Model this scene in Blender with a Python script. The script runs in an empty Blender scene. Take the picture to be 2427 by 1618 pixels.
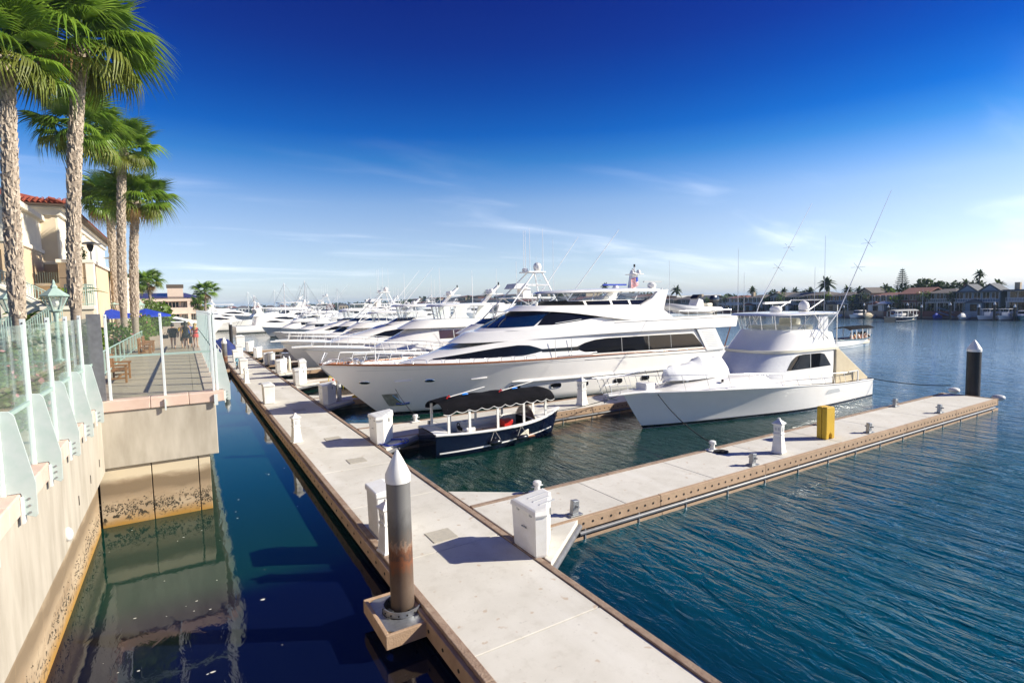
import bpy, bmesh, math, random
from mathutils import Vector, Matrix, noise as mnoise
R_=math.radians
rnd=random.Random(7)
scene=bpy.context.scene
COL=scene.collection
# ---------------------------------------------------------------- camera
cd=bpy.data.cameras.new('camera'); cam=bpy.data.objects.new('camera',cd); COL.objects.link(cam)
cd.sensor_width=36; cd.lens=19.04; cd.clip_start=.1; cd.clip_end=6000
cam.matrix_world=Matrix(((0.8552758,0.05755085,-0.51496719,0),
                         (-0.51766281,0.0508051,-0.85407497,0),
                         (-0.02298978,0.99704902,0.07324431,6.2),(0,0,0,1)))
scene.camera=cam
# ---------------------------------------------------------------- light
SUN_EL=29.5; SUN_DIR=Vector((.866*math.cos(R_(SUN_EL)),-.5*math.cos(R_(SUN_EL)),math.sin(R_(SUN_EL))))
sl=bpy.data.lights.new('sun','SUN'); sun=bpy.data.objects.new('sun',sl); COL.objects.link(sun)
sl.energy=3.7; sl.angle=R_(.53); sl.color=(1,.94,.80)
sun.rotation_euler=SUN_DIR.to_track_quat('Z','Y').to_euler()
world=bpy.data.worlds.new('World'); scene.world=world; world.use_nodes=True
def build_sky():
    nt=world.node_tree; N=nt.nodes; L=nt.links; N.clear()
    out=N.new('ShaderNodeOutputWorld'); bg=N.new('ShaderNodeBackground')
    sky=N.new('ShaderNodeTexSky'); sky.sky_type='NISHITA'; sky.sun_disc=False
    sky.sun_elevation=R_(SUN_EL); sky.sun_rotation=math.atan2(SUN_DIR.x,SUN_DIR.y)
    sky.altitude=0; sky.air_density=1.0; sky.dust_density=.6; sky.ozone_density=3.0
    # deep, saturated blue overhead as through a polariser; paler towards the horizon
    tc=N.new('ShaderNodeTexCoord'); sep=N.new('ShaderNodeSeparateXYZ'); L.new(tc.outputs['Generated'],sep.inputs[0])
    mr=N.new('ShaderNodeMapRange'); mr.inputs['From Min'].default_value=-.02; mr.inputs['From Max'].default_value=1.0
    mr.clamp=True; L.new(sep.outputs['Z'],mr.inputs['Value'])
    ramp=N.new('ShaderNodeValToRGB'); cr=ramp.color_ramp
    cr.elements[0].position=0; cr.elements[0].color=(.53,.58,.80,1)
    cr.elements[1].position=1; cr.elements[1].color=(.01,.045,.27,1)
    for p,c in SKY_STOPS:
        e=cr.elements.new(p); e.color=(*c,1)
    L.new(mr.outputs[0],ramp.inputs[0])
    mul=N.new('ShaderNodeMix'); mul.data_type='RGBA'; mul.blend_type='MULTIPLY'; mul.inputs[0].default_value=1
    L.new(sky.outputs[0],mul.inputs[6]); L.new(ramp.outputs[0],mul.inputs[7])
    # thin cloud streaks low in the sky
    div=N.new('ShaderNodeVectorMath'); div.operation='DIVIDE'
    addz=N.new('ShaderNodeMath'); addz.operation='ADD'; addz.inputs[1].default_value=.12; L.new(sep.outputs['Z'],addz.inputs[0])
    cmb=N.new('ShaderNodeCombineXYZ')
    for i in range(3): L.new(addz.outputs[0],cmb.inputs[i])
    L.new(tc.outputs['Generated'],div.inputs[0]); L.new(cmb.outputs[0],div.inputs[1])
    mp=N.new('ShaderNodeMapping'); mp.inputs['Rotation'].default_value=(0,0,R_(31)); mp.inputs['Scale'].default_value=(.55,1.5,1); L.new(div.outputs[0],mp.inputs[0])
    nz=N.new('ShaderNodeTexNoise'); nz.inputs['Scale'].default_value=1.15; nz.inputs['Detail'].default_value=7; nz.inputs['Roughness'].default_value=.52
    nz.inputs['Distortion'].default_value=.35
    L.new(mp.outputs[0],nz.inputs['Vector'])
    cmr=N.new('ShaderNodeMapRange'); cmr.interpolation_type='SMOOTHSTEP'; cmr.inputs['From Min'].default_value=.50; cmr.inputs['From Max'].default_value=.92; L.new(nz.outputs[0],cmr.inputs['Value'])
    fade=N.new('ShaderNodeMapRange'); fade.interpolation_type='SMOOTHSTEP'; fade.inputs['From Min'].default_value=.34; fade.inputs['From Max'].default_value=.10; L.new(sep.outputs['Z'],fade.inputs['Value'])
    mm=N.new('ShaderNodeMath'); mm.operation='MULTIPLY'; L.new(cmr.outputs[0],mm.inputs[0]); L.new(fade.outputs[0],mm.inputs[1])
    m2=N.new('ShaderNodeMath'); m2.operation='MULTIPLY'; m2.inputs[1].default_value=.30; L.new(mm.outputs[0],m2.inputs[0])
    mix=N.new('ShaderNodeMix'); mix.data_type='RGBA'; L.new(m2.outputs[0],mix.inputs[0]); L.new(mul.outputs[2],mix.inputs[6]); mix.inputs[7].default_value=(CLOUD,CLOUD*.985,CLOUD*.98,1)
    L.new(mix.outputs[2],bg.inputs[0]); bg.inputs[1].default_value=SKY_STR
    L.new(bg.outputs[0],out.inputs[0])
SKY_STR=.128; CLOUD=7.8
SKY_STOPS=[(.05,(.58,.60,.75)),(.10,(.54,.53,.62)),(.15,(.51,.50,.58)),(.19,(.43,.47,.57)),(.225,(.24,.38,.55)),(.26,(.08,.28,.50)),(.30,(.012,.18,.46)),(.36,(.004,.11,.38)),(.42,(.008,.065,.31)),(.48,(.01,.045,.27))]
build_sky()
vs=scene.view_settings; vs.view_transform='Standard'; vs.look='None'; vs.exposure=1.15; vs.gamma=1; vs.use_curve_mapping=False
scene.render.engine='CYCLES'
# ---------------------------------------------------------------- materials
def nmat(name):
    m=bpy.data.materials.new(name); m.use_nodes=True; nt=m.node_tree
    return m,nt,nt.nodes,nt.links,nt.nodes['Principled BSDF']
def mat(name,col,rough=.5,metal=0,col2=None,scale=3.,amt=.5,bump=0,bscale=40,stretch=(1,1,1),spec=.5,coat=0,detail=6,trans=0,ior=1.45,sub=0,obj=False,rand=0):
    m,nt,N,L,b=nmat(name)
    b.inputs['Base Color'].default_value=(*col,1); b.inputs['Roughness'].default_value=rough; b.inputs['Metallic'].default_value=metal
    b.inputs['Specular IOR Level'].default_value=spec; b.inputs['Coat Weight'].default_value=coat; b.inputs['IOR'].default_value=ior
    if coat: b.inputs['Coat Roughness'].default_value=.05
    b.inputs['Transmission Weight'].default_value=trans
    if col2 or bump:
        if obj:
            tc=N.new('ShaderNodeTexCoord'); src=tc.outputs['Object']
        else:
            g=N.new('ShaderNodeNewGeometry'); src=g.outputs['Position']
        mp=N.new('ShaderNodeMapping'); mp.inputs['Scale'].default_value=stretch; L.new(src,mp.inputs[0])
    if col2:
        n=N.new('ShaderNodeTexNoise'); n.inputs['Scale'].default_value=scale; n.inputs['Detail'].default_value=detail; n.inputs['Roughness'].default_value=.62
        L.new(mp.outputs[0],n.inputs['Vector'])
        mr=N.new('ShaderNodeMapRange'); mr.inputs['From Min'].default_value=.5-.5*(1.02-amt)*.6; mr.inputs['From Max'].default_value=.5+.5*(1.02-amt)*.6; L.new(n.outputs[0],mr.inputs['Value'])
        mx=N.new('ShaderNodeMix'); mx.data_type='RGBA'; mx.inputs[6].default_value=(*col,1); mx.inputs[7].default_value=(*col2,1); L.new(mr.outputs[0],mx.inputs[0])
        last=mx.outputs[2]
        if rand:
            oi=N.new('ShaderNodeObjectInfo'); hs=N.new('ShaderNodeHueSaturation'); r=N.new('ShaderNodeMapRange')
            r.inputs['To Min'].default_value=1-rand; r.inputs['To Max'].default_value=1+rand; L.new(oi.outputs['Random'],r.inputs['Value'])
            L.new(r.outputs[0],hs.inputs['Value']); L.new(last,hs.inputs['Color']); last=hs.outputs[0]
        L.new(last,b.inputs['Base Color'])
    if bump:
        n2=N.new('ShaderNodeTexNoise'); n2.inputs['Scale'].default_value=bscale; n2.inputs['Detail'].default_value=5; L.new(mp.outputs[0],n2.inputs['Vector'])
        bp=N.new('ShaderNodeBump'); bp.inputs['Strength'].default_value=bump; bp.inputs['Distance'].default_value=.02; L.new(n2.outputs[0],bp.inputs['Height']); L.new(bp.outputs[0],b.inputs['Normal'])
    return m
M={}
M['gel']=mat('white gelcoat',(.89,.86,.815),.16,col2=(.855,.825,.775),scale=1.3,amt=.3,coat=.35)
M['gelgrey']=mat('grey gelcoat',(.52,.53,.53),.3)
M['cream']=mat('cream gelcoat',(.74,.69,.55),.35)
M['white']=mat('white plastic',(.84,.83,.80),.42,col2=(.75,.73,.67),scale=5,amt=.25,bump=.06,bscale=12,rand=.04)
M['canvas_w']=mat('white canvas',(.74,.74,.74),.8,col2=(.66,.66,.67),scale=6,amt=.3,bump=.25,bscale=9)
M['canvas_b']=mat('beige canvas',(.62,.53,.37),.85,col2=(.56,.47,.32),scale=4,bump=.12,bscale=9)
M['canvas_k']=mat('black canvas',(.005,.005,.006),.95,col2=(.010,.009,.011),scale=3,bump=.25,bscale=14,spec=.1)
M['canvas_n']=mat('navy tarpaulin',(.006,.016,.10),.75,col2=(.010,.026,.16),scale=2,bump=.3,bscale=8)
M['canvas_u']=mat('blue canvas',(.008,.03,.30),.75,col2=(.012,.05,.40),scale=2,bump=.15,bscale=10)
M['navy']=mat('navy hull',(.004,.006,.018),.1,coat=.6,spec=.6)
M['teal_hull']=mat('teal hull',(.02,.10,.13),.25)
M['glass_d']=mat('tinted glass',(.006,.007,.010),.04,spec=.42)
M['glass_b']=mat('blue tinted glass',(.0025,.017,.06),.03,spec=.9)
M['glass_p']=mat('smoked mauve glass',(.075,.045,.05),.08,spec=.8)
M['pocket']=mat('dull steel pocket',(.50,.47,.41),.3,.4,col2=(.30,.28,.24),scale=6)
M['steel']=mat('polished steel',(.75,.75,.75),.26,1)
M['galv']=mat('galvanised steel',(.42,.43,.44),.45,.8,col2=(.30,.31,.32),scale=14,amt=.3)
M['alu']=mat('white painted aluminium',(.80,.80,.80),.3)
M['black']=mat('black rubber',(.012,.012,.013),.6)
M['blackg']=mat('black gloss',(.010,.010,.012),.18,coat=.5)
M['teak']=mat('varnished teak',(.30,.105,.03),.28,col2=(.22,.07,.02),scale=10,stretch=(.3,6,6),coat=.3)
M['teakw']=mat('weathered teak bench',(.33,.15,.055),.55,col2=(.23,.10,.035),scale=14,amt=.2,rand=.1)
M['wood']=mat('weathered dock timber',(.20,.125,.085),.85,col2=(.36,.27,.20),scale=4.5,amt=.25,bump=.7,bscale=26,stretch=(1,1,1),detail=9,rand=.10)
M['woodl']=mat('pale dock timber',(.46,.32,.21),.85,col2=(.33,.22,.14),scale=3,amt=.25,bump=.5,bscale=30,detail=9,rand=.08)  # paler, warmer brown than the weathered boards
def concrete_mat():
    m,nt,N,L,b=nmat('dock concrete'); b.inputs['Roughness'].default_value=.85
    g=N.new('ShaderNodeNewGeometry'); oi=N.new('ShaderNodeObjectInfo')
    def nz(scale,detail,rough=.6,st=(1,1,1)):
        mp=N.new('ShaderNodeMapping'); mp.inputs['Scale'].default_value=st; L.new(g.outputs['Position'],mp.inputs[0])
        n=N.new('ShaderNodeTexNoise'); n.inputs['Scale'].default_value=scale; n.inputs['Detail'].default_value=detail; n.inputs['Roughness'].default_value=rough; L.new(mp.outputs[0],n.inputs['Vector']); return n.outputs[0]
    def mix(f,a,c,lo,hi,k=1):
        r=N.new('ShaderNodeMapRange'); r.inputs['From Min'].default_value=lo; r.inputs['From Max'].default_value=hi; r.inputs['To Max'].default_value=k; L.new(f,r.inputs['Value'])
        x=N.new('ShaderNodeMix'); x.data_type='RGBA'; L.new(r.outputs[0],x.inputs[0])
        if isinstance(a,tuple): x.inputs[6].default_value=(*a,1)
        else: L.new(a,x.inputs[6])
        x.inputs[7].default_value=(*c,1); return x.outputs[2]
    c=mix(nz(.7,8),(.63,.60,.535),(.53,.50,.435),.35,.7)
    c=mix(nz(3.2,8,.7),c,(.46,.425,.36),.52,.75,.7)
    c=mix(nz(1.1,5,.5,(1,.25,1)),c,(.68,.655,.60),.55,.7,.6)
    c=mix(nz(14,3),c,(.36,.33,.29),.66,.72,.6)
    c=mix(nz(5,2,.4),c,(.42,.30,.20),.69,.74,.6)
    hs=N.new('ShaderNodeHueSaturation'); r=N.new('ShaderNodeMapRange'); r.inputs['To Min'].default_value=.95; r.inputs['To Max'].default_value=1.05; L.new(oi.outputs['Random'],r.inputs['Value']); L.new(r.outputs[0],hs.inputs['Value']); L.new(c,hs.inputs['Color'])
    L.new(hs.outputs[0],b.inputs['Base Color'])
    bp=N.new('ShaderNodeBump'); bp.inputs['Strength'].default_value=.12; bp.inputs['Distance'].default_value=.01; L.new(nz(70,5),bp.inputs['Height']); L.new(bp.outputs[0],b.inputs['Normal']); return m
M['conc']=concrete_mat()
M['plate']=mat('hatch plate',(.47,.43,.35),.7,col2=(.40,.37,.31),scale=9,bump=.3,bscale=90)
M['float']=mat('grey float side',(.19,.18,.165),.85,col2=(.09,.075,.055),scale=2.5,bump=.3)
M['algae']=mat('weedy float',(.035,.032,.016),.9,col2=(.075,.055,.02),scale=6,bump=.8,bscale=16)
M['pipe']=mat('grey pipe',(.17,.17,.18),.4,col2=(.12,.12,.125),scale=6)
M['coping']=mat('pink stone coping',(.58,.40,.31),.75,col2=(.66,.52,.43),scale=1.6,amt=.2,bump=.15,bscale=40,detail=10,rand=.08)
M['post']=mat('sage steel',(.47,.51,.49),.42,col2=(.40,.47,.44),scale=4)
M['postw']=mat('pale steel post',(.66,.70,.69),.38,.1)
M['green']=mat('patina green paint',(.36,.47,.42),.5,col2=(.32,.43,.38),scale=8)
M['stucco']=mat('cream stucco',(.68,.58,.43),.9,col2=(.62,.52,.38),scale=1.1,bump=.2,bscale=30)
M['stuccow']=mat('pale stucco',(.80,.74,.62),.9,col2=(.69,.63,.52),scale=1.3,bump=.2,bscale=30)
M['stuccoo']=mat('ochre stucco',(.66,.51,.34),.9,col2=(.60,.46,.30),scale=.9,bump=.2,bscale=30)
M['stuccop']=mat('peach stucco',(.74,.58,.45),.9,col2=(.69,.54,.42),scale=1)
M['trim']=mat('ivory trim',(.78,.72,.61),.7,col2=(.72,.66,.55),scale=2)
M['tile']=mat('terracotta tile',(.36,.085,.04),.8,col2=(.24,.05,.03),scale=2.5,amt=.4,bump=.4,bscale=12,rand=.2)
M['plank']=mat('promenade plank',(.50,.385,.29),.8,col2=(.42,.325,.245),scale=2.2,amt=.15,bump=.2,bscale=30,stretch=(.6,4,1),detail=8,rand=.07)
M['leaf1']=mat('palm frond green',(.115,.225,.02),.36,col2=(.21,.31,.035),scale=1.6,spec=.5,rand=.25)
M['leaf2']=mat('palm frond yellowing',(.24,.25,.035),.5,col2=(.14,.20,.025),scale=1.6,rand=.2)
M['leaf3']=mat('dry palm frond',(.40,.25,.10),.8,col2=(.28,.17,.07),scale=2,rand=.2)
M['petiole']=mat('palm petiole',(.20,.19,.06),.5)
M['bark']=mat('palm bark',(.38,.31,.245),.95,col2=(.19,.145,.11),scale=5,amt=.2,bump=.8,bscale=14,stretch=(1,1,3))
M['boot']=mat('palm boots',(.58,.49,.39),.95,col2=(.27,.205,.15),scale=4,amt=.2,bump=.5,bscale=20)
M['shrub']=mat('shrub leaf',(.055,.12,.018),.5,col2=(.13,.19,.03),scale=2.6,amt=.3)
M['shruby']=mat('bright shrub leaf',(.17,.25,.02),.5,col2=(.09,.17,.02),scale=3,amt=.3)
M['flower']=mat('pink blossom',(.55,.22,.24),.7)
M['dtree']=mat('far tree leaf',(.03,.055,.016),.7,col2=(.06,.085,.022),scale=.6,amt=.3)
M['trunk']=mat('tree trunk',(.12,.09,.065),.9,bump=.4)
M['yellow']=mat('yellow plastic',(.72,.45,.03),.4,col2=(.66,.40,.03),scale=3)
M['red']=mat('red plastic',(.62,.025,.02),.45)
M['rope']=mat('dark rope',(.03,.028,.028),.9)
M['ropew']=mat('pale rope',(.62,.58,.5),.9)
M['hose']=mat('yellow hose',(.75,.58,.06),.5)
M['skin']=mat('skin',(.50,.28,.19),.55)
M['hairk']=mat('black hair',(.010,.008,.008),.5)
M['hairb']=mat('blond hair',(.42,.25,.10),.5)
M['clk']=mat('black cloth',(.012,.014,.016),.85)
M['cly']=mat('mustard cloth',(.55,.30,.04),.85)
M['clu']=mat('blue cloth',(.02,.08,.42),.85)
M['clr']=mat('coral cloth',(.62,.09,.08),.85)
M['foam']=mat('floating foam',(.6,.58,.5),.9)
def glass_mat(name,tint,alpha,rough=.02):
    m,nt,N,L,b=nmat(name); N.remove(b)
    out=N['Material Output']; t=N.new('ShaderNodeBsdfTransparent'); t.inputs[0].default_value=(*tint,1)
    g=N.new('ShaderNodeBsdfGlossy'); g.inputs['Roughness'].default_value=rough; g.inputs[0].default_value=(.9,.95,.93,1)
    lw=N.new('ShaderNodeLayerWeight'); lw.inputs[0].default_value=.5; pw=N.new('ShaderNodeMath'); pw.operation='POWER'; pw.inputs[1].default_value=5; L.new(lw.outputs['Facing'],pw.inputs[0]); fr=N.new('ShaderNodeMath'); fr.operation='MULTIPLY_ADD'; fr.inputs[1].default_value=.90; fr.inputs[2].default_value=.03; L.new(pw.outputs[0],fr.inputs[0])
    mx=N.new('ShaderNodeMixShader'); L.new(fr.outputs[0],mx.inputs[0]); L.new(t.outputs[0],mx.inputs[1]); L.new(g.outputs[0],mx.inputs[2])
    d=N.new('ShaderNodeBsdfDiffuse'); d.inputs[0].default_value=(tint[0]*.8,tint[1]*.8,tint[2]*.8,1)
    m2=N.new('ShaderNodeMixShader'); m2.inputs[0].default_value=alpha; L.new(mx.outputs[0],m2.inputs[1]); L.new(d.outputs[0],m2.inputs[2])
    L.new(m2.outputs[0],out.inputs[0]); return m
M['glass']=glass_mat('green windscreen glass',(.955,.99,.975),.012)
M['vinyl']=glass_mat('clear vinyl',(.95,.97,.98),.05,.05)
M['lglass']=glass_mat('lantern glass',(.92,.95,.92),.25)
# ---------------------------------------------------------------- mesh helpers
class MB:
    def __init__(s): s.v=[]; s.f=[]
    def add(s,vs,fs):
        o=len(s.v); s.v+= [tuple(p) for p in vs]; s.f+=[tuple(i+o for i in f) for f in fs]; return s
    def bx(s,x0,x1,y0,y1,z0,z1):
        return s.add([(x0,y0,z0),(x1,y0,z0),(x1,y1,z0),(x0,y1,z0),(x0,y0,z1),(x1,y0,z1),(x1,y1,z1),(x0,y1,z1)],
                     [(3,2,1,0),(4,5,6,7),(0,1,5,4),(1,2,6,5),(2,3,7,6),(3,0,4,7)])
    def loft(s,rings,closed=True,cap0=True,cap1=True):
        n=len(rings[0]); o=len(s.v)
        for r in rings: s.v+=[tuple(p) for p in r]
        m=n if closed else n-1
        for i in range(len(rings)-1):
            for j in range(m):
                a=o+i*n+j; b=o+i*n+(j+1)%n; s.f.append((a,b,b+n,a+n))
        if cap0: s.f.append(tuple(o+j for j in reversed(range(n))))
        if cap1: s.f.append(tuple(o+(len(rings)-1)*n+j for j in range(n)))
        return s
    def cyl(s,p0,p1,r0,r1=None,n=10,cap=True):
        r1=r0 if r1 is None else r1
        return s.tube([p0,p1],[r0,r1],n,cap)
    def tube(s,pts,r,n=6,cap=True):
        P=[Vector(p) for p in pts]; rs=r if isinstance(r,(list,tuple)) else [r]*len(P)
        rings=[]; up=None
        for i,p in enumerate(P):
            a=P[max(i-1,0)]; b=P[min(i+1,len(P)-1)]; d=(b-a)
            if d.length<1e-9: d=Vector((0,0,1))
            d.normalize()
            if up is None:
                up=Vector((0,0,1)) if abs(d.z)<.9 else Vector((1,0,0))
            u=d.cross(up); 
            if u.length<1e-6: u=d.cross(Vector((0,1,0)))
            u.normalize(); w=u.cross(d).normalized(); up=w
            rings.append([p+(u*math.cos(2*math.pi*k/n)+w*math.sin(2*math.pi*k/n))*rs[i] for k in range(n)])
        return s.loft(rings,True,cap,cap)
    def lathe(s,prof,c=(0,0,0),n=16):
        rings=[[(c[0]+r*math.cos(2*math.pi*k/n),c[1]+r*math.sin(2*math.pi*k/n),c[2]+z) for k in range(n)] for r,z in prof]
        return s.loft(rings)
    def prism(s,poly,axis,a,b):
        def q(u,v,t): return {'x':(t,u,v),'y':(u,t,v),'z':(u,v,t)}[axis]
        n=len(poly)
        return s.add([q(u,v,a) for u,v in poly]+[q(u,v,b) for u,v in poly],
              [tuple(reversed(range(n))),tuple(range(n,2*n))]+[(i,(i+1)%n,(i+1)%n+n,i+n) for i in range(n)])
    def grid(s,rows):
        n=len(rows[0]); o=len(s.v)
        for r in rows: s.v+=[tuple(p) for p in r]
        for i in range(len(rows)-1):
            for j in range(n-1):
                a=o+i*n+j; s.f.append((a,a+1,a+n+1,a+n))
        return s
    def sphere(s,c,r,n=12,m=8,sz=1):
        return s.lathe([(max(r*math.sin(math.pi*i/m),1e-4),-r*sz*math.cos(math.pi*i/m)) for i in range(m+1)],c,n)
    def mesh(s,name,mt,smooth=None):
        me=bpy.data.meshes.new(name); me.from_pydata(s.v,[],s.f); me.update()
        bm=bmesh.new(); bm.from_mesh(me); bmesh.ops.recalc_face_normals(bm,faces=bm.faces); bm.to_mesh(me); bm.free()
        if smooth:
            me.polygons.foreach_set('use_smooth',[True]*len(me.polygons)); me.set_sharp_from_angle(angle=R_(smooth))
        if mt: me.materials.append(M[mt] if isinstance(mt,str) else mt)
        return me
    def build(s,name,mt,parent=None,smooth=None,bevel=0,loc=None,kind=None):
        o=bpy.data.objects.new(name,s.mesh(name,mt,smooth)); COL.objects.link(o)
        if parent: o.parent=parent
        if loc: o.location=loc
        if bevel:
            md=o.modifiers.new('bevel','BEVEL'); md.width=bevel; md.segments=2; md.limit_method='ANGLE'; md.angle_limit=R_(40)
        if kind: o['kind']=kind
        return o
def tag(o,label,cat=None,group=None,kind=None):
    if label: o['label']=label
    if cat: o['category']=cat
    if group: o['group']=group
    if kind: o['kind']=kind
    return o
def empty(name,loc=(0,0,0),rz=0,label=None,cat=None,group=None,kind=None):
    o=bpy.data.objects.new(name,None); COL.objects.link(o); o.location=loc; o.rotation_euler=(0,0,rz); o.empty_display_size=.2
    return tag(o,label,cat,group,kind)
def inst(name,me,parent=None,loc=(0,0,0),rot=(0,0,0),sc=(1,1,1)):
    o=bpy.data.objects.new(name,me); COL.objects.link(o); o.parent=parent; o.location=loc; o.rotation_euler=rot; o.scale=sc; return o
KIDS={}
def copy_tree(o,parent=None):
    c=o.copy(); COL.objects.link(c); c.parent=parent
    for ch in list(o.children): copy_tree(ch,c)
    return c
def dup(o,loc,rz=None,label=None,group=None,sc=None):
    c=copy_tree(o); c.location=loc
    if rz is not None: c.rotation_euler=(0,0,rz)
    if sc: c.scale=(sc,sc,sc)
    if label: c['label']=label
    if group: c['group']=group
    return c
def lerp(a,b,t): return a+(b-a)*t
def interp(pts,x):
    if x<=pts[0][0]: return pts[0][1]
    for (a,b),(c,d) in zip(pts,pts[1:]):
        if x<=c: return b+(d-b)*(x-a)/(c-a)
    return pts[-1][1]
def sint(pts,x):
    # smooth interpolation (Catmull-Rom like) through (x,y) points
    if x<=pts[0][0]: return pts[0][1]
    if x>=pts[-1][0]: return pts[-1][1]
    for i in range(len(pts)-1):
        if x<=pts[i+1][0]: break
    x0,y0=pts[i]; x1,y1=pts[i+1]; h=x1-x0
    m0=(y1-pts[i-1][1])/(x1-pts[i-1][0]) if i>0 else (y1-y0)/h
    m1=(pts[i+2][1]-y0)/(pts[i+2][0]-x0) if i+2<len(pts) else (y1-y0)/h
    t=(x-x0)/h
    return (2*t**3-3*t*t+1)*y0+(t**3-2*t*t+t)*h*m0+(-2*t**3+3*t*t)*y1+(t**3-t*t)*h*m1
# ================================================================ water
def water_mat():
    m,nt,N,L,b=nmat('harbour water')
    b.inputs['Roughness'].default_value=.03; b.inputs['IOR'].default_value=1.333; b.inputs['Specular IOR Level'].default_value=.95
    g=N.new('ShaderNodeNewGeometry'); sp=N.new('ShaderNodeSeparateXYZ'); L.new(g.outputs['Position'],sp.inputs[0])
    def noise(scale,stretch,rot,detail,rough=.55,dist=0):
        mp=N.new('ShaderNodeMapping'); mp.inputs['Rotation'].default_value=(0,0,R_(rot)); mp.inputs['Scale'].default_value=stretch; L.new(g.outputs['Position'],mp.inputs[0])
        n=N.new('ShaderNodeTexNoise'); n.inputs['Scale'].default_value=scale; n.inputs['Detail'].default_value=detail; n.inputs['Roughness'].default_value=rough; n.inputs['Distortion'].default_value=dist
        L.new(mp.outputs[0],n.inputs['Vector']); return n.outputs[0]
    def math(op,a,b_=None,c=None):
        x=N.new('ShaderNodeMath'); x.operation=op
        for i,q in enumerate((a,b_,c)):
            if q is None: continue
            if isinstance(q,(int,float)): x.inputs[i].default_value=q
            else: L.new(q,x.inputs[i])
        return x.outputs[0]
    def smooth(v,a,b_):
        x=N.new('ShaderNodeMapRange'); x.interpolation_type='SMOOTHSTEP'; x.inputs['From Min'].default_value=a; x.inputs['From Max'].default_value=b_; L.new(v,x.inputs['Value']); return x.outputs[0]
    big=noise(1.0,(1.25,.25,1),-14,3,.5,.8)      # short swell, crests along Y
    mid=noise(1.0,(3.4,1.35,1),9,4,.55,.9)
    fine=noise(1.0,(9,5,1),-38,3,.5)
    slow=noise(1.0,(.05,.035,1),25,2)
    # open harbour right of the main dock is ruffled, the narrow channel by the sea wall is sheltered
    mx=smooth(sp.outputs['X'],4.0,11.0)
    amp=math('MULTIPLY_ADD',mx,.955,.045)
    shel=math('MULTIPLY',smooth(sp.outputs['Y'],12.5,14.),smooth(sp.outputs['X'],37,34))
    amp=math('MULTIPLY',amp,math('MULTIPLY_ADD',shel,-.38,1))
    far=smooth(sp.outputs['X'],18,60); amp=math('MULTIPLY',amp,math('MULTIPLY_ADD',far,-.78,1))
    gust=math('MULTIPLY_ADD',smooth(slow,.35,.65),.5,.7)
    amp=math('MULTIPLY',amp,gust)
    h=math('ADD',math('MULTIPLY',big,.18),math('ADD',math('MULTIPLY',mid,.10),math('MULTIPLY',fine,.014)))
    h=math('MULTIPLY',h,amp)
    chop=noise(1.0,(1.5,.8,1),-35,3,.5,.3); h=math('ADD',h,math('MULTIPLY',math('MULTIPLY',chop,far),.065))
    bp=N.new('ShaderNodeBump'); bp.inputs['Strength'].default_value=1; bp.inputs['Distance'].default_value=1; L.new(h,bp.inputs['Height']); L.new(bp.outputs[0],b.inputs['Normal'])
    # murky teal body, greener slips; channel blue and far paleness are painted sky reflection
    ca=N.new('ShaderNodeMix'); ca.data_type='RGBA'; ca.inputs[6].default_value=(.0015,.0035,.017,1); ca.inputs[7].default_value=(.001,.085,.12,1)
    L.new(math('MULTIPLY',mx,math('MULTIPLY_ADD',smooth(slow,.25,.75),.5,.5)),ca.inputs[0])
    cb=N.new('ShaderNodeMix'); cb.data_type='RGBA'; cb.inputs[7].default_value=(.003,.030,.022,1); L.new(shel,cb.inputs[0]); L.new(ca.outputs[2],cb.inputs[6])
    cc=N.new('ShaderNodeMix'); cc.data_type='RGBA'; cc.inputs[7].default_value=(.10,.18,.255,1); L.new(far,cc.inputs[0]); L.new(cb.outputs[2],cc.inputs[6])  # far pale tone puts low-sky reflection into the diffuse colour
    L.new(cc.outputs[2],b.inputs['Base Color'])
    return m
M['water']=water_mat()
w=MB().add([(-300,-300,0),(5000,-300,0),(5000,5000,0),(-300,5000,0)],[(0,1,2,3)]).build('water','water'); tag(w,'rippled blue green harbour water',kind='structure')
M['ground']=mat('soil and lawn',(.09,.085,.04),.95,col2=(.05,.09,.025),scale=.4)
M['sand']=mat('shore fill',(.30,.25,.19),.9,col2=(.22,.18,.13),scale=.3)
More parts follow.
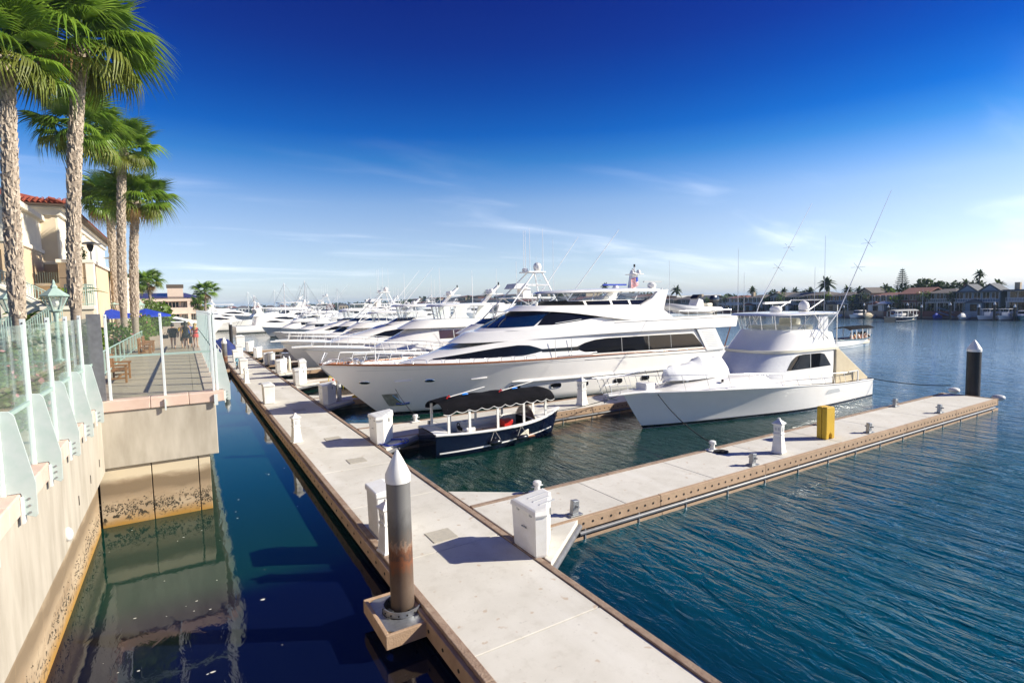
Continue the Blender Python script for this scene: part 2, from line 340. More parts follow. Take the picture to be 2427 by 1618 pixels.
# ================================================================ sea wall and promenade
DK=3.62
def seawall_mat(name,hi):
    m,nt,N,L,b=nmat(name); b.inputs['Roughness'].default_value=.85
    g=N.new('ShaderNodeNewGeometry'); sp=N.new('ShaderNodeSeparateXYZ'); L.new(g.outputs['Position'],sp.inputs[0])
    n=N.new('ShaderNodeTexNoise'); n.inputs['Scale'].default_value=1.6; n.inputs['Detail'].default_value=9; n.inputs['Roughness'].default_value=.6
    mp=N.new('ShaderNodeMapping'); mp.inputs['Scale'].default_value=(1.4,1.4,.35) if hi else (.6,.6,1.5); L.new(g.outputs['Position'],mp.inputs[0]); L.new(mp.outputs[0],n.inputs['Vector'])
    r=N.new('ShaderNodeValToRGB'); L.new(n.outputs[0],r.inputs[0]); e=r.color_ramp.elements
    e[0].position=.3; e[1].position=.72
    if hi: e[0].color=(.34,.295,.23,1); e[1].color=(.53,.475,.39,1)
    else: e[0].color=(.30,.21,.125,1); e[1].color=(.50,.385,.255,1)
    last=r.outputs[0]
    if not hi:
        # tide line: rust-gold band at the water with dark mussel and weed specks above it
        n2=N.new('ShaderNodeTexNoise'); n2.inputs['Scale'].default_value=9; n2.inputs['Detail'].default_value=6; L.new(g.outputs['Position'],n2.inputs['Vector'])
        def band(z0,z1,z2,z3,wob):
            ad=N.new('ShaderNodeMath'); ad.operation='MULTIPLY_ADD'; ad.inputs[1].default_value=wob; L.new(n.outputs[0],ad.inputs[0]); L.new(sp.outputs['Z'],ad.inputs[2])
            c=N.new('ShaderNodeValToRGB'); c.color_ramp.interpolation='LINEAR'
            mr=N.new('ShaderNodeMapRange'); mr.inputs['From Min'].default_value=-.2; mr.inputs['From Max'].default_value=2.2; L.new(ad.outputs[0],mr.inputs['Value']); L.new(mr.outputs[0],c.inputs[0])
            el=c.color_ramp.elements; q=lambda z:(z+.2)/2.4
            el[0].position=q(z0); el[0].color=(0,0,0,1); el[1].position=q(z3); el[1].color=(0,0,0,1)
            for z in (z1,z2):
                k=el.new(q(z)); k.color=(1,1,1,1)
            return c.outputs[0]
        def mixc(f,a,col):
            mx=N.new('ShaderNodeMix'); mx.data_type='RGBA'; L.new(f,mx.inputs[0]); L.new(a,mx.inputs[6]); mx.inputs[7].default_value=(*col,1); return mx.outputs[2]
        last=mixc(band(1.45,1.7,1.9,2.1,.5),last,(.60,.50,.35))
        last=mixc(band(1.0,1.25,1.45,1.7,.55),last,(.21,.15,.09))
        last=mixc(band(-.19,-.1,.2,.55,.35),last,(.36,.19,.035))
        sg=N.new('ShaderNodeMapRange'); sg.inputs['From Min'].default_value=.55; sg.inputs['From Max'].default_value=.62; L.new(n2.outputs[0],sg.inputs['Value'])
        mu=N.new('ShaderNodeMath'); mu.operation='MULTIPLY'; L.new(sg.outputs[0],mu.inputs[0]); L.new(band(.2,.42,.62,1.0,.35),mu.inputs[1])
        last=mixc(mu.outputs[0],last,(.035,.026,.012))
    L.new(last,b.inputs['Base Color'])
    bp=N.new('ShaderNodeBump'); bp.inputs['Strength'].default_value=.15; bp.inputs['Distance'].default_value=.01
    n3=N.new('ShaderNodeTexNoise'); n3.inputs['Scale'].default_value=25; n3.inputs['Detail'].default_value=6; L.new(g.outputs['Position'],n3.inputs['Vector']); L.new(n3.outputs[0],bp.inputs['Height']); L.new(bp.outputs[0],b.inputs['Normal'])
    return m
M['wallhi']=seawall_mat('stained grey concrete',True); M['walllo']=seawall_mat('tidal sheet pile concrete',False)
M['joint']=mat('joint shadow gap',(.05,.04,.03),.95)
M['mussel']=mat('mussel crust',(.035,.028,.018),.8,col2=(.11,.085,.05),scale=20)
sw=empty('seawall',(0,0,0),label='stained concrete sea wall with pink stone coping beside the promenade',cat='sea wall')
# near run (faces +X) and the corner block that juts into the channel
MB().bx(-2.75,-2.17,-4,18.93,1.62,3.36).build('cap_beam','wallhi',sw,bevel=.02)
MB().bx(-2.75,.68,18.93,19.5,1.72,3.34).bx(.10,.68,19.5,125,1.72,3.34).build('cap_beam','wallhi',sw,bevel=.02)
for i in range(13):
    y0=-4+i*1.75; MB().bx(-2.7,-2.345,y0,min(y0+1.735,19.1),-2.5,1.62).build('panel','walllo',sw,bevel=.012)
MB().bx(-2.72,-2.40,-4,19.2,-2.5,1.6).build('joint_fill','joint',sw)
for x0,x1 in ((-2.335,-1.10),(-1.075,.10),(.125,.43)):
    MB().bx(x0,x1,19.02,19.4,-2.5,1.72).build('panel','walllo',sw,bevel=.012)
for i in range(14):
    y0=19.42+i*2.4; MB().bx(.05,.43,y0,y0+2.38,-2.5,1.72).build('panel','walllo',sw,bevel=.012)
MB().bx(-2.2,.40,19.06,19.35,-2.4,1.7).bx(.1,.40,19.4,125,-2.4,1.7).build('joint_fill','joint',sw)
for i in range(12):
    y0=-3.9+i*1.9; MB().bx(-2.52,-2.12,y0,min(y0+1.893,18.86),3.36,3.66).build('coping_stone','coping',sw,bevel=.02)
for i in range(3):
    x0=-1.96+i*.97; MB().bx(x0 if i else -2.52,min(x0+.963,.93),18.87,19.42,3.345,3.655).build('coping_stone','coping',sw,bevel=.02)
for i in range(48):
    y0=19.43+i*2.2; MB().bx(.40,.93,y0,y0+2.19,3.345,3.655).build('coping_stone','coping',sw,bevel=.02)
# mussels and barnacles along the tide line
q=random.Random(41); bb=MB()
def crust(p,r): bb.add([(p[0]+r,p[1],p[2]),(p[0]-r,p[1],p[2]),(p[0],p[1]+r*.7,p[2]),(p[0],p[1]-r*.7,p[2]),(p[0],p[1],p[2]+r*1.2),(p[0],p[1],p[2]-r)],[(0,2,4),(2,1,4),(1,3,4),(3,0,4),(2,0,5),(1,2,5),(3,1,5),(0,3,5)])
for _ in range(1100):
    z=.42+q.gauss(0,.13); u=q.uniform(-2.3,.42)
    if mnoise.noise(Vector((u*2.1,z*3,3)))>-.12: crust((u,19.02,z),q.uniform(.006,.022))
for _ in range(900):
    z=.45+q.gauss(0,.15); v=q.uniform(5,19)
    if mnoise.noise(Vector((v*1.3,z*3,9)))>.0: crust((-2.345,v,z),q.uniform(.006,.022))
bb.build('mussel_crust','mussel',sw,kind='stuff')
# small wall fittings
MB().sphere((-2.15,13.1,1.95),.085,10,8,1.6).build('wall_light','white',sw,60)
for y in (14.6,16.3,17.9): MB().bx(-2.18,-2.158,y,y+.035,2.05,2.25).build('weep_slot','joint',sw)
# promenade deck
MB().bx(-2.75,-2.53,-4,19.5,2.5,3.56).bx(-9,-2.55,-4,130,2.4,3.55).bx(-2.6,.42,19.45,130,2.4,3.55).build('promenade','joint').__setitem__('kind','structure')
prom=bpy.data.objects['promenade']; prom['label']='timber plank promenade along the sea wall'
pm={}
def plank(x0,x1,y0,wd):
    wd-=.012
    k=(round(x0,2),round(x1,2),round(wd,3))
    if k not in pm: pm[k]=MB().bx(x0,x1,0,wd,0,.07).mesh('plank','plank')
    inst('plank',pm[k],prom,(0,y0,3.552+rnd.uniform(0,.003)))
y=4.0
while y<19.2: plank(-3.6,-2.535,y,.43); plank(-4.9,-3.61,y,.43); y+=.44
while y<62: plank(-3.4,.10,y,.43) ; plank(.11,.39,y,.43); y+=.44
pl=MB()
while y<122:
    pl.bx(-3.4,.10,y,y+.43,3.552,3.622); pl.bx(.11,.39,y,y+.43,3.552,3.622); y+=.44
pl.build('far_planks','plank',prom,kind='stuff')
MB().bx(-60,-3.42,19.6,130,2.4,3.57).bx(-60,-4.92,-20,19.7,2.4,3.575).build('ground','ground').__setitem__('kind','structure')
# ================================================================ glass wind screen along the coping
def fin_poly(u):  # outward u, height z
    return [(0,3.668),(.15,3.668),(.165,3.60),(.165,3.36),(.29,3.295),(.32,3.33),(.325,3.80),(.155,4.77),(.10,4.84),(0,4.85)]
scr=empty('glass_windscreen',(-2.30,8.4,DK),label='tall green glass wind screen on fin brackets along the near coping',cat='glass fence')
def fence_post(root,x,y,d,fin=True,off=(0,0,0)):
    # d: outward unit (dx,dy)
    ox,oy,oz=off
    bx=MB(); s=.035
    bx.bx(x-s-ox,x+s-ox,y-s-oy,y+s-oy,3.60-oz,6.10-oz)
    p=bx.build('post','postw',root,bevel=.008)
    MB().cyl((x-ox-.001,y-s-.002-oy,6.03-oz),(x-ox-.001,y-s-.006-oy,6.03-oz),.014,n=8).build('bolt','black',p)
    if fin:
        a=MB(); poly=fin_poly(0)
        if d[0]: a.prism([(x+u*d[0]+.035*d[0]-ox,z-oz) for u,z in poly],'y',y-.012-oy,y+.012-oy)
        else: a.prism([(y+u*d[1]+.035*d[1]-oy,z-oz) for u,z in poly],'x',x-.012-ox,x+.012-ox)
        f=a.build('fin_bracket','post',root,bevel=.006)
        if d[0]:
            MB().bx(x+.185-ox,x+.215-ox,y-.06-oy,y+.06-oy,3.24-oz,3.62-oz).build('angle_plate','postw',f)
            for k in range(3): MB().cyl((x+.275-ox,y-.012-oy,3.38+k*.10-oz),(x+.275-ox,y-.03-oy,3.38+k*.10-oz),.016,n=8).build('bolt','galv',f)
    return p
O=tuple(scr.location)
NY=[10.0+1.87*i for i in range(-3,5)]
for y in NY: fence_post(scr,-2.30,y,(1,0),off=O)
for a,b in zip(NY,NY[1:]+[19.15]):
    MB().bx(-2.308-O[0],-2.292-O[0],a+.05-O[1],b-.05-O[1],3.70-O[2],6.0-O[2]).build('glass_pane','glass',scr)
    MB().bx(-2.325-O[0],-2.275-O[0],a+.037-O[1],b-.037-O[1],4.68-O[2],4.74-O[2]).build('mid_rail','green',scr)
# return across the jutting corner and along its outer edge
sc2=empty('glass_windscreen',(0,19.1,DK),label='green glass wind screen around the jutting corner of the promenade',cat='glass fence')
O=tuple(sc2.location)
MB().bx(-2.34-O[0],-2.02-O[0],18.98-O[1],19.05-O[1],3.66-O[2],6.12-O[2]).build('corner_plate','pipe',sc2)
for x in (-1.93,-.62,.66): fence_post(sc2,x,19.1,(0,-1),False,O)
MB().bx(-.64-O[0],-.60-O[0],18.80-O[1],18.86-O[1],3.25-O[2],3.58-O[2]).build('angle_plate','postw',sc2)
MB().bx(.64-O[0],.74-O[0],18.80-O[1],18.86-O[1],3.25-O[2],3.58-O[2]).build('angle_plate','postw',sc2)
for a,b in ((-1.93,-.62),(-.62,.66)):
    MB().bx(a+.05-O[0],b-.05-O[0],19.092-O[1],19.108-O[1],3.70-O[2],6.0-O[2]).build('glass_pane','glass',sc2)
    MB().bx(a+.037-O[0],b-.037-O[0],19.075-O[1],19.125-O[1],4.86-O[2],4.92-O[2]).build('mid_rail','green',sc2)
ys=[19.25+1.9*i for i in range(14)]
for y in ys: fence_post(sc2,.76,y,(1,0),True,O)
for a,b in zip(ys,ys[1:]):
    MB().bx(.752-O[0],.768-O[0],a+.05-O[1],b-.05-O[1],3.70-O[2],6.0-O[2]).build('glass_pane','glass',sc2)
    MB().bx(.735-O[0],.785-O[0],a+.037-O[1],b-.037-O[1],4.86-O[2],4.92-O[2]).build('mid_rail','green',sc2)
# ================================================================ floating docks
DZ=.55
M['bolthole']=mat('dark bolt recess',(.012,.010,.009),.8)
bolt_y=MB().cyl((0,-.006,0),(0,.004,0),.034,n=8).mesh('bolt','bolthole')
bolt_x=MB().cyl((-.006,0,0),(.004,0,0),.034,n=8).mesh('bolt','bolthole')
dock=empty('main_dock',(5,40,DZ),label='long floating concrete walkway running from foreground into the distance',cat='dock')
O=(5,40,DZ)
def rel(o,p): return tuple(a-b for a,b in zip(p,o))
def dbx(par,name,mt,x0,x1,y0,y1,z0,z1,bevel=.012):
    o=par.location; return MB().bx(x0-o.x,x1-o.x,y0-o.y,y1-o.y,z0-o.z,z1-o.z).build(name,mt,par,bevel=bevel)
JY=[-.04+3.75*i for i in range(0,29)]
for a in JY: dbx(dock,'deck_panel','conc',3.66,6.26,a+.008,a+3.742,.30,.55,.015)
bl=4.2
for i in range(26):
    y0=-2+i*bl+.6*((i*7)%3)/3; y1=-2+(i+1)*bl+.6*(((i+1)*7)%3)/3-.012
    dbx(dock,'waler_board','wood',3.50,3.655,y0,y1,.44,.575+.006*(i%3),.014)
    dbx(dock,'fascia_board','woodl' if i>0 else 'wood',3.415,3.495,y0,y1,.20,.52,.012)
    dbx(dock,'waler_board','wood',6.265,6.42,y0,y1,.44,.575+.006*((i+1)%3),.014)
    dbx(dock,'fascia_board','wood',6.425,6.49,y0,y1,.20,.50,.012)
for i in range(26): dbx(dock,'float','float',3.62,6.3,-1+i*4.1,-1+i*4.1+3.9,-.35,.29,.03)
for i in range(150):
    y=3.2+i*.62
    if y>70: break
    inst('bolt',bolt_x,dock,rel(O,(3.411,y,.36)))
for k,(x,y,w,d) in enumerate(((5.06,11.95,.62,.62),(5.08,19.6,.62,.62),(5.12,23.45,.62,.62),(5.1,31.2,.62,.62))):
    MB().bx(x-w/2-5,x+w/2-5,y-d/2-40,y+d/2-40,.003,.016).build('hatch_plate','plate',dock)
# pile guide frames are part of the dock
def finger(x1,y0,y1,label,detail=1,x0=6.50,gus=(1,1),rows=3.75):
    f=empty('finger_dock',(x0,(y0+y1)/2,DZ),label=label,cat='dock'); o=f.location
    n=max(2,round((x1-x0)/rows)); st=(x1-x0)/n
    for i in range(n):
        a=x0+i*st; dbx(f,'deck_panel','conc',a+.008,a+st-.008,y0+.13,y1-.17,.30,.55,.015)
    nb=max(2,int((x1-x0)/4.3)); sb=(x1-x0)/nb
    for i in range(nb):
        a=x0+i*sb; b=a+sb-.012
        dbx(f,'waler_board','wood',a,b,y1-.165,y1,.40,.572+.005*(i%3))
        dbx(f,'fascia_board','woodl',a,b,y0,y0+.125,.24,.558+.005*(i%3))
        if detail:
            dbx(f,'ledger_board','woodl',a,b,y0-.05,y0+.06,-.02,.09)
    dbx(f,'float','float',x0+.2,x1-.2,y0+.22,y1-.22,-.4,.29)
    if detail:
        dbx(f,'weed_fringe','algae',x0+.1,x1-.1,y0+.10,y0+.24,-.5,-.03)
        for i in range(int((x1-x0)/.315)): inst('bolt',bolt_y,f,(.2+i*.315,y0-.003-o.y,.40-DZ))
        MB().tube([(x0+1.9-o.x,y0-.07-o.y,.19-DZ),(x1-.6-o.x,y0-.07-o.y,.19-DZ)],.055,8).build('pipe','pipe',f,smooth=50)
        for i in range(int((x1-x0)/1.9)):
            x=x0+2.1+i*1.9
            if x<x1-.3: MB().bx(x-.02-o.x,x+.02-o.x,y0-.075-o.y,y0-.045-o.y,-.35-DZ,.28-DZ).build('strap','galv',f)
    # end board
    dbx(f,'end_board','wood',x1+.002,x1+.12,y0,y1,.22,.57)
    if gus[0]:
        g=MB().prism([(x0-o.x,y0-1.5-o.y),(x0+1.9-o.x,y0-o.y-.004),(x0-o.x,y0-o.y-.004)],'z',.30-DZ,.546-DZ).build('corner_gusset','conc',f,bevel=.01)
        MB().tube([(x0+.02-o.x,y0-1.52-o.y,.36-DZ),(x0+1.93-o.x,y0-.03-o.y,.36-DZ)],.08,8).build('edge_bumper','pipe',f,smooth=50)
    if gus[1]:
        MB().prism([(x0-o.x,y1+1.45-o.y),(x0-o.x,y1+.004-o.y),(x0+1.95-o.x,y1+.004-o.y)],'z',.30-DZ,.546-DZ).build('corner_gusset','conc',f,bevel=.01)
    return f
f1=finger(36.0,10.85,13.27,'near concrete finger dock with rows of bolt holes reaching to the dark pile')
f2=finger(27.5,22.05,24.7,'concrete finger dock between the canopied launch and the big yacht')
f3=finger(30,32.6,34.6,'finger dock behind the big yacht bow',0)
f4=finger(30,42.0,43.8,'finger dock fourth from the foreground',0)
f5=finger(28,50.2,52.0,'finger dock fifth from the foreground with pale timber edge',0)
f6=finger(27,58.6,60.2,'finger dock sixth from the foreground',0,gus=(0,0))
f7=finger(27,67.6,69.2,'finger dock seventh from the foreground near the blue awning launch',0,gus=(0,0))
f8=finger(25,78,79.6,'farthest finger dock before open water',0,gus=(0,0))
# white rubber bumpers at the near finger's end
tag(MB().sphere((37.05,13.1,.62),.28,12,8,.6).build('dock_bumper','white',smooth=60),'white dock wheel bumper at the far corner of the finger by the dark pile','bumper')
tag(MB().sphere((36.6,11.0,.55),.30,12,8,.55).build('dock_bumper','gelgrey',smooth=60),'grey dock bumper at the near corner of the finger end','bumper')
# ---------------------------------------------------------------- piles
def pile_mat():
    m,nt,N,L,b=nmat('steel pile'); b.inputs['Roughness'].default_value=.5; b.inputs['Metallic'].default_value=.25
    tc=N.new('ShaderNodeTexCoord'); sp=N.new('ShaderNodeSeparateXYZ'); L.new(tc.outputs['Object'],sp.inputs[0])
    n=N.new('ShaderNodeTexNoise'); n.inputs['Scale'].default_value=9; n.inputs['Detail'].default_value=10; n.inputs['Roughness'].default_value=.7
    mp=N.new('ShaderNodeMapping'); mp.inputs['Scale'].default_value=(1,1,.5); L.new(tc.outputs['Object'],mp.inputs[0]); L.new(mp.outputs[0],n.inputs['Vector'])
    a=N.new('ShaderNodeMath'); a.operation='MULTIPLY_ADD'; a.inputs[1].default_value=.9; L.new(n.outputs[0],a.inputs[0]); L.new(sp.outputs['Z'],a.inputs[2])
    mr=N.new('ShaderNodeMapRange'); mr.inputs['From Min'].default_value=0; mr.inputs['From Max'].default_value=3.6; L.new(a.outputs[0],mr.inputs['Value'])
    r=N.new('ShaderNodeValToRGB'); L.new(mr.outputs[0],r.inputs[0]); e=r.color_ramp.elements
    e[0].position=0; e[0].color=(.05,.035,.025,1); e[1].position=1; e[1].color=(.17,.165,.16,1)
    for p,c in ((.20,(.10,.07,.05)),(.36,(.15,.105,.075)),(.46,(.12,.075,.05)),(.52,(.22,.075,.03)),(.545,(.09,.05,.035)),(.58,(.19,.075,.035)),(.61,(.30,.21,.15)),(.625,(.14,.11,.09)),(.70,(.12,.115,.11)),(.8,(.19,.185,.18))):
        k=e.new(p); k.color=(*c,1)
    L.new(r.outputs[0],b.inputs['Base Color']); return m
M['pile']=pile_mat()
M['piled']=mat('black pile',(.008,.007,.008),.5,col2=(.016,.013,.015),scale=3)
def pile(x,y,r,top,label,mt='pile',collar=True,cone=.45,group=None):
    p=empty('dock_pile',(x,y,0),label=label,cat='pile',group=group)
    MB().lathe([(r,-3),(r,top-cone-.12)],n=28).build('shaft',mt,p,smooth=40)
    MB().lathe([(r+.012,top-cone-.14),(r+.012,top-cone),(r*.55,top-cone*.45),(.02,top)],n=28).build('cap','white',p,smooth=25)
    return p
pile(3.24,9.62,.222,3.5,'tall grey steel pile with rust band and white cone cap in foreground')
# guide frame for the near pile, fixed to the dock
gf=empty('pile_guide',(3.2,9.55,.45),label='timber and concrete pile guide with steel ring around the near pile',cat='pile guide')
ring=MB(); 
def hole_plate(b,x0,x1,y0,y1,z0,z1,r,n=28):
    outer=[]
    for k in range(n):
        a=2*math.pi*k/n; c,s=math.cos(a),math.sin(a); m=max(abs(c)/(max(abs(x0),abs(x1))),abs(s)/(max(abs(y0),abs(y1))))
        outer.append(((x1 if c>0 else -x0)*0+ (c/m),(s/m)))
    rings=[]
    for z in (z0,z1): rings.append([(u,v,z) for u,v in outer]); 
    inn=[(r*math.cos(2*math.pi*k/n),r*math.sin(2*math.pi*k/n)) for k in range(n)]
    o=len(b.v)
    b.v+=[(u,v,z0) for u,v in outer]+[(u,v,z1) for u,v in outer]+[(u,v,z0) for u,v in inn]+[(u,v,z1) for u,v in inn]
    for k in range(n):
        j=(k+1)%n
        b.f+=[(o+k,o+j,o+n+j,o+n+k),(o+n+k,o+n+j,o+3*n+j,o+3*n+k),(o+3*n+k,o+3*n+j,o+2*n+j,o+2*n+k),(o+2*n+k,o+2*n+j,o+j,o+k)]
hp=MB(); hole_plate(hp,-.42,.42,-.62,.62,-.10,.0,.33); 
hp.build('guide_plate','galv',gf,loc=(-.03,.03,0))
for (a,b_,c,d) in ((-.53,.39,-.67,-.60),(-.53,.39,.66,.73),(-.53,-.455,-.595,.655)):
    MB().bx(a,b_,c,d,-.24,.02).build('side_board','woodl',gf,bevel=.012)
rg=MB()
for z0,z1,r0,r1 in ((0,.11,.345,.365),):
    n=32
    rg.loft([[(r*math.cos(2*math.pi*k/n),r*math.sin(2*math.pi*k/n),z) for k in range(n)] for r,z in ((r1,z0),(r1,z1),(r0,z1),(r0,z0),(r1,z0))],cap0=False,cap1=False)
rg.build('steel_ring','galv',gf,smooth=30,loc=(.03,.06,.003))
for a in (20,110,200,290):
    MB().bx(.26,.335,-.08,.08,.0,.07).build('roller','black',gf,bevel=.01).rotation_euler=(0,0,R_(a))
for ch in gf.children:
    if ch.name.startswith('roller'): ch.location=(.03,.06,.03)
for a in range(0,360,24):
    inst('bolt',bolt_x,gf,(.03+.368*math.cos(R_(a)),.06+.368*math.sin(R_(a)),.05),(0,0,R_(a)),(1.5,.5,.5))
pile(36.75,12.15,.32,3.55,'dark pile with white cone cap at the end of the near finger dock','piled',cone=.5)
pile(3.05,57.3,.22,3.5,'weathered pile with white cone cap beside the gangway foot')
pile(2.2,75.5,.2,3.4,'pale pile with white cone beside the blue tarpaulin')
pile(6.2,97,.25,4.2,'slim dark pile with white cone beyond the far end of the dock','piled')
for (x,y,lb) in ((3.05,57.3,'white timber pile guide at the gangway pile'),):
    g=empty('pile_guide',(x,y,.45),label=lb,cat='pile guide')
    hp=MB(); hole_plate(hp,-.42,.42,-.5,.5,-.14,.0,.30); hp.build('guide_plate','trim',g)
    MB().bx(-.46,.46,-.58,-.51,-.22,.03).build('side_board','woodl',g)
# ================================================================ boat kit (local frame: bow at x=0 pointing -X, z=0 at the waterline)
class Hull:
    def __init__(s,L,B,sheer,rake=1.5,draft=.5,tm=.48,p=2.0,sternw=.92,flare=1.7,wl=.86):
        s.L,s.B,s.sh,s.rake,s.draft,s.tm,s.p,s.sw,s.fl,s.wl=L,B,sheer,rake,draft,tm,p,sternw,flare,wl
    def sheer(s,t): return sint(s.sh,t*s.L)
    def dk(s,t):
        if t<s.tm: return 1-(1-t/s.tm)**s.p
        u=(t-s.tm)/(1-s.tm); return 1-(1-s.sw)*u*u
    def wlw(s,t):
        tm=s.tm*1.3; k=min(1,max(0,(t-.28)/.42)); k=k*k*(3-2*k); w=s.wl+(.985-s.wl)*k
        if t<tm: return w*(1-(1-t/tm)**1.45)
        return w*(1-(1-s.sw)*((t-tm)/(1-tm))**2)
    def pt(s,t,z,side=1,off=0):
        sh=s.sheer(t); v=max(0,min(1,(z+s.draft)/(sh+s.draft)))
        x=t*s.L+s.rake*(1-v)**1.1*(1-t)**4
        y=s.B/2*lerp(s.wlw(t)*(.55+.45*min(1,v*3.5)),s.dk(t),v**s.fl)
        if off:
            y+=off; 
            if t<.02: x-=off
        return (x,side*y,z)
    def ts(s,n): return [ (i/n)**1.35 for i in range(n+1)]
    def build(s,root,mt='gel',n=36,rows=12,boot='blackg',bootz=(.03,.17),deckmt='gel',deckdrop=.06,smooth=50):
        m=MB(); R=[]
        for t in s.ts(n):
            sh=s.sheer(t); zs=[-s.draft+(sh+s.draft)*k/rows for k in range(rows+1)]
            R.append([s.pt(t,z,1) for z in reversed(zs)]+[s.pt(t,z,-1) for z in zs])
        m.loft(R,closed=False,cap0=False,cap1=True)
        h=m.build('hull',mt,root,smooth=smooth)
        d=MB(); d.grid([[ (x,y*k,z-deckdrop+.05*(1-k*k)) for k in (-1,-.5,0,.5,1)] for x,y,z in [ (s.pt(t,s.sheer(t),1)[0]+.02,s.pt(t,s.sheer(t),1)[1]-.01,s.sheer(t)) for t in s.ts(n)]])
        d.build('deck',deckmt,root,smooth=40)
        if boot: s.band(root,'boot_stripe',boot,0,1,[(0,bootz[0]),(1,bootz[0])],[(0,bootz[1]),(1,bootz[1])],.012)
        return h
    def band(s,root,name,mt,t0,t1,lo,hi,off,n=40,sides=(1,-1),rows=2):
        m=MB()
        for sd in sides:
            m.grid([[s.pt(t,lerp(interp(lo,t),interp(hi,t),k/rows),sd,off) for k in range(rows+1)] for t in [t0+(t1-t0)*i/n for i in range(n+1)]])
        return m.build(name,mt,root,smooth=50)
    def rail(s,root,name,mt,t0,t1,dz,r,sides=(1,-1),n=40,inb=0):
        m=MB()
        for sd in sides: m.tube([(lambda p:(p[0],p[1]-sd*inb,p[2]+dz))(s.pt(t,s.sheer(t),sd)) for t in [t0+(t1-t0)*i/n for i in range(n+1)]],r,6)
        return m.build(name,mt,root,smooth=60)
    def guard(s,root,name,t0,t1,h0,h1,nst,r=.018,inb=.08,lean=0,sides=(1,-1),mid=False,mt='steel',pulpit=0):
        m=MB(); tops={}
        for sd in sides:
            pts=[]
            for i in range(nst+1):
                t=t0+(t1-t0)*i/nst; p=s.pt(t,s.sheer(t),sd); h=lerp(h0,h1,i/nst)
                b=(p[0],p[1]-sd*inb,p[2]-.03); q=(p[0]-lean*h,p[1]-sd*inb,p[2]+h); pts.append(q)
                m.tube([b,q],r*.85,5)
                if mid: pass
            if pulpit: pts=[(pts[0][0]-pulpit,sd*.18,pts[0][2]+.03)]+pts
            m.tube(pts,r,5); tops[sd]=pts[0]
            if mid: m.tube([(a[0],a[1],a[2]-.35) for a in pts],r*.7,5)
        if len(sides)==2: m.tube([tops[sides[0]],tops[sides[1]]],r,5)
        return m.build(name,mt,root,smooth=60)
class Tier:
    # bot/top: half outlines [(x,y,z)...] from front centre to aft centre (y>=0)
    def __init__(s,bot,top): s.b,s.t_=bot,top; s.n=len(bot)-1
    def cv(s,P,u):
        f=min(max(u,0),1)*s.n; i=min(int(f),s.n-1); k=f-i
        p0=P[max(i-1,0)]; p1=P[i]; p2=P[i+1]; p3=P[min(i+2,s.n)]
        if i==0: p0=(p1[0]*2-p2[0] if False else p2[0],-p2[1],p2[2])
        if i>=s.n-2: return tuple(lerp(a,b,k) for a,b in zip(p1,p2)) if i==s.n-1 else tuple(s._h(p0[j],p1[j],p2[j],2*p2[j]-p1[j],k) for j in range(3))
        return tuple(s._h(p0[j],p1[j],p2[j],p3[j],k) for j in range(3))
    def _h(s,a,b,c,d,t): return .5*((2*b)+(-a+c)*t+(2*a-5*b+4*c-d)*t*t+(-a+3*b-3*c+d)*t**3)
    def P(s,u,w,off=0):
        sd=1 if u>=0 else -1; a=abs(u)
        b=s.cv(s.b,a); t=s.cv(s.t_,a); p=[lerp(b[j],t[j],w) for j in range(3)]
        if off:
            e=.004; q=[lerp(s.cv(s.b,min(a+e,1))[j],s.cv(s.t_,min(a+e,1))[j],w) for j in range(3)]; q0=[lerp(s.cv(s.b,max(a-e,0))[j],s.cv(s.t_,max(a-e,0))[j],w) for j in range(3)]
            dx,dy=q[0]-q0[0],q[1]-q0[1]
            if a<e*1.01: dx,dy=0,1
            l=math.hypot(dx,dy) or 1; p[0]-=off*dy/l; p[1]+=off*dx/l
            # lift along the slope too
            sl=t[2]-b[2]; hd=(t[0]-b[0])
            p[2]+=off*.5
        return (p[0],sd*p[1],p[2])
    def ux(s,x,w=.5):
        lo,hi=0.,(s.n-1)/s.n
        for _ in range(40):
            m=(lo+hi)/2
            if s.P(m,w)[0]<x: lo=m
            else: hi=m
        return lo
    def build(s,root,name,mt,n=44,crown=.06,inset=.10,smooth=45,rows=4,top=True):
        m=MB(); us=[i/n for i in range(n+1)]; full=us+[-u for u in reversed(us[1:-1])]
        R=[[s.P(u,w) for u in full] for w in [k/rows for k in range(rows+1)]]
        if top:
            cx=sum(p[0] for p in R[-1])/len(full)
            def ins(k,dz): return [ (p[0]+(cx-p[0])*k*.25, p[1]*(1-k), p[2]+dz) for p in R[-1]]
            R+= [ins(inset*.35,crown*.55),ins(inset,crown*.8),ins(.5,crown),ins(.97,crown*1.05)]
        m.loft(R,True,False,top)
        return m.build(name,mt,root,smooth=smooth)
    def patch(s,root,name,mt,u0,u1,lo,hi,off=.012,n=24,rows=4,smooth=50):
        m=MB()
        m.grid([[s.P(u,lerp(lo(u),hi(u),k/rows),off) for k in range(rows+1)] for u in [u0+(u1-u0)*i/n for i in range(n+1)]])
        return m.build(name,mt,root,smooth=smooth)
    def patchx(s,root,name,mt,x0,x1,lo,hi,off=.012,n=26,rows=4,sides=(1,-1),smooth=50):
        o=None
        for sd in sides:
            g=[]; m=MB()
            for i in range(n+1):
                x=x0+(x1-x0)*i/n; row=[]
                for k in range(rows+1):
                    z=lerp(interp(lo,x),interp(hi,x),k/rows); w=.5
                    for _ in range(3):
                        u=s.ux(x,w); b=s.cv(s.b,u); t=s.cv(s.t_,u); w=max(0,min(1,(z-b[2])/(t[2]-b[2])))
                    row.append(s.P(sd*max(u,1e-5),w,off))
                g.append(row)
            m.grid(g); o=m.build(name,mt,root,smooth=smooth)
        return o
def boat(name,x,y,label,cat,rz=0,group=None,z=0): return empty(name,(x,y,z),rz,label,cat,group)
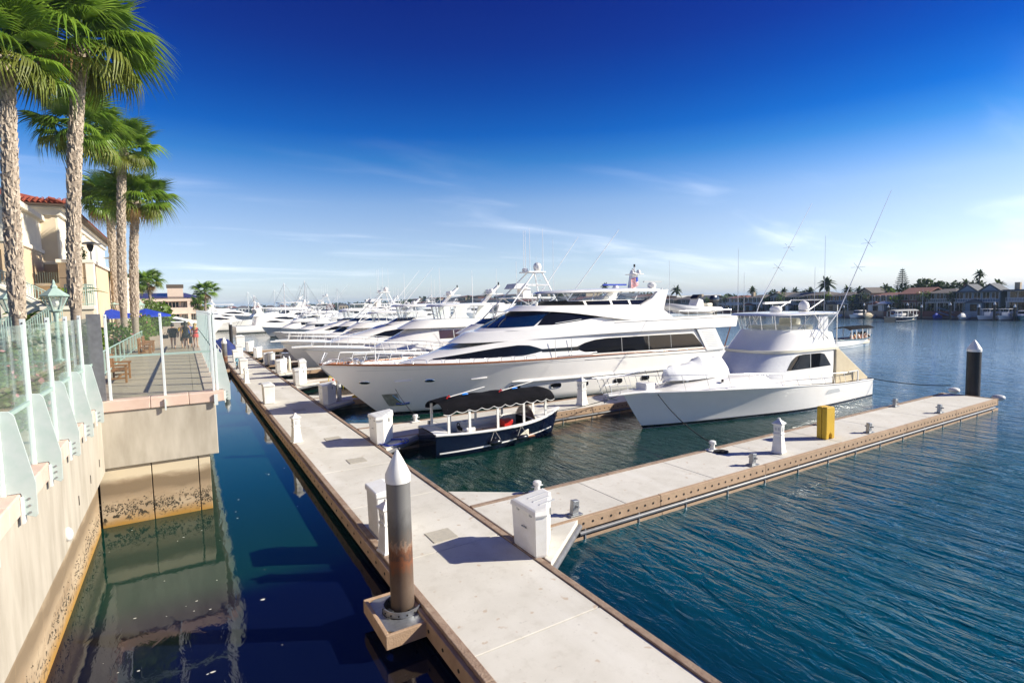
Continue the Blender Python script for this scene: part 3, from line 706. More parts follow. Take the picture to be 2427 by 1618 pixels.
# ---------------------------------------------------------------- big motor yacht
def big_yacht():
    r=boat('motor_yacht',5.9,29.3,'large white three deck motor yacht with black wraparound windows and teak cap rail','yacht')
    H=Hull(30,6.5,[(0,3.13),(2.6,2.99),(6.7,2.86),(11,2.79),(15,2.73),(19,2.66),(24,2.54),(30,2.42)],rake=4.0,draft=.6,tm=.40,p=2.0,sternw=.93,flare=1.9,wl=.84)
    H.build(r,n=60,rows=16,bootz=(.02,.22),deckdrop=.10)
    H.rail(r,'cap_rail','teak',0.0,.90,.03,.055,n=60)
    H.band(r,'white_boot_line','gelgrey',.05,1,[(0,.26),(1,.26)],[(0,.31),(1,.31)],.014)
    H.band(r,'hull_seam','blackg',.5,.93,[(.5,2.50),(.93,2.22)],[(.5,2.525),(.93,2.245)],.012,n=30,rows=1)
    H.band(r,'bulwark_seam','gelgrey',.05,.5,[(.05,2.72),(.5,2.50)],[(.05,2.735),(.5,2.515)],.010,n=30,rows=1)
    # long moulded rub strake
    m=MB()
    for sd in (1,-1): m.tube([H.pt(t,lerp(1.55,1.30,(t-.33)/.62),sd,.03) for t in [.33+.62*i/30 for i in range(31)]],[.03]+[.10]*29+[.05],8)
    m.build('rub_strake','gel',r,smooth=60)
    # fold-out bow bulwark rails
    m=MB()
    for sd in (1,-1):
        for i in range(14):
            t0=.015+i*.0265; pts=[]
            for k,(dt,dz) in enumerate(((0,.0),(.001,.22),(.004,.25),(.019,.25),(.022,.22),(.023,0))):
                p=H.pt(t0+dt,H.sheer(t0+dt),sd); pts.append((p[0],p[1]-sd*.05,p[2]+.03+dz))
            m.tube(pts,.016,5)
    m.build('bulwark_rail','steel',r,smooth=60)
    H.guard(r,'bow_rail',.03,.20,.62,.50,6,.022,.25,lean=-.35,sides=(1,),mt='alu')
    g=MB()
    for sd in (1,-1):
        g.tube([H.pt(.0,3.13,0),(.35,sd*.25,3.75)],.03,6); g.tube([(.1,sd*.15,3.15),(.7,sd*.35,3.3)],.03,6)
    g.build('bow_pulpit','alu',r,smooth=60)
    MB().cyl((2.9,-.2,2.9),(2.9,-.2,4.1),.03,.02,8).build('jackstaff','alu',r)
    for x,y in ((2.0,.5),(2.0,-.5)): MB().lathe([(.12,0),(.12,.15),(.2,.18),(.2,.3),(.1,.33)],(x,y,2.95),12).build('windlass','steel',r,smooth=40)
    # anchor pocket and hull fittings, port and starboard
    for sd in (-1,1):
        def ph(t,z,o=.015): return H.pt(t,z,sd,o)
        g=MB(); g.grid([[ph(lerp(.055,.088,u)-.010*(1-k/4),lerp(.60,1.32,k/4),.012) for k in range(5)] for u in [i/5 for i in range(6)]])
        pk=g.build('anchor_pocket','pocket',r,smooth=50)
        a=MB(); c=ph(.080,.95,.06); a.tube([ph(.075,1.25,.05),ph(.082,.75,.08)],.05,6); a.tube([ph(.066,.72,.06),ph(.082,.68,.10),ph(.098,.74,.06)],.06,6)
        a.build('anchor','steel',pk,smooth=60)
        for t,z in ((.10,2.03),(.245,1.93)):
            b=MB(); b.tube([ph(t,z,.02),ph(t+.032,z+.02,.02)],.055,6); b.build('vent_slot','gel',r,smooth=60)
        for t,z in ((.045,2.05),(.165,1.99)):
            b=MB(); q=[]
            for k in range(17):
                a_=2*math.pi*k/16; q.append(ph(t+.0095*math.cos(a_),z+.075*math.sin(a_),.02))
            b.tube(q,.022,5); fr=b.build('fairlead','steel',r,smooth=60)
            b=MB(); b.add([ph(t,z,.012)]+[ph(t+.0088*math.cos(2*math.pi*k/16),z+.065*math.sin(2*math.pi*k/16),.012) for k in range(16)],[(0,k+1,(k+1)%16+1) for k in range(16)]); b.build('fairlead_opening','glass_d',fr)
        for t,z in ((.335,1.18),(.43,1.09),(.497,1.04),(.59,.97),(.67,.95),(.74,.93)):
            b=MB(); q=[]
            for k in range(21):
                a_=2*math.pi*k/20; q.append(ph(t+.0125*math.copysign(abs(math.cos(a_))**.6,math.cos(a_)),z+.15*math.copysign(abs(math.sin(a_))**.6,math.sin(a_)),.015))
            b.tube(q,.022,5); fr=b.build('porthole','steel',r,smooth=60)
            c=ph(t,z,.02); b=MB(); b.add([c]+q[:20],[(0,k+1,(k+1)%20+1) for k in range(20)]); b.build('pane','glass_d',fr)
    # main deck house
    A=Tier([(4.4,0,2.9),(4.9,.85,2.9),(6.3,1.75,2.85),(9,2.5,2.7),(12,2.95,2.6),(15,3.08,2.5),(20,3.12,2.4),(25.8,3.12,2.3),(27.6,3.1,2.3),(27.6,0,2.3)],
           [(6.6,0,3.42),(6.95,.75,3.46),(8.0,1.6,3.62),(9.9,2.3,3.86),(12.3,2.78,4.02),(15,2.97,4.10),(20,3.02,4.08),(25.2,3.02,4.02),(26.8,3.0,4.0),(26.8,0,4.0)])
    A.build(r,'main_house','gel',n=60)
    w1=A.patchx(r,'side_window','glass_d',5.9,12.1,[(5.9,3.08),(9,3.05),(11,3.06),(11.7,3.16),(12.1,3.24)],[(5.9,3.11),(7.5,3.32),(9.2,3.54),(10.6,3.66),(11.3,3.62),(11.8,3.47),(12.1,3.36)],n=40)
    A.patchx(r,'window_band','glass_d',12.1,14.7,[(12.1,3.18),(14.7,3.12)],[(12.1,3.36),(14.7,3.36)],n=14)
    w2=A.patchx(r,'saloon_window','glass_d',14.6,26.0,[(14.6,3.2),(15.2,2.98),(15.9,2.86),(20,2.78),(25.9,2.66),(26.0,2.66)],[(14.6,3.36),(15.2,3.56),(16.0,3.70),(17,3.75),(21,3.72),(24.95,3.66),(25.0,3.64),(26.0,2.67)],n=60)
    for x in (10.1,): A.patchx(w1,'mullion','blackg',x-.015,x+.015,[(0,3.05)],[(0,3.62)],off=.02,n=1)
    for x in (18.2,20.6,22.7): A.patchx(w2,'mullion','gelgrey',x-.014,x+.014,[(0,2.80)],[(0,3.71)],off=.02,n=1)
    MB().tube([(12.9,-3.09,2.7),(12.9,-3.09,3.9)],.02,6).tube([(14.1,-3.1,2.7),(14.1,-3.1,3.95)],.02,6).build('boarding_pole','steel',r)
    m=MB()
    for sd in (1,-1): m.tube([(13.3,sd*3.12,2.98),(15.6,sd*3.2,2.94),(16.0,sd*3.2,2.94)],.025,6)
    m.build('grab_rail','steel',r,smooth=60)
    # aft wing with louvres
    for sd in (-1,1):
        y0,y1=(sd*3.16,sd*3.08)
        wg=MB().prism([(25.2,4.0),(27.2,4.0),(28.3,2.35),(26.3,2.35)],'y',min(y0,y1),max(y0,y1)).build('aft_wing','gel',r,bevel=.02)
        for k in range(9):
            z=3.76-k*.135; xs=25.75+ (3.76-z)*.64
            MB().prism([(xs,z),(xs+1.15,z-.02),(xs+1.15,z-.055),(xs,z-.035)],'y',sd*3.163-.006,sd*3.163+.006).build('louvre','gelgrey',wg)
    # upper deck brow, boat deck and pilothouse
    B=Tier([(7.4,0,3.86),(7.9,1.0,3.86),(9.6,2.05,3.90),(12.3,2.85,3.98),(16,3.18,4.06),(22,3.26,4.05),(29.0,3.2,3.98),(29.3,3.1,3.98),(29.3,0,3.98)],
           [(8.6,0,4.42),(9.0,.9,4.44),(10.6,1.9,4.54),(13,2.72,4.66),(16,3.08,4.78),(22,3.2,4.86),(29.3,3.16,4.86),(29.55,3.05,4.86),(29.55,0,4.86)])
    B.build(r,'upper_deck','gel',n=60,crown=.03)
    B.patchx(r,'deck_line','blackg',17.5,29.2,[(0,4.70)],[(0,4.725)],off=.012,n=30,rows=1)
    C=Tier([(9.2,0,4.44),(9.5,1.0,4.44),(10.5,1.95,4.48),(12.5,2.5,4.55),(15,2.68,4.62),(18,2.75,4.7),(19.5,2.75,4.75),(19.5,0,4.75)],
           [(12.3,0,5.66),(12.45,.9,5.66),(13.0,1.65,5.64),(14,2.15,5.62),(15.6,2.38,5.58),(18,2.5,5.5),(19.5,2.5,5.5),(19.5,0,5.5)])
    C.build(r,'pilothouse','gel',n=50)
    uc=C.ux(12.2,.3)
    ws=C.patch(r,'windscreen','glass_b',-uc,uc,lambda u:.17,lambda u:.97,.014,n=40,rows=6)
    for u in (-.085,.085): C.patch(ws,'mullion','blackg',u-.002,u+.002,lambda u:.16,lambda u:.97,.02,n=1)
    for a,b in ((-.16,-.06),(-.05,.05),(.06,.16)):
        p=[C.P(lerp(a,b,k/5),lerp(.2,.62,k/5),.05) for k in range(6)]
        MB().tube(p,.02,5).tube([C.P(lerp(b-.05,b+.04,k/4),lerp(.5,.72,k/4),.06) for k in range(5)],.016,5).build('wiper','black',ws)
    C.patchx(r,'pilothouse_side_window','glass_d',12.2,17.6,[(12.2,4.75),(13.2,4.74),(15,4.90),(17.6,5.16)],[(12.2,4.76),(12.9,5.30),(13.6,5.6),(15.2,5.56),(16.5,5.42),(17.6,5.18)],off=.02,n=30)
    C.patchx(r,'door_window_trim','gelgrey',13.35,15.3,[(13.35,4.80),(15.3,4.98)],[(13.35,4.83),(15.3,5.01)],off=.035,n=8,rows=1)
    D=Tier([(11.5,0,5.60),(11.8,1.1,5.60),(12.7,1.95,5.58),(14.6,2.5,5.42),(17,2.85,5.1),(19,2.98,4.88),(22.6,2.98,4.86),(23.2,2.9,4.86),(23.2,0,4.86)],
           [(12.2,0,5.86),(12.5,1.0,5.86),(13.4,1.8,5.86),(15,2.3,5.84),(17,2.55,5.82),(19,2.62,5.8),(21.6,2.62,5.72),(22.3,2.55,5.6),(22.3,0,5.6)])
    D.build(r,'flybridge_coaming','gel',n=50)
    E=Tier([(13.3,0,5.84),(13.5,.9,5.84),(14.2,1.7,5.84),(15.6,2.15,5.83),(18,2.4,5.8),(21.4,2.4,5.74),(21.6,0,5.74)],
           [(14.2,0,6.18),(14.4,.85,6.18),(15,1.55,6.18),(16.2,1.98,6.17),(18,2.2,6.15),(21.6,2.2,6.12),(21.8,0,6.12)])
    fw=E.build(r,'flybridge_windscreen','glass_d',n=40,top=False)
    for x in (16.0,18.0,19.6): E.patchx(fw,'mullion','gel',x-.09,x+.09,[(0,5.82)],[(0,6.17)],off=.02,n=2)
    E.patchx(fw,'frame','gel',15,21.5,[(0,6.12)],[(0,6.19)],off=.02,n=12,rows=1)
    F=Tier([(14.2,0,6.18),(14.4,.85,6.18),(15,1.55,6.18),(16.2,1.98,6.17),(18,2.2,6.15),(21.6,2.2,6.12),(21.8,0,6.12)],
           [(14.5,0,6.70),(14.7,.8,6.70),(15.2,1.5,6.70),(16.2,1.9,6.70),(18,2.1,6.70),(21.6,2.1,6.70),(21.8,0,6.70)])
    F.build(r,'clear_enclosure','vinyl',n=40,top=False)
    m=MB()
    for x,dx in ((15.0,-.35),(16.6,.3),(18.4,.7),(18.2,-.7),(20.2,.5)):
        for sd in (1,-1): m.tube([(x,sd*interp([(15,1.6),(16.2,2.0),(18,2.2),(22,2.22)],x),6.15),(x+dx,sd*interp([(15,1.5),(16.2,1.92),(18,2.12),(22,2.12)],x+dx),6.72)],.035,6)
    m.build('enclosure_frame','alu',r,kind='stuff')
    G=Tier([(13.9,0,6.68),(14.1,1.1,6.68),(14.9,1.95,6.68),(16.5,2.4,6.70),(19,2.5,6.72),(22,2.45,6.72),(22.6,2.3,6.72),(22.6,0,6.72)],
           [(14.0,0,6.74),(14.2,1.08,6.74),(15,1.92,6.76),(16.5,2.36,6.80),(19,2.46,6.84),(22,2.4,6.84),(22.5,2.25,6.84),(22.5,0,6.84)])
    G.build(r,'hardtop','gel',n=40,crown=.12,inset=.25)
    for sd in (1,-1):
        MB().prism([(18.9,5.78),(20.2,5.74),(21.3,6.2),(21.9,6.72),(22.9,6.80),(22.6,5.9),(22.3,4.9),(20.6,4.9),(19.4,5.4)],'y',sd*2.55-.14,sd*2.55+.14).build('arch_wing','gel',r,bevel=.05)
    MB().prism([(21.6,4.95),(22.1,4.95),(22.05,5.08),(21.5,5.08)],'y',-2.72,-2.68).build('side_light','black',r)
    # mast and antennas
    mr=MB(); mr.loft([[(22.0+a*.28+.25*h,b*.16,6.85+1.25*h) for a,b in ((-1,-1),(1,-1),(1,1),(-1,1))] for h in (0,.5,1)]); mast=mr.build('mast','gel',r,bevel=.03)
    MB().bx(21.9,22.7,-.55,.55,7.95,8.0).build('spreader','gel',mast)
    MB().lathe([(.16,0),(.17,.12),(.12,.24),(.03,.28)],(22.3,-.42,8.0),14).build('dome','gel',mast,smooth=50)
    MB().lathe([(.17,0),(.18,.14),(.13,.28),(.03,.33)],(22.5,.42,8.0),14).build('dome','gel',mast,smooth=50)
    MB().cyl((22.3,0,8.0),(22.3,0,8.55),.05).build('light_stub','alu',mast); MB().lathe([(.07,0),(.07,.2)],(22.3,0,8.5),10).build('anchor_light','black',mast)
    MB().tube([(21.6,-.5,8.35),(21.9,-.4,8.2),(22.1,-.3,8.1)],.03,5).build('horn','galv',mast)
    # radar scanners
    MB().lathe([(.2,0),(.24,.1),(.16,.26)],(20.2,-.3,6.9),14).build('radar_pedestal','gel',r,smooth=40)
    MB().bx(19.05,21.2,-.36,-.24,7.16,7.27).build('radar_scanner','canvas_u',r)
    MB().lathe([(.18,0),(.30,.15),(.30,.3),(.16,.42)],(22.1,-1.9,6.88),14).build('radar_pedestal','gel',r,smooth=40)
    MB().bx(21.3,23.0,-1.98,-1.86,7.32,7.40).build('radar_scanner','gelgrey',r)
    for x,y,z0,z1 in ((23.2,-2.5,4.9,8.8),(14.8,1.6,6.8,9.2),(16.5,2.0,6.8,10.5)): MB().cyl((x,y,z0),(x,y,z1),.016,.008,6).build('whip_antenna','alu',r)
    MB().lathe([(.05,0),(.09,.05),(.11,.14),(.11,.2)],(13.0,-1.0,5.9),10).build('searchlight','gel',r,smooth=40)
    # folded white parasol-like crane on the boat deck
    MB().lathe([(.10,0),(.10,.2),(.16,.25),(.19,.7),(.13,1.5),(.03,2.1)],(25.3,.2,4.9),12).build('deck_crane','gel',r,smooth=40)
    m=MB()
    pts=[(23.6,-3.0,5.3),(29.2,-3.0,5.25),(29.2,3.0,5.25),(23.6,3.0,5.3)]
    m.tube(pts,.02,5)
    for k in range(7): m.tube([(23.6+k*.93,-3.0,4.9),(23.6+k*.93,-3.0,5.29)],.016,5)
    m.build('boat_deck_rail','steel',r)
    for sd in (-1,1):
        MB().bx(28.0,30.1,min(sd*.0,sd*3.0),max(sd*.0,sd*3.0),.35,.5).build('swim_platform','teak',r)
    MB().tube([(28.6,-2.9,2.5),(29.3,-2.9,4.0)],.04,6).build('flagstaff','teak',r)
    return r
yacht=big_yacht()
# flag on the mast (a thing of its own: it hangs there)
def flag():
    f=empty('flag',(5.9+22.35,29.3-.3,7.15),0,'small striped red white and blue flag hanging on the yacht mast','flag')
    fm=[]
    def P(u,v): return (-.62*u,-.06*math.sin(u*5)-.04*v,.62*(1-v)-.16*u+.03*math.sin(u*6+v))
    for k in range(13):
        a,b=k/13,(k+1)/13; u0=.42 if k<7 else 0
        MB().grid([[P(lerp(u0,1,i/8),a),P(lerp(u0,1,i/8),b)] for i in range(9)]).build('stripe','red' if k%2==0 else 'canvas_w',f)
    MB().grid([[P(.42*i/5,0),P(.42*i/5,7/13)] for i in range(6)]).build('canton','canvas_u',f)
flag()
def tender(x,y,z,label,rz=0):
    t=boat('tender',x,y,label,'dinghy',rz,z=z); 
    m=MB(); pts=[(3.9,-.75,.32),(2,-.78,.34),(.9,-.62,.42),(.2,-.2,.55),(.2,.2,.55),(.9,.62,.42),(2,.78,.34),(3.9,.75,.32)]
    m.tube(pts,[.15,.22,.23,.22,.22,.23,.22,.15],12); m.build('inflatable_tube','gelgrey',t,smooth=60)
    MB().loft([[(.5,0,.2),(.5,.02,.35),(.5,-.02,.35)],[(1.5,0,.02),(1.5,.55,.36),(1.5,-.55,.36)],[(3.9,0,.02),(3.9,.62,.34),(3.9,-.62,.34)]]).build('hull','gel',t)
    MB().prism([(2.0,.35),(2.9,.35),(2.75,.95),(2.35,1.05)],'y',-.35,.35).build('console','gel',t,bevel=.05)
    MB().bx(3.0,3.5,-.45,.45,.35,.72).build('seat','cream',t,bevel=.06)
    MB().prism([(2.2,1.05),(2.5,1.3),(2.55,1.28),(2.3,1.02)],'y',-.3,.3).build('windscreen','glass_d',t)
    om=MB(); om.loft([[(4.15+a*.30*s_,b*.22*s_,z_) for a,b in ((-1,-.8),(-.4,-1),(.6,-1),(1,-.6),(1,.6),(.6,1),(-.4,1),(-1,.8))] for s_,z_ in ((.75,.45),(.9,.55),(1,.85),(.95,1.1),(.6,1.22))])
    e=om.build('outboard','blackg',t,smooth=50); MB().prism([(4.05,.5),(4.35,.5),(4.3,-.15),(4.1,-.15)],'y',-.07,.07).build('leg','blackg',e)
    return t
tender(5.9+23.9,29.3-1.6,4.92,'grey inflatable tender with black outboard on the big yacht boat deck').scale=(1.25,1.1,1.15)
# ---------------------------------------------------------------- sport fishing yacht in the near slip
def lump_cover(root,x0,x1,y,z0,hts,w,name='cover',mt='canvas_w',seed=1,n=26):
    R=[]; 
    for i in range(n+1):
        u=i/n; x=lerp(x0,x1,u); wd=w*max(.04,math.sin(math.pi*min(max(u,.0),1))**.45); h=interp(hts,u); r=[]
        for k in range(15):
            a=math.pi*k/14; nn=mnoise.noise(Vector((x*2.6,k*.9+seed*9,seed)))*.09+mnoise.noise(Vector((x*6,k*1.7,seed)))*.03
            cy=math.cos(a); sz=math.sin(a)
            r.append((x+nn*.5,y+cy*wd*(1+nn)+ nn,z0+ max(0,h*(1-abs(cy)**1.7))*(1+nn*1.2)))
        R.append(r)
    m=MB(); m.loft(R,False,False,False); return m.build(name,mt,root,smooth=40)
def sportfish():
    r=boat('sport_fishing_yacht',17.25,18.75,'white sport fishing yacht with outriggers and clear flybridge curtains in the near slip','yacht')
    H=Hull(18.0,4.9,[(0,1.86),(3,1.80),(6.4,1.70),(10,1.48),(14,1.2),(18,1.08)],rake=1.75,draft=.6,tm=.5,p=1.9,sternw=.93,flare=2.1,wl=.86)
    H.build(r,n=50,rows=14,bootz=(.02,.15))
    H.rail(r,'rub_rail','gel',0,1,-.03,.035,n=50)
    m=MB(); m.prism([(-1.05,-.22),(-1.0,.22),(.2,.36),(1.2,.5),(1.2,-.5),(.2,-.36)],'z',1.80,1.90); m.build('bow_pulpit','gel',r,bevel=.03)
    m=MB()
    for sd in (1,-1):
        m.tube([(-1.05,sd*.20,1.9),(-1.35,sd*.22,2.62)],.018,5); m.tube([(-.4,sd*.3,1.9),(-.7,sd*.32,2.65)],.018,5); m.tube([(-1.0,sd*.2,2.25),(.1,sd*.42,2.25)],.014,5)
    m.tube([(-1.35,-.22,2.62),(-1.35,.22,2.62)],.018,5)
    m.build('pulpit_rail','steel',r)
    H.guard(r,'bow_rail',.03,.90,.80,.55,13,.017,.12,lean=.42,pulpit=1.9)
    a=MB(); a.tube([(-.95,0,1.72),(-.35,0,1.55)],.03,6); a.tube([(-1.0,-.16,1.70),(-1.1,0,1.52),(-1.0,.16,1.70)],.03,6); a.build('anchor','galv',r)
    T=Tier([(2.0,0,1.7),(2.3,.6,1.7),(3.6,1.25,1.66),(6,1.8,1.55),(9,2.0,1.42),(11.5,2.0,1.3),(11.5,0,1.3)],[(3.0,0,1.88),(3.2,.5,1.90),(4.2,1.0,1.95),(6,1.45,2.02),(9,1.65,2.05),(11.5,1.7,2.05),(11.5,0,2.05)])
    T.build(r,'trunk_cabin','gel',n=36,crown=.10,inset=.3)
    MB().bx(1.15,1.75,-.35,.35,1.75,2.2).build('deck_box','gel',r,bevel=.05)
    MB().bx(5.25,5.35,-1.42,-1.36,2.0,2.14).build('deck_vent','black',r)
    A=Tier([(7.35,0,1.75),(7.55,1.0,1.72),(8.15,1.65,1.68),(9.46,1.98,1.5),(12.32,2.05,1.3),(14.10,2.05,1.2),(14.10,0,1.2)],
           [(8.92,0,3.20),(9.08,.94,3.20),(9.55,1.57,3.20),(10.70,1.93,3.20),(12.73,2.03,3.20),(14.30,2.03,3.20),(14.30,0,3.20)])
    A.build(r,'deckhouse','gel',n=44)
    w=A.patchx(r,'side_window','glass_d',9.75,13.75,[(9.75,2.22),(13.75,2.22)],[(9.75,2.24),(10.1,2.66),(10.6,2.95),(11.2,3.0),(12.7,2.98),(13.1,2.9),(13.75,2.24)],off=.015,n=30)
    A.patchx(w,'mullion','gelgrey',11.75,11.8,[(0,2.24)],[(0,2.98)],off=.022,n=1)
    u=A.ux(9.9,.5); A.patch(r,'windscreen_cover','canvas_w',-u,u,lambda q:.18,lambda q:.93,.012,n=30)
    S=Tier([(8.79,0,3.14),(8.94,.97,3.14),(9.38,1.63,3.14),(10.63,2.02,3.14),(12.73,2.11,3.12),(14.42,2.11,3.10),(14.42,0,3.10)],[(8.79,0,3.28),(8.94,.97,3.28),(9.38,1.63,3.28),(10.63,2.02,3.28),(12.73,2.11,3.26),(14.42,2.11,3.24),(14.42,0,3.24)])
    S.build(r,'flybridge_sole','cream',n=30,crown=.0)
    F=Tier([(8.90,0,3.27),(9.06,.95,3.27),(9.53,1.58,3.27),(10.69,1.95,3.27),(12.73,2.05,3.25),(14.40,2.05,3.23),(14.40,0,3.23)],[(10.0,0,4.28),(10.15,.88,4.28),(10.6,1.48,4.28),(11.6,1.80,4.28),(13.0,1.88,4.22),(14.2,1.9,4.05),(14.2,0,4.05)])
    F.build(r,'flybridge','gel',n=44)
    MB().bx(11.0,13.3,-1.3,1.3,4.25,4.52).build('helm_cover','cream',r,bevel=.08)
    MB().bx(13.4,13.9,-.2,.9,4.2,4.85).build('helm_seat','cream',r,bevel=.08)
    Hh=Tier([(9.33,0,5.12),(9.46,.95,5.12),(10.01,1.7,5.12),(11.37,2.0,5.12),(13.00,2.02,5.12),(14.50,2.02,5.10),(14.50,0,5.10)],[(9.40,0,5.18),(9.53,.95,5.18),(10.08,1.7,5.18),(11.37,2.0,5.18),(13.00,2.02,5.18),(14.50,2.02,5.16),(14.50,0,5.16)])
    Hh.build(r,'hardtop','gel',n=30,crown=.08,inset=.2)
    V=Tier([(10.0,0,4.30),(10.15,.88,4.30),(10.6,1.48,4.30),(11.6,1.78,4.30),(13.0,1.86,4.24),(14.2,1.88,4.07),(14.2,0,4.07)],[(9.8,0,5.11),(9.95,.9,5.11),(10.4,1.55,5.11),(11.5,1.85,5.11),(13,1.88,5.11),(14.3,1.88,5.1),(14.3,0,5.1)])
    V.build(r,'clear_curtain','vinyl',n=36,top=False)
    V.patchx(r,'white_curtain','canvas_w',12.75,13.7,[(12.7,4.28),(13.7,4.15)],[(12.7,5.1),(13.7,5.1)],off=.01,n=8,sides=(-1,))
    m=MB()
    for u in (-.5,-.36,-.2,-.06,.06,.2,.36,.5): m.tube([V.P(u,0,.02),V.P(u,1,.02)],.022,5)
    for sd in (1,-1):
        m.tube([(11.9,sd*1.95,3.9),(13.2,sd*1.95,5.1)],.02,5); m.tube([(13.6,sd*1.98,3.7),(12.3,sd*1.95,5.1)],.02,5); m.tube([(10.6,sd*1.4,3.75),(12.2,sd*1.8,5.08)],.025,5); m.tube([(14.45,sd*1.98,3.2),(14.45,sd*1.98,5.6)],.03,5)
    m.build('hardtop_frame','steel',r,kind='stuff')
    # outriggers, antennas, domes
    for pts in ([(12.3,-2.12,3.75),(14.2,-2.2,5.25),(19.3,-2.4,12.3)],[(12.3,2.12,3.75),(13.4,2.2,5.65),(19.3,2.4,12.3)]):
        o=MB().tube(pts,[.035,.03,.012],6).build('outrigger','alu',r)
        for k in (.35,.55):
            c=[lerp(pts[1][j],pts[2][j],k) for j in range(3)]
            MB().tube([(c[0]-.45,c[1],c[2]+.22),(c[0]+.45,c[1],c[2]-.22)],.01,5).tube([(c[0],c[1]-.4,c[2]),(c[0],c[1]+.4,c[2])],.01,5).build('spreader','steel',o)
    for x,y,z0,z1 in ((12.2,-1.95,3.4,7.7),(13.1,-1.98,3.4,9.4),(10.8,1.8,5.2,9.0),(11.5,1.9,4.0,7.6)): MB().cyl((x,y,z0),(x,y,z1),.018,.008,6).build('whip_antenna','alu',r)
    MB().lathe([(.15,0),(.28,.08),(.30,.3),(.25,.48),(.10,.6),(.02,.62)],(14.0,-.3,5.25),16).build('satellite_dome','gel',r,smooth=50)
    MB().lathe([(.28,0),(.34,.1),(.34,.2),(.2,.34)],(12.2,.3,5.25),16).build('radar_dome','gel',r,smooth=50); MB().bx(11.0,13.5,.2,.35,5.72,5.84).build('radar_scanner','gel',r,bevel=.02)
    MB().tube([(13.2,-1.0,5.3),(14.8,-1.0,5.9),(14.9,1.0,5.9),(13.2,1.0,5.3)],.03,6).build('rod_rack','alu',r)
    # cockpit and its canvas
    MB().prism([(14.15,3.12),(14.5,3.12),(17.7,1.22),(17.7,1.10),(14.15,1.15)],'y',-2.12,2.12).build('cockpit_cover','canvas_b',r,bevel=.06)
    MB().bx(16.2,16.26,-2.3,-2.24,1.1,1.75).bx(15.2,16.26,-2.3,-2.24,1.72,1.77).build('cockpit_rail','alu',r)
    H.band(r,'side_vent','gelgrey',.70,.785,[(.70,.72),(.785,.74)],[(.70,.74),(.715,.95),(.775,.95),(.785,.76)],.012,n=10,sides=(-1,1))
    return r
sportfish()
dg=empty('covered_dinghy',(17.25+2.8,18.9,2.08),0,'small boat under white canvas on the foredeck of the sport fishing yacht','dinghy')
lump_cover(dg,0,4.9,0,.05,[(0,.50),(.04,.62),(.12,.72),(.30,.70),(.44,.85),(.52,1.05),(.60,.92),(.72,.86),(.80,.98),(.86,.95),(.95,.55),(1,.2)],.80,seed=3,n=44)
for x in (1.2,3.6): MB().bx(x-.08,x+.08,-.5,.5,-.05,.2).build('chock','gel',dg)
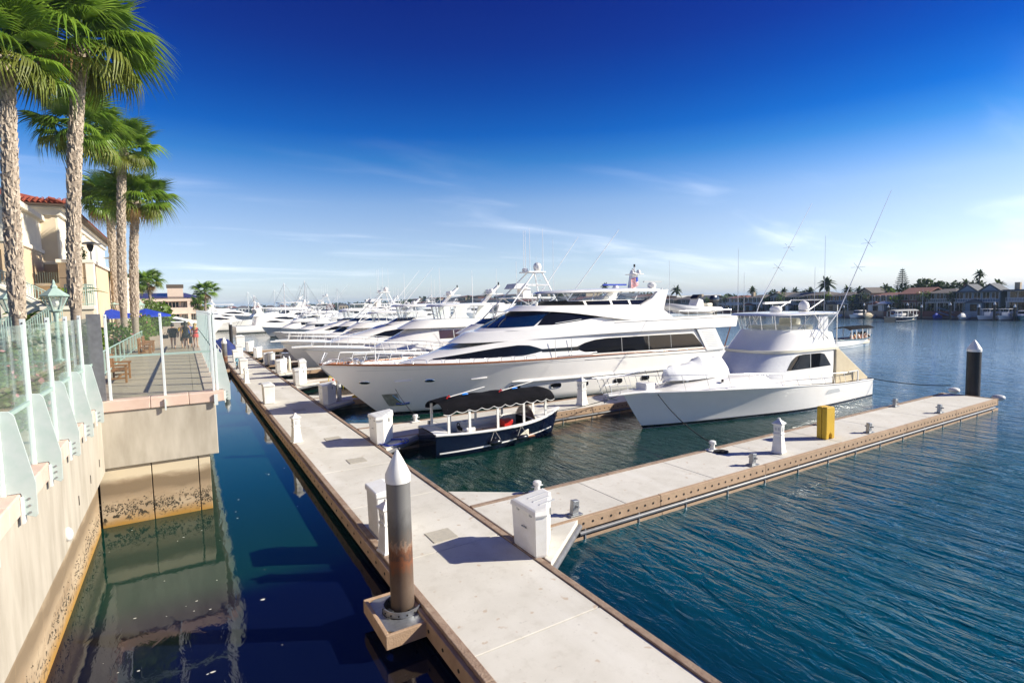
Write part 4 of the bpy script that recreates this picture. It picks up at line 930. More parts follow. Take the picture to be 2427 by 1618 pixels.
# ---------------------------------------------------------------- navy launch with black canopy (bow to +X)
def launch(x,y,rz,label,hullm,canm,L=6.7,people=0,stripe='gel',fringe=True,cushion=True,group=None):
    r=boat('electric_launch',x,y,label,'launch',rz,group)
    H=Hull(L,2.35,[(0,1.12),(1.5,.96),(3.5,.86),(5.5,.88),(L,.95)],rake=.55,draft=.35,tm=.55,p=2.3,sternw=.80,flare=1.1,wl=.92)
    m=MB(); n,rows=36,8
    R=[]
    for t in H.ts(n):
        sh=H.sheer(t); zs=[-H.draft+(sh+H.draft)*k/rows for k in range(rows+1)]
        R.append([H.pt(t,z,1) for z in reversed(zs)]+[H.pt(t,z,-1) for z in zs])
    m.loft(R,False,False,True); m.build('hull',hullm,r,smooth=50)
    H.rail(r,'gunwale',stripe,0,1,0,.062)
    H.band(r,'cove_stripe',stripe,.05,.98,[(0,.30),(1,.16)],[(0,.36),(1,.22)],.012)
    for t0,t1 in ((0,.30),(.90,1.0)):
        d=MB(); d.grid([[ (H.pt(t,H.sheer(t))[0],H.pt(t,H.sheer(t))[1]*k,H.sheer(t)+.01+.05*(1-k*k)) for k in (-1,-.5,0,.5,1)] for t in [lerp(t0,t1,i/10) for i in range(11)]]); d.build('deck','gel',r,smooth=40)
    for sd in (1,-1):
        c=MB(); c.grid([[ (p[0],p[1]-sd*k*.22,p[2]+.015) for k in (0,.5,1)]+[(p[0],p[1]-sd*.24,.25)] for p in [H.pt(t,H.sheer(t),sd) for t in [lerp(.29,.91,i/16) for i in range(17)]]]); c.build('side_deck','gel',r,smooth=30)
    MB().bx(.29*L,.91*L,-.9,.9,.22,.26).build('cockpit_sole','teak',r)
    for x0,x1,y0,y1 in ((2.3,4.9,-.98,-.55),(2.3,4.9,.55,.98),(5.3,5.9,-.9,.9)): MB().bx(x0,x1,y0,y1,.26,.62).build('bench_seat','cream',r,bevel=.05)
    if cushion:
        MB().bx(2.6,3.1,-.3,.15,.62,.95).build('red_cushion','red',r,bevel=.05); MB().bx(2.8,4.0,-.28,.28,.58,.63).build('table','teak',r)
        MB().bx(4.6,5.2,-.35,.35,.26,.9).build('helm_console','gel',r,bevel=.06)
        MB().tube([(5.25,.15*math.cos(a),.95+.15*math.sin(a)) for a in [i*math.pi/6 for i in range(13)]],.02,5).build('steering_wheel','black',r)
        MB().tube([(5.0,-.1,.62),(5.3,.1,.95),(5.1,.3,.75),(5.4,.5,.62)],.07,6).build('dark_bag','clk',r,smooth=60)
    # windscreen, posts and canopy
    MB().tube([(1.85,sd_*k,z_) for sd_,k,z_ in ((-1,.85,.95),(-1,.55,1.3),(-1,.2,1.45),(1,.2,1.45),(1,.55,1.3),(1,.85,.95))],.03,6).build('windscreen_frame','trim',r)
    MB().add([(1.86,-.82,.96),(1.86,-.53,1.28),(1.86,-.2,1.42),(1.86,.2,1.42),(1.86,.53,1.28),(1.86,.82,.96)],[(0,1,2,3,4,5)]).build('windscreen','glass_p',r)
    for xx in (1.1,2.55,3.9,5.2,6.1):
        for sd in (1,-1):
            t=xx/L; p=H.pt(t,H.sheer(t),sd); yy=p[1]-sd*.16
            MB().bx(xx-.05,xx+.05,min(yy,yy+sd*.05),max(yy,yy+sd*.05),p[2],1.92).build('canopy_post','white',r)
    R=[]; n=30
    for i in range(n+1):
        x_=lerp(.75,6.35,i/n); wd=interp([(.75,.75),(1.6,.98),(4,1.08),(6.35,.95)],x_)
        sag=.025*math.sin(i/n*math.pi*10); top=2.22+.035*math.sin(math.pi*i/n)-.08*max(0,1-i/3)**2-.08*max(0,(i-n+3)/3)**2
        R.append([(x_,wd*k,top-.27*abs(k)**3+sag*(1-abs(k)**2)) for k in [j/8-1 for j in range(17)]])
    MB().grid(R).build('canopy',canm,r,smooth=50)
    if fringe:
        v=MB()
        for sd in (1,-1):
            row=[]
            for i in range(97):
                u=i/96; x_=lerp(.75,6.35,u); q=R[min(int(u*n),n)]; q2=R[min(int(u*n)+1,n)]; k=u*n-int(u*n)
                e=q[16 if sd>0 else 0]; e2=q2[16 if sd>0 else 0]
                z_=lerp(e[2],e2[2],k); y_=lerp(e[1],e2[1],k); row.append([(x_,y_,z_),(x_,y_+sd*.015,z_-.13-.10*abs(math.sin(u*math.pi*10)))])
            v.grid(row)
            MB().tube([b for a,b in row],.013,4).build('scallop_piping',stripe if stripe!='x' else 'white',r)
        v.build('valance',canm,r,smooth=30)
    return r,H
lr,LH=launch(15.0,20.75,math.pi,'navy hulled electric launch with black canopy moored by the finger dock','navy','canvas_k')
for t in (.42,.62):
    p=LH.pt(t,LH.sheer(t),1); f=empty('fender',(15.0-p[0],20.75-p[1]-.10,.36),0,'black fender hung on the navy launch, '+('nearer its bow' if t<.5 else 'nearer its stern'),'fender')
    MB().tube([(-.28,0,0),(-.22,0,0),(.22,0,0),(.28,0,0)],[.05,.11,.11,.05],10).build('body','blackg',f,smooth=60)
    MB().tube([(-.25,0,.05),(0,.08,.50),(.25,0,.05)],.012,5).build('lanyard','ropew',f)
for k,(xx,lb) in enumerate(((1.9,'fishing rod with red tip lying forward on the black canopy'),(4.4,'fishing rod lying aft on the black canopy'))):
    f=empty('fishing_rod',(15.0-xx-.5,20.75-.2,2.26),0,lb,'rod'); MB().tube([(-.9,-.1,.05),(.9,.1,.28)],.02,5).build('blank','white',f); MB().tube([(-1.0,-.1,.0),(-.9,-.1,.12),(-.85,-.1,.04)],.03,5).build('grip','red',f)
    g=empty('canopy_clamp',(15.0-xx-.45,20.75+.1,2.25),0,'bright blue clamp on the black canopy, '+('forward' if k==0 else 'aft')+' of the two','clamp'); MB().tube([(-.14,0,.02),(0,0,.04),(.14,0,.02)],[.03,.05,.03],8).build('body',mat('bright blue%d'%k,(.01,.22,.75),.4),g,smooth=60)
# ================================================================ dock furniture
def corner_box_meshes():
    fp=[(-.30,-.80),(-.02,-.86),(.62,-.10),(.62,.25),(-.30,.25)]
    c=(.15,-.2)
    b=MB(); b.loft([[(c[0]+(u-c[0])*k,c[1]+(v-c[1])*k,z) for u,v in fp] for k,z in ((.92,.0),(.94,.06),(1,1.0))])
    body=b.mesh('body','white')
    l=MB(); top=lambda u,v:1.12+.10*(u+.3)
    l.loft([[(c[0]+(u-c[0])*k,c[1]+(v-c[1])*k,(zz if zz<1.05 else top(u,v)+dz)) for u,v in fp] for k,zz,dz in ((1.05,1.0,0),(1.07,1.04,0),(1.02,2,0),(.90,2,.02))])
    lid=l.mesh('lid','white')
    rb=MB().bx(-.18,.40,-.018,.018,0,.03).mesh('rib','gelgrey')
    lt=MB().bx(-.02,.02,-.02,.02,-.08,.08).mesh('latch','galv')
    return body,lid,rb,lt
CB=corner_box_meshes()
def corner_box(x,y,label,sc=1):
    o=empty('dock_box',(x,y,.566),0,label,'dock box'); o.scale=(sc,sc,sc)
    inst('body',CB[0],o); l=inst('lid',CB[1],o)
    for k,yy in enumerate((-.55,-.3,-.05)): inst('rib',CB[2],l,(.12 if k<2 else .15,yy,1.165),(0,R_(-5.7),0),(.75+.1*k,1,1))
    inst('latch',CB[3],o,(.34,-.48,.92),(0,0,R_(50)))
    for yy in (-.6,-.05): inst('hinge',CB[3],o,(-.315,yy,1.0),(0,0,0),(.6,2.2,.5))
    inst('handle',CB[3],o,(-.31,-.3,.62),(R_(90),0,0),(.5,.6,1.3))
    return o
b=MB(); b.prism([(-.28,0),(.28,0),(.30,1.02),(-.30,1.02)],'y',-.42,.42); CAB_B=b.mesh('body','white')
b=MB(); b.prism([(-.33,1.0),(.33,1.0),(.33,1.06),(.12,1.20),(-.33,1.14)],'y',-.46,.46); CAB_L=b.mesh('lid','white')
def cabinet(x,y,label,sc=(1,1,1),rz=0):
    o=empty('dock_locker',(x,y,.566),rz,label,'dock box'); o.scale=sc
    for me,n in ((CAB_B,'body'),(CAB_L,'lid')):
        q=inst(n,me,o); md=q.modifiers.new('bevel','BEVEL'); md.width=.03; md.segments=2; md.limit_method='ANGLE'
    inst('latch',CB[3],o,(.31,0,.9)); return o
def pedestal(x,y,label,sc=1):
    o=empty('power_pedestal',(x,y,.566),R_(10),label,'pedestal'); o.scale=(sc,)*3
    s4=((-1,-1),(1,-1),(1,1),(-1,1))
    MB().loft([[(a*w_,b_*w_,z) for a,b_ in s4] for w_,z in ((.20,0),(.20,.04),(.175,.06),(.13,.62),(.15,.66),(.15,.70))]).build('base','white',o,bevel=.008)
    h=MB().loft([[(a*w_,b_*w_,z) for a,b_ in s4] for w_,z in ((.125,.70),(.14,1.0))]).build('head','white',o,bevel=.008)
    MB().loft([[(a*w_,b_*w_,z) for a,b_ in s4] for w_,z in ((.17,1.0),(.185,1.04),(.06,1.15),(.04,1.17),(.035,1.22))]).build('cap','white',o,bevel=.006)
    for k in (-1,1): MB().bx(-.145,-.128,k*.05-.025,k*.05+.025,.80,.90).build('socket','gelgrey',h)
    MB().bx(-.05,.05,-.142,-.128,.76,.93).build('outlet_cover','gelgrey',h)
    return o
def cleat(x,y,label,side,group):
    o=empty('mooring_cleat',(x,y,.566),0,label,'cleat',group)
    MB().bx(-.20,.20,-.13,.13,0,.03).build('base_plate','galv',o,bevel=.006)
    MB().prism([(-.11,.03),(.09,.03),(.13,.38),(-.07,.40)],'y',-.07,.07).build('post','galv',o,bevel=.012)
    MB().cyl((.03,-.16,.24),(.03,.16,.24),.028,n=8).build('pin','galv',o); return o
def bollard(x,y,label,group):
    o=empty('mooring_bollard',(x,y,.566),0,label,'bollard',group)
    MB().bx(-.22,.22,-.16,.16,0,.035).build('base_plate','white',o,bevel=.008)
    MB().lathe([(.10,.035),(.085,.10),(.085,.22),(.125,.25),(.125,.33),(.10,.35)],n=14).build('drum','white',o,smooth=40)
    MB().cyl((-.2,0,.2),(.2,0,.2),.025,n=8).build('pin','galv',o); return o
corner_box(6.56,10.35,'white dock box with ribbed lid casting a long shadow at the near finger corner',.94)
corner_box(6.62,21.95,'white triangular dock box beside the stern of the navy launch')
corner_box(6.75,32.45,'white dock box with diving cylinders standing behind it')
corner_box(6.85,41.9,'white dock box with a second box standing on its back edge')
cabinet(7.3,42.4,'smaller white box rising behind the box on the fourth finger',(.8,.7,1.5))
corner_box(6.75,50.1,'white dock box at the corner of the fifth finger')
corner_box(6.75,58.5,'white dock box at the corner of the sixth finger')
corner_box(6.75,67.5,'white dock box at the corner of the seventh finger')
corner_box(6.9,77.9,'white dock box at the farthest finger corner',1.1)
cabinet(3.98,12.98,'tall white locker directly left of the rusty foreground pile',(1,1,1.0))
cabinet(4.0,34.7,'white locker on the left dock edge facing the yacht bow',(1,1,1))
cabinet(4.1,51.6,'white locker on the left dock edge just before the gangway pile',(1,1.1,1.15))
cabinet(4.4,63.5,'white locker beyond the gangway pile, nearest of the far row',(1,1.1,1.1))
cabinet(5.2,69.5,'white locker standing in the middle of the far dock',(1.2,1.1,1.2))
cabinet(4.5,76,'white locker next to the blue tarpaulin',(1.2,1.1,1.2))
cabinet(6.6,86,'large white cabinet at the far end of the dock',(1.8,1.6,1.5))
pedestal(3.70,11.85,'white power pedestal half hidden behind the foreground pile')
pedestal(3.72,23.8,'white power pedestal on the left dock edge beyond the hatch plates')
pedestal(3.72,44.8,'white power pedestal on the left dock edge before the gangway')
pedestal(18.05,11.5,'white power pedestal on the near finger left of the yellow steps',1.03)
pedestal(18.1,22.85,'white power pedestal on the second finger in front of the big yacht hull',1.25)
for i,x in enumerate((8.5,16.0,23.55,29.95)): cleat(x,11.12,['nearest grey mooring cleat on the outer edge of the near finger','second grey mooring cleat on the outer edge, near the pedestal','third grey mooring cleat on the outer edge, past the yellow steps','farthest grey mooring cleat on the outer edge of the near finger'][i],0,'cleats on the near finger')
for i,x in enumerate((8.62,16.4)): bollard(x,13.05,['white mooring bollard at the inner corner of the near finger','white mooring bollard holding the bow line of the sport fishing yacht'][i],'bollards on the near finger')
for i,x in enumerate((23.4,30.0)): cleat(x,13.0,['grey mooring cleat behind the yellow steps on the inner edge','farthest grey mooring cleat on the inner edge of the near finger'][i],0,'cleats on the near finger')
cleat(9.15,22.5,'grey mooring cleat on the second finger behind the launch stern',0,'cleats on the second finger'); bollard(9.2,24.4,'white mooring bollard on the second finger below the yacht anchor','bollards on the second finger'); cleat(15.4,22.4,'grey mooring cleat off the launch bow',0,'cleats on the second finger')
# yellow boarding steps seen end-on: two moulded halves with a notch at the foot
ys_=empty('boarding_steps',(21.35,11.65,.566),R_(-6),'yellow plastic boarding steps standing on the near finger dock','steps')
for k,(y0,y1) in enumerate(((-.24,-.012),(.012,.24))):
    MB().prism([(-.34,0),(-.12,0),(-.10,.16),(0,.24),(.10,.16),(.12,0),(.34,0),(.34,1.18),(.26,1.26),(-.30,1.26),(-.34,1.2)],'y',y0,y1).build('side_half','yellow',ys_,bevel=.03)
MB().bx(-.30,.30,-.011,.011,.25,1.22).build('seam','bolthole',ys_)
ys_.scale=(.74,.85,1)
# rope coil, mooring lines
def line(name,pts,r,label,mt='rope',sag=0):
    P=[]
    a,b_=Vector(pts[0]),Vector(pts[-1])
    if len(pts)==2:
        for i in range(13):
            u=i/12; p=a.lerp(b_,u); p.z-=sag*4*u*(1-u); P.append(p)
    else: P=pts
    o=empty('mooring_line',tuple(a),0,label,'rope'); MB().tube([tuple(Vector(p)-a) for p in P],r,6).build('rope',mt,o,smooth=60); return o
line('l',[(18.9,18.2,1.75),(16.4,13.05,.82)],.022,'dark bow line from the sport fishing yacht to the white bollard',sag=.25)
line('l',[(35.2,16.9,1.15),(36.9,13.2,.9)],.025,'dark stern line from the sport fishing yacht to the finger end',sag=.15)
line('l',[(17.6,19.0,1.75),(14.6,22.5,.62)],.018,'dark line from the sport fishing yacht bow to the second finger',sag=.2)
line('l',[(9.6,28.3,1.6),(9.2,24.5,.9)],.018,'dark line from the big yacht bow to the second finger',sag=.1)
rc=empty('rope_coil',(16.45,12.72,.572),0,'flat dark rope coil on the near finger','rope'); MB().tube([((.06+.0022*i)*math.cos(i*.35),(.06+.0022*i)*math.sin(i*.35),.02) for i in range(90)],.02,5).build('coil','rope',rc,smooth=60)
hs=empty('shore_cable',(6.9,21.3,.572),0,'dark blue power cable heaped beside the launch dock box','cable')
MB().tube([(.75*math.cos(i*.22)*(.5+.006*i)+.1,.5*math.sin(i*.22)-.1,.03+.02*math.sin(i*.9)) for i in range(60)],.022,5).build('cable','canvas_u',hs,smooth=60)
for i,(x,y,c,lb) in enumerate(((7.35,32.9,'red','red topped diving cylinder behind the third dock box'),(7.65,32.8,'gelgrey','grey diving cylinder behind the third dock box'),(7.35,51.6,'hose','yellow gas bottle on the fifth finger, left of two'),(7.75,51.3,'cream','pale gas bottle on the fifth finger, right of two'))):
    o=empty('gas_cylinder',(x,y,.566),0,lb,'cylinder'); MB().lathe([(.12,0),(.13,.05),(.13,1.0),(.09,1.1)],n=14).build('tank','cream' if i==0 else c,o,smooth=40); MB().lathe([(.12,1.02),(.11,1.12),(.05,1.2),(.05,1.32)],n=12).build('valve',c if i==0 else 'galv',o,smooth=40)
    if i<2: MB().tube([(0,0,1.3),(.1*(-1 if i==0 else 1)*2,0,1.5),(.25*(-1 if i==0 else 1),.0,1.3),(.26*(-1 if i==0 else 1),0,.6)],.025,6).build('hose','hose',o,smooth=60)
o=empty('bundle',(9.0,33.2,.566),0,'yellow bundle lying on the third finger by the yacht bow','bundle'); lump_cover(o,-.5,.5,0,0,[(0,.12),(.3,.25),(.7,.22),(1,.1)],.18,'bundle','yellow',5)
o=empty('bucket',(7.1,57.6,.566),0,'white bucket on the sixth finger corner','bucket'); MB().lathe([(.30,0),(.34,1.1),(.36,1.12),(.36,1.2),(.1,1.22)],n=16).build('body','white',o,smooth=40)
# ---------------------------------------------------------------- gangway
gw=empty('gangway',(2.3,57.8,.6),0,'white aluminium gangway with stepped rails down to the dock','gangway')
a=Vector((.2,0,.1)); b_=Vector((-1.35,14,2.95))
MB().add([(a.x-.6,a.y,a.z),(a.x+.6,a.y,a.z),(b_.x+.6,b_.y,b_.z),(b_.x-.6,b_.y,b_.z),(a.x-.6,a.y,a.z-.12),(a.x+.6,a.y,a.z-.12),(b_.x+.6,b_.y,b_.z-.12),(b_.x-.6,b_.y,b_.z-.12)],[(0,1,2,3),(4,7,6,5),(0,4,5,1),(1,5,6,2),(2,6,7,3),(3,7,4,0)]).build('deck','gelgrey',gw)
for sd in (-.6,.6):
    m=MB(); m.tube([(a.x+sd,a.y,a.z+1.05),(b_.x+sd,b_.y,b_.z+1.05)],.04,6); m.tube([(a.x+sd,a.y,a.z+.5),(b_.x+sd,b_.y,b_.z+.5)],.03,6); m.build('handrail','alu',gw)
    for k in range(9):
        p=a.lerp(b_,k/8); MB().tube([(p.x+sd,p.y,p.z),(p.x+sd,p.y,p.z+1.05)],.035,6).build('post','alu',gw)
MB().bx(-.9,1.0,-2.2,.2,-.25,-.02).build('landing','woodl',gw,bevel=.02)
tp=empty('tarpaulin_heap',(4.2,74,.566),0,'dark blue tarpaulin draped over gear on the far dock','tarpaulin'); lump_cover(tp,-1.7,1.3,0,0,[(0,1.5),(.15,1.9),(.6,1.95),(.8,1.3),(1,.5)],1.0,'cover','canvas_n',8)
ob=empty('bicycle',(3.95,56.2,.566),R_(80),'pale blue bicycle leaning beside the gangway pile','bicycle')
for x in (-.5,.5): MB().tube([(x+.33*math.cos(k*math.pi/8),0,.34+.33*math.sin(k*math.pi/8)) for k in range(17)],.025,5).build('wheel','black',ob)
MB().tube([(-.5,0,.34),(-.15,0,.8),(.4,0,.82),(.5,0,.34)],.025,5).tube([(-.15,0,.8),(0,0,.34),(.4,0,.82)],.025,5).tube([(-.5,0,.34),(0,0,.34)],.02,5).build('frame',mat('pale blue',(.25,.5,.6),.4),ob); MB().bx(-.3,-.05,-.06,.06,.9,.95).build('saddle','black',ob); MB().tube([(.4,0,.82),(.42,0,1.0)],.02,5).tube([(.42,-.25,1.02),(.42,.25,1.02)],.02,5).build('handlebar','steel',ob)
MB().bx(.3,.75,-.2,.2,.65,.95).build('basket',mat('pale blue basket',(.35,.6,.68),.5),ob)
# ================================================================ neighbouring cruisers
def cruiser(x,y,label,s=1,style='pilot',rz=0,hullm='gel',glass='glass_d',hi=True,cat='yacht',group=None,z=1,awn=None):
    r=boat('motor_cruiser',x,y,label,cat,rz,group); r.scale=(s,s,s*z)
    n,rows=(40,10) if hi else (14,5)
    H=Hull(20,5.4,[(0,2.75),(4,2.45),(9,2.05),(14,1.75),(20,1.55)],rake=2.4,draft=.5,tm=.45,p=2.0,sternw=.92,flare=1.9,wl=.85)
    H.build(r,mt=hullm,n=n,rows=rows,bootz=(.02,.18))
    nn=36 if hi else 14
    if style=='sleek':
        A=Tier([(3.2,0,2.3),(3.6,.8,2.3),(5,1.5,2.2),(8,2.1,2.0),(12,2.4,1.8),(16,2.4,1.6),(16.2,0,1.6)],[(7.2,0,3.35),(7.5,.7,3.4),(8.5,1.35,3.65),(10,1.75,3.85),(12.5,1.95,3.9),(15.5,2.0,3.8),(15.8,0,3.8)])
        A.build(r,'main_house','gel',n=nn)
        A.patchx(r,'side_window',glass,6.6,12.2,[(6.6,2.72),(9,2.75),(12.2,3.05)],[(6.6,2.75),(8,3.2),(9.5,3.42),(11,3.38),(12.2,3.1)],n=20)
        A.patchx(r,'hull_window',glass,9.6,13.8,[(9.6,2.15),(12,2.1),(13.8,2.35)],[(9.6,2.18),(11.5,2.6),(13,2.62),(13.8,2.4)],n=14)
        D=Tier([(8.6,0,3.75),(8.9,.8,3.75),(10,1.5,3.8),(12.5,1.9,3.8),(16.5,1.95,3.6),(16.6,0,3.6)],[(9.6,0,4.25),(9.9,.7,4.25),(10.8,1.3,4.3),(12.5,1.65,4.3),(15.5,1.7,4.2),(15.6,0,4.2)])
        D.build(r,'flybridge','gel',n=nn); D.patch(r,'flybridge_screen','glass_b',-.4,.4,lambda u:.55,lambda u:1.1,.02,n=16)
    else:
        A=Tier([(4.6,0,2.2),(5.0,.9,2.2),(6.2,1.6,2.1),(8.5,2.0,1.95),(12,2.2,1.7),(16.4,2.2,1.5),(16.4,0,1.5)],[(7.8,0,3.75),(8.0,.8,3.75),(8.6,1.35,3.75),(9.8,1.7,3.75),(12,1.85,3.72),(16.2,1.85,3.68),(16.2,0,3.68)])
        A.build(r,'main_house','gel',n=nn)
        if style=='pilot':
            w_=A.patchx(r,'side_window',glass,9.4,12.0,[(9.4,2.85),(11.4,2.85),(12.0,3.1)],[(9.4,3.5),(11.8,3.5),(12.0,3.35)],n=10); A.patchx(w_,'mullion','gelgrey',10.5,10.56,[(0,2.85)],[(0,3.5)],off=.02,n=1)
            A.patchx(r,'aft_window',glass,12.9,16.0,[(12.9,2.45),(16,2.45)],[(12.9,2.47),(13.6,2.95),(15.5,2.98),(16,2.98)],n=10)
        else:
            u=A.ux(8.4,.8)*.8; A.patch(r,'windscreen','glass_b',-u,u,lambda q:.50,lambda q:.93,.015,n=16)
            A.patchx(r,'side_window','glass_p' if hi else glass,9.2,13,[(9.2,2.75),(13,2.75)],[(9.2,2.78),(9.8,3.45),(12.6,3.45),(13,3.2)],n=10)
        D=Tier([(6.8,0,3.70),(7.1,.9,3.70),(8.2,1.65,3.72),(10.5,2.0,3.72),(16.6,2.05,3.68),(16.8,0,3.68)],[(8.0,0,4.30),(8.3,.8,4.30),(9.2,1.4,4.30),(10.8,1.75,4.30),(16.2,1.8,4.2),(16.4,0,4.2)])
        D.build(r,'flybridge','gel',n=nn)
    zt=4.3
    if style!='tower':
        G=Tier([(9.2,0,5.35),(9.5,1.0,5.35),(10.6,1.6,5.36),(15.2,1.7,5.38),(15.4,0,5.38)],[(9.3,0,5.46),(9.6,1.0,5.46),(10.6,1.6,5.48),(15.2,1.7,5.5),(15.4,0,5.5)])
        G.build(r,'hardtop','gel',n=nn,crown=.1,inset=.2)
        V=Tier([(9.9,0,4.25),(10.2,.8,4.25),(11,1.45,4.28),(15,1.6,4.2),(15.1,0,4.2)],[(9.7,0,5.36),(10,.9,5.36),(10.8,1.5,5.36),(15,1.6,5.38),(15.1,0,5.38)])
        V.build(r,'clear_curtain','vinyl',n=18,top=False)
        m=MB()
        for u in (-.7,-.5,-.3,-.12,.12,.3,.5,.7): MB().tube([V.P(u,0,.02),V.P(u,1,.02)],.04,5).build('frame_tube','alu',r)
        for sd in (1,-1): MB().prism([(13.6,3.7),(16.4,3.7),(15.6,4.4),(15.6,4.9),(16.2,5.46),(14.6,5.42),(14.3,4.6)],'y',sd*1.72-.09,sd*1.72+.09).build('arch_wing','gel',r,bevel=.03)
        m=MB(); m.loft([[(14.0+1.6*h+a_*.22*(1-.5*h),b2*.14,5.48+1.6*h) for a_,b2 in ((-1,-1),(1,-1),(1,1),(-1,1))] for h in (0,.5,1)]); ms=m.build('radar_mast','gel',r)
        MB().bx(14.4,15.6,-.7,.7,6.3,6.36).build('spreader','gel',ms); MB().lathe([(.2,0),(.26,.1),(.24,.3),(.1,.4)],(14.7,-.4,6.36),12).build('dome','gel',ms,smooth=50); MB().lathe([(.2,0),(.26,.1),(.24,.3),(.1,.4)],(14.9,.45,6.36),12).build('dome','gel',ms,smooth=50)
        MB().lathe([(.06,0),(.06,.3)],(15.6,0,7.05),8).build('light','black',ms)
    else:
        m=MB()
        legs=[((9.2,-1.6,4.2),(13.3,-.5,8.3)),((9.2,1.6,4.2),(13.3,.5,8.3)),((15.6,-1.7,4.0),(13.9,-.5,8.3)),((15.6,1.7,4.0),(13.9,.5,8.3)),((14.6,-1.7,4.0),(13.6,-.5,6.6)),((14.6,1.7,4.0),(13.6,.5,6.6))]
        for p,q in legs: m.tube([p,q],.055,6)
        for h in (.25,.5,.75,1):
            q=[tuple(lerp(p[j],e[j],h) for j in range(3)) for p,e in legs[:4]]
            for i,j in ((0,1),(1,3),(3,2),(2,0)): m.tube([q[i],q[j]],.04,5)
        q0=[tuple(lerp(p[j],e[j],.5) for j in range(3)) for p,e in legs[:4]]
        m.tube([legs[0][0],q0[2]],.035,5); m.tube([legs[2][0],q0[0]],.035,5); m.tube([legs[1][0],q0[3]],.035,5); m.tube([legs[3][0],q0[1]],.035,5)
        for k in range(12): m.tube([(15.3-k*.13,-.35,4.2+k*.34),(15.3-k*.13,.05,4.2+k*.34)],.025,5)
        tw=m.build('tuna_tower','alu',r,smooth=60)
        MB().bx(10.9,14.8,-1.1,1.1,6.2,6.3).build('tower_platform','gel',tw,bevel=.03); MB().bx(12.6,14.2,-.7,.7,8.2,8.3).build('tower_top','gel',tw,bevel=.03)
        MB().prism([(11.2,6.95),(12.6,6.95),(12.3,7.35),(11.5,7.35)],'y',-.7,.7).build('sun_shade','canvas_w',tw)
        MB().bx(12.2,12.9,-.45,.45,6.3,7.0).build('tower_console','gel',tw,bevel=.04)
        MB().sphere((13.7,-.25,8.65),.34,14,10,1.1).build('dome','gel',tw,smooth=60); MB().lathe([(.2,0),(.25,.1),(.22,.25),(.1,.3)],(12.9,.3,8.3),12).build('dome','gel',tw,smooth=50)
        for xx,yy,z0,z1 in ((12.4,-.6,8.3,11.4),(13,.6,8.3,11.6),(13.6,.65,8.3,11.8),(14.0,-.6,8.3,11.6),(11.3,-1.0,6.2,9.0)): MB().cyl((xx,yy,z0),(xx,yy,z1),.025,.012,5).build('whip_antenna','alu',tw)
        m=MB()
        for sd in (1,-1): m.tube([(13.2,sd*2.1,3.6),(15.0,sd*2.2,5.9),(20.0,sd*2.6,11.6)],[.05,.045,.02],5)
        m.build('outrigger','alu',r)
        V=Tier([(8.2,0,4.3),(8.5,.8,4.3),(9.4,1.4,4.3),(11,1.7,4.3),(15.5,1.75,4.2),(15.6,0,4.2)],[(9.0,0,4.7),(9.2,.7,4.7),(9.9,1.2,4.7),(11,1.5,4.7),(13.5,1.55,4.6),(13.6,0,4.6)])
        V.build(r,'flybridge_screen','glass_b',n=18,top=False)
    if hi:
        H.guard(r,'bow_rail',.03,.5,.75,.6,9,.022,.12,lean=-.25 if style!='tower' else .3,mt='alu',pulpit=.7)
        m=MB(); m.prism([(-.7,-.2),(-.7,.2),(.6,.4),(.6,-.4)],'z',2.68,2.78); m.build('bow_pulpit','gel',r)
        for xx,yy,z0,z1 in ((11,1.5,5.4,8.6),(12.4,-1.5,5.4,8.2),(14,1.6,4.2,8)): MB().cyl((xx,yy,z0),(xx,yy,z1),.022,.01,5).build('whip_antenna','alu',r)
        H.rail(r,'rub_rail','gelgrey',0,1,-.25,.03)
    if awn: MB().prism([(12.5,3.0),(19.5,2.7),(19.5,2.6),(12.5,2.9)],'y',-2.2,2.2).build('cockpit_awning',awn,r)
    return r
cruiser(10.6,37.6,'white sport fisher with tall lattice tuna tower and blue windscreen behind the big yacht',1.06,'tower',z=.98)
cruiser(7.9,45.4,'white motor yacht with mauve side windows and raked radar arch',1.16,'pilot',glass='glass_p',z=.95)
cruiser(7.5,54.4,'sleek white motor yacht with almond shaped black windows behind the mauve windowed one',1.18,'sleek',z=.94)
cruiser(8.9,62.8,'white fly bridge cruiser with dark mast next beyond the sleek yacht',1.02,'pilot',z=.95)
launch(16.4,66.4,math.pi,'small launch with royal blue awning at the seventh finger','gel','canvas_u',7.2,cushion=False)
cruiser(10.5,72,'white tower sport fisher in the far part of the row',.95,'tower',hi=False)
cruiser(10.5,82,'white cruiser with black windows last in the row of the main dock',1.0,'sleek',hi=False)
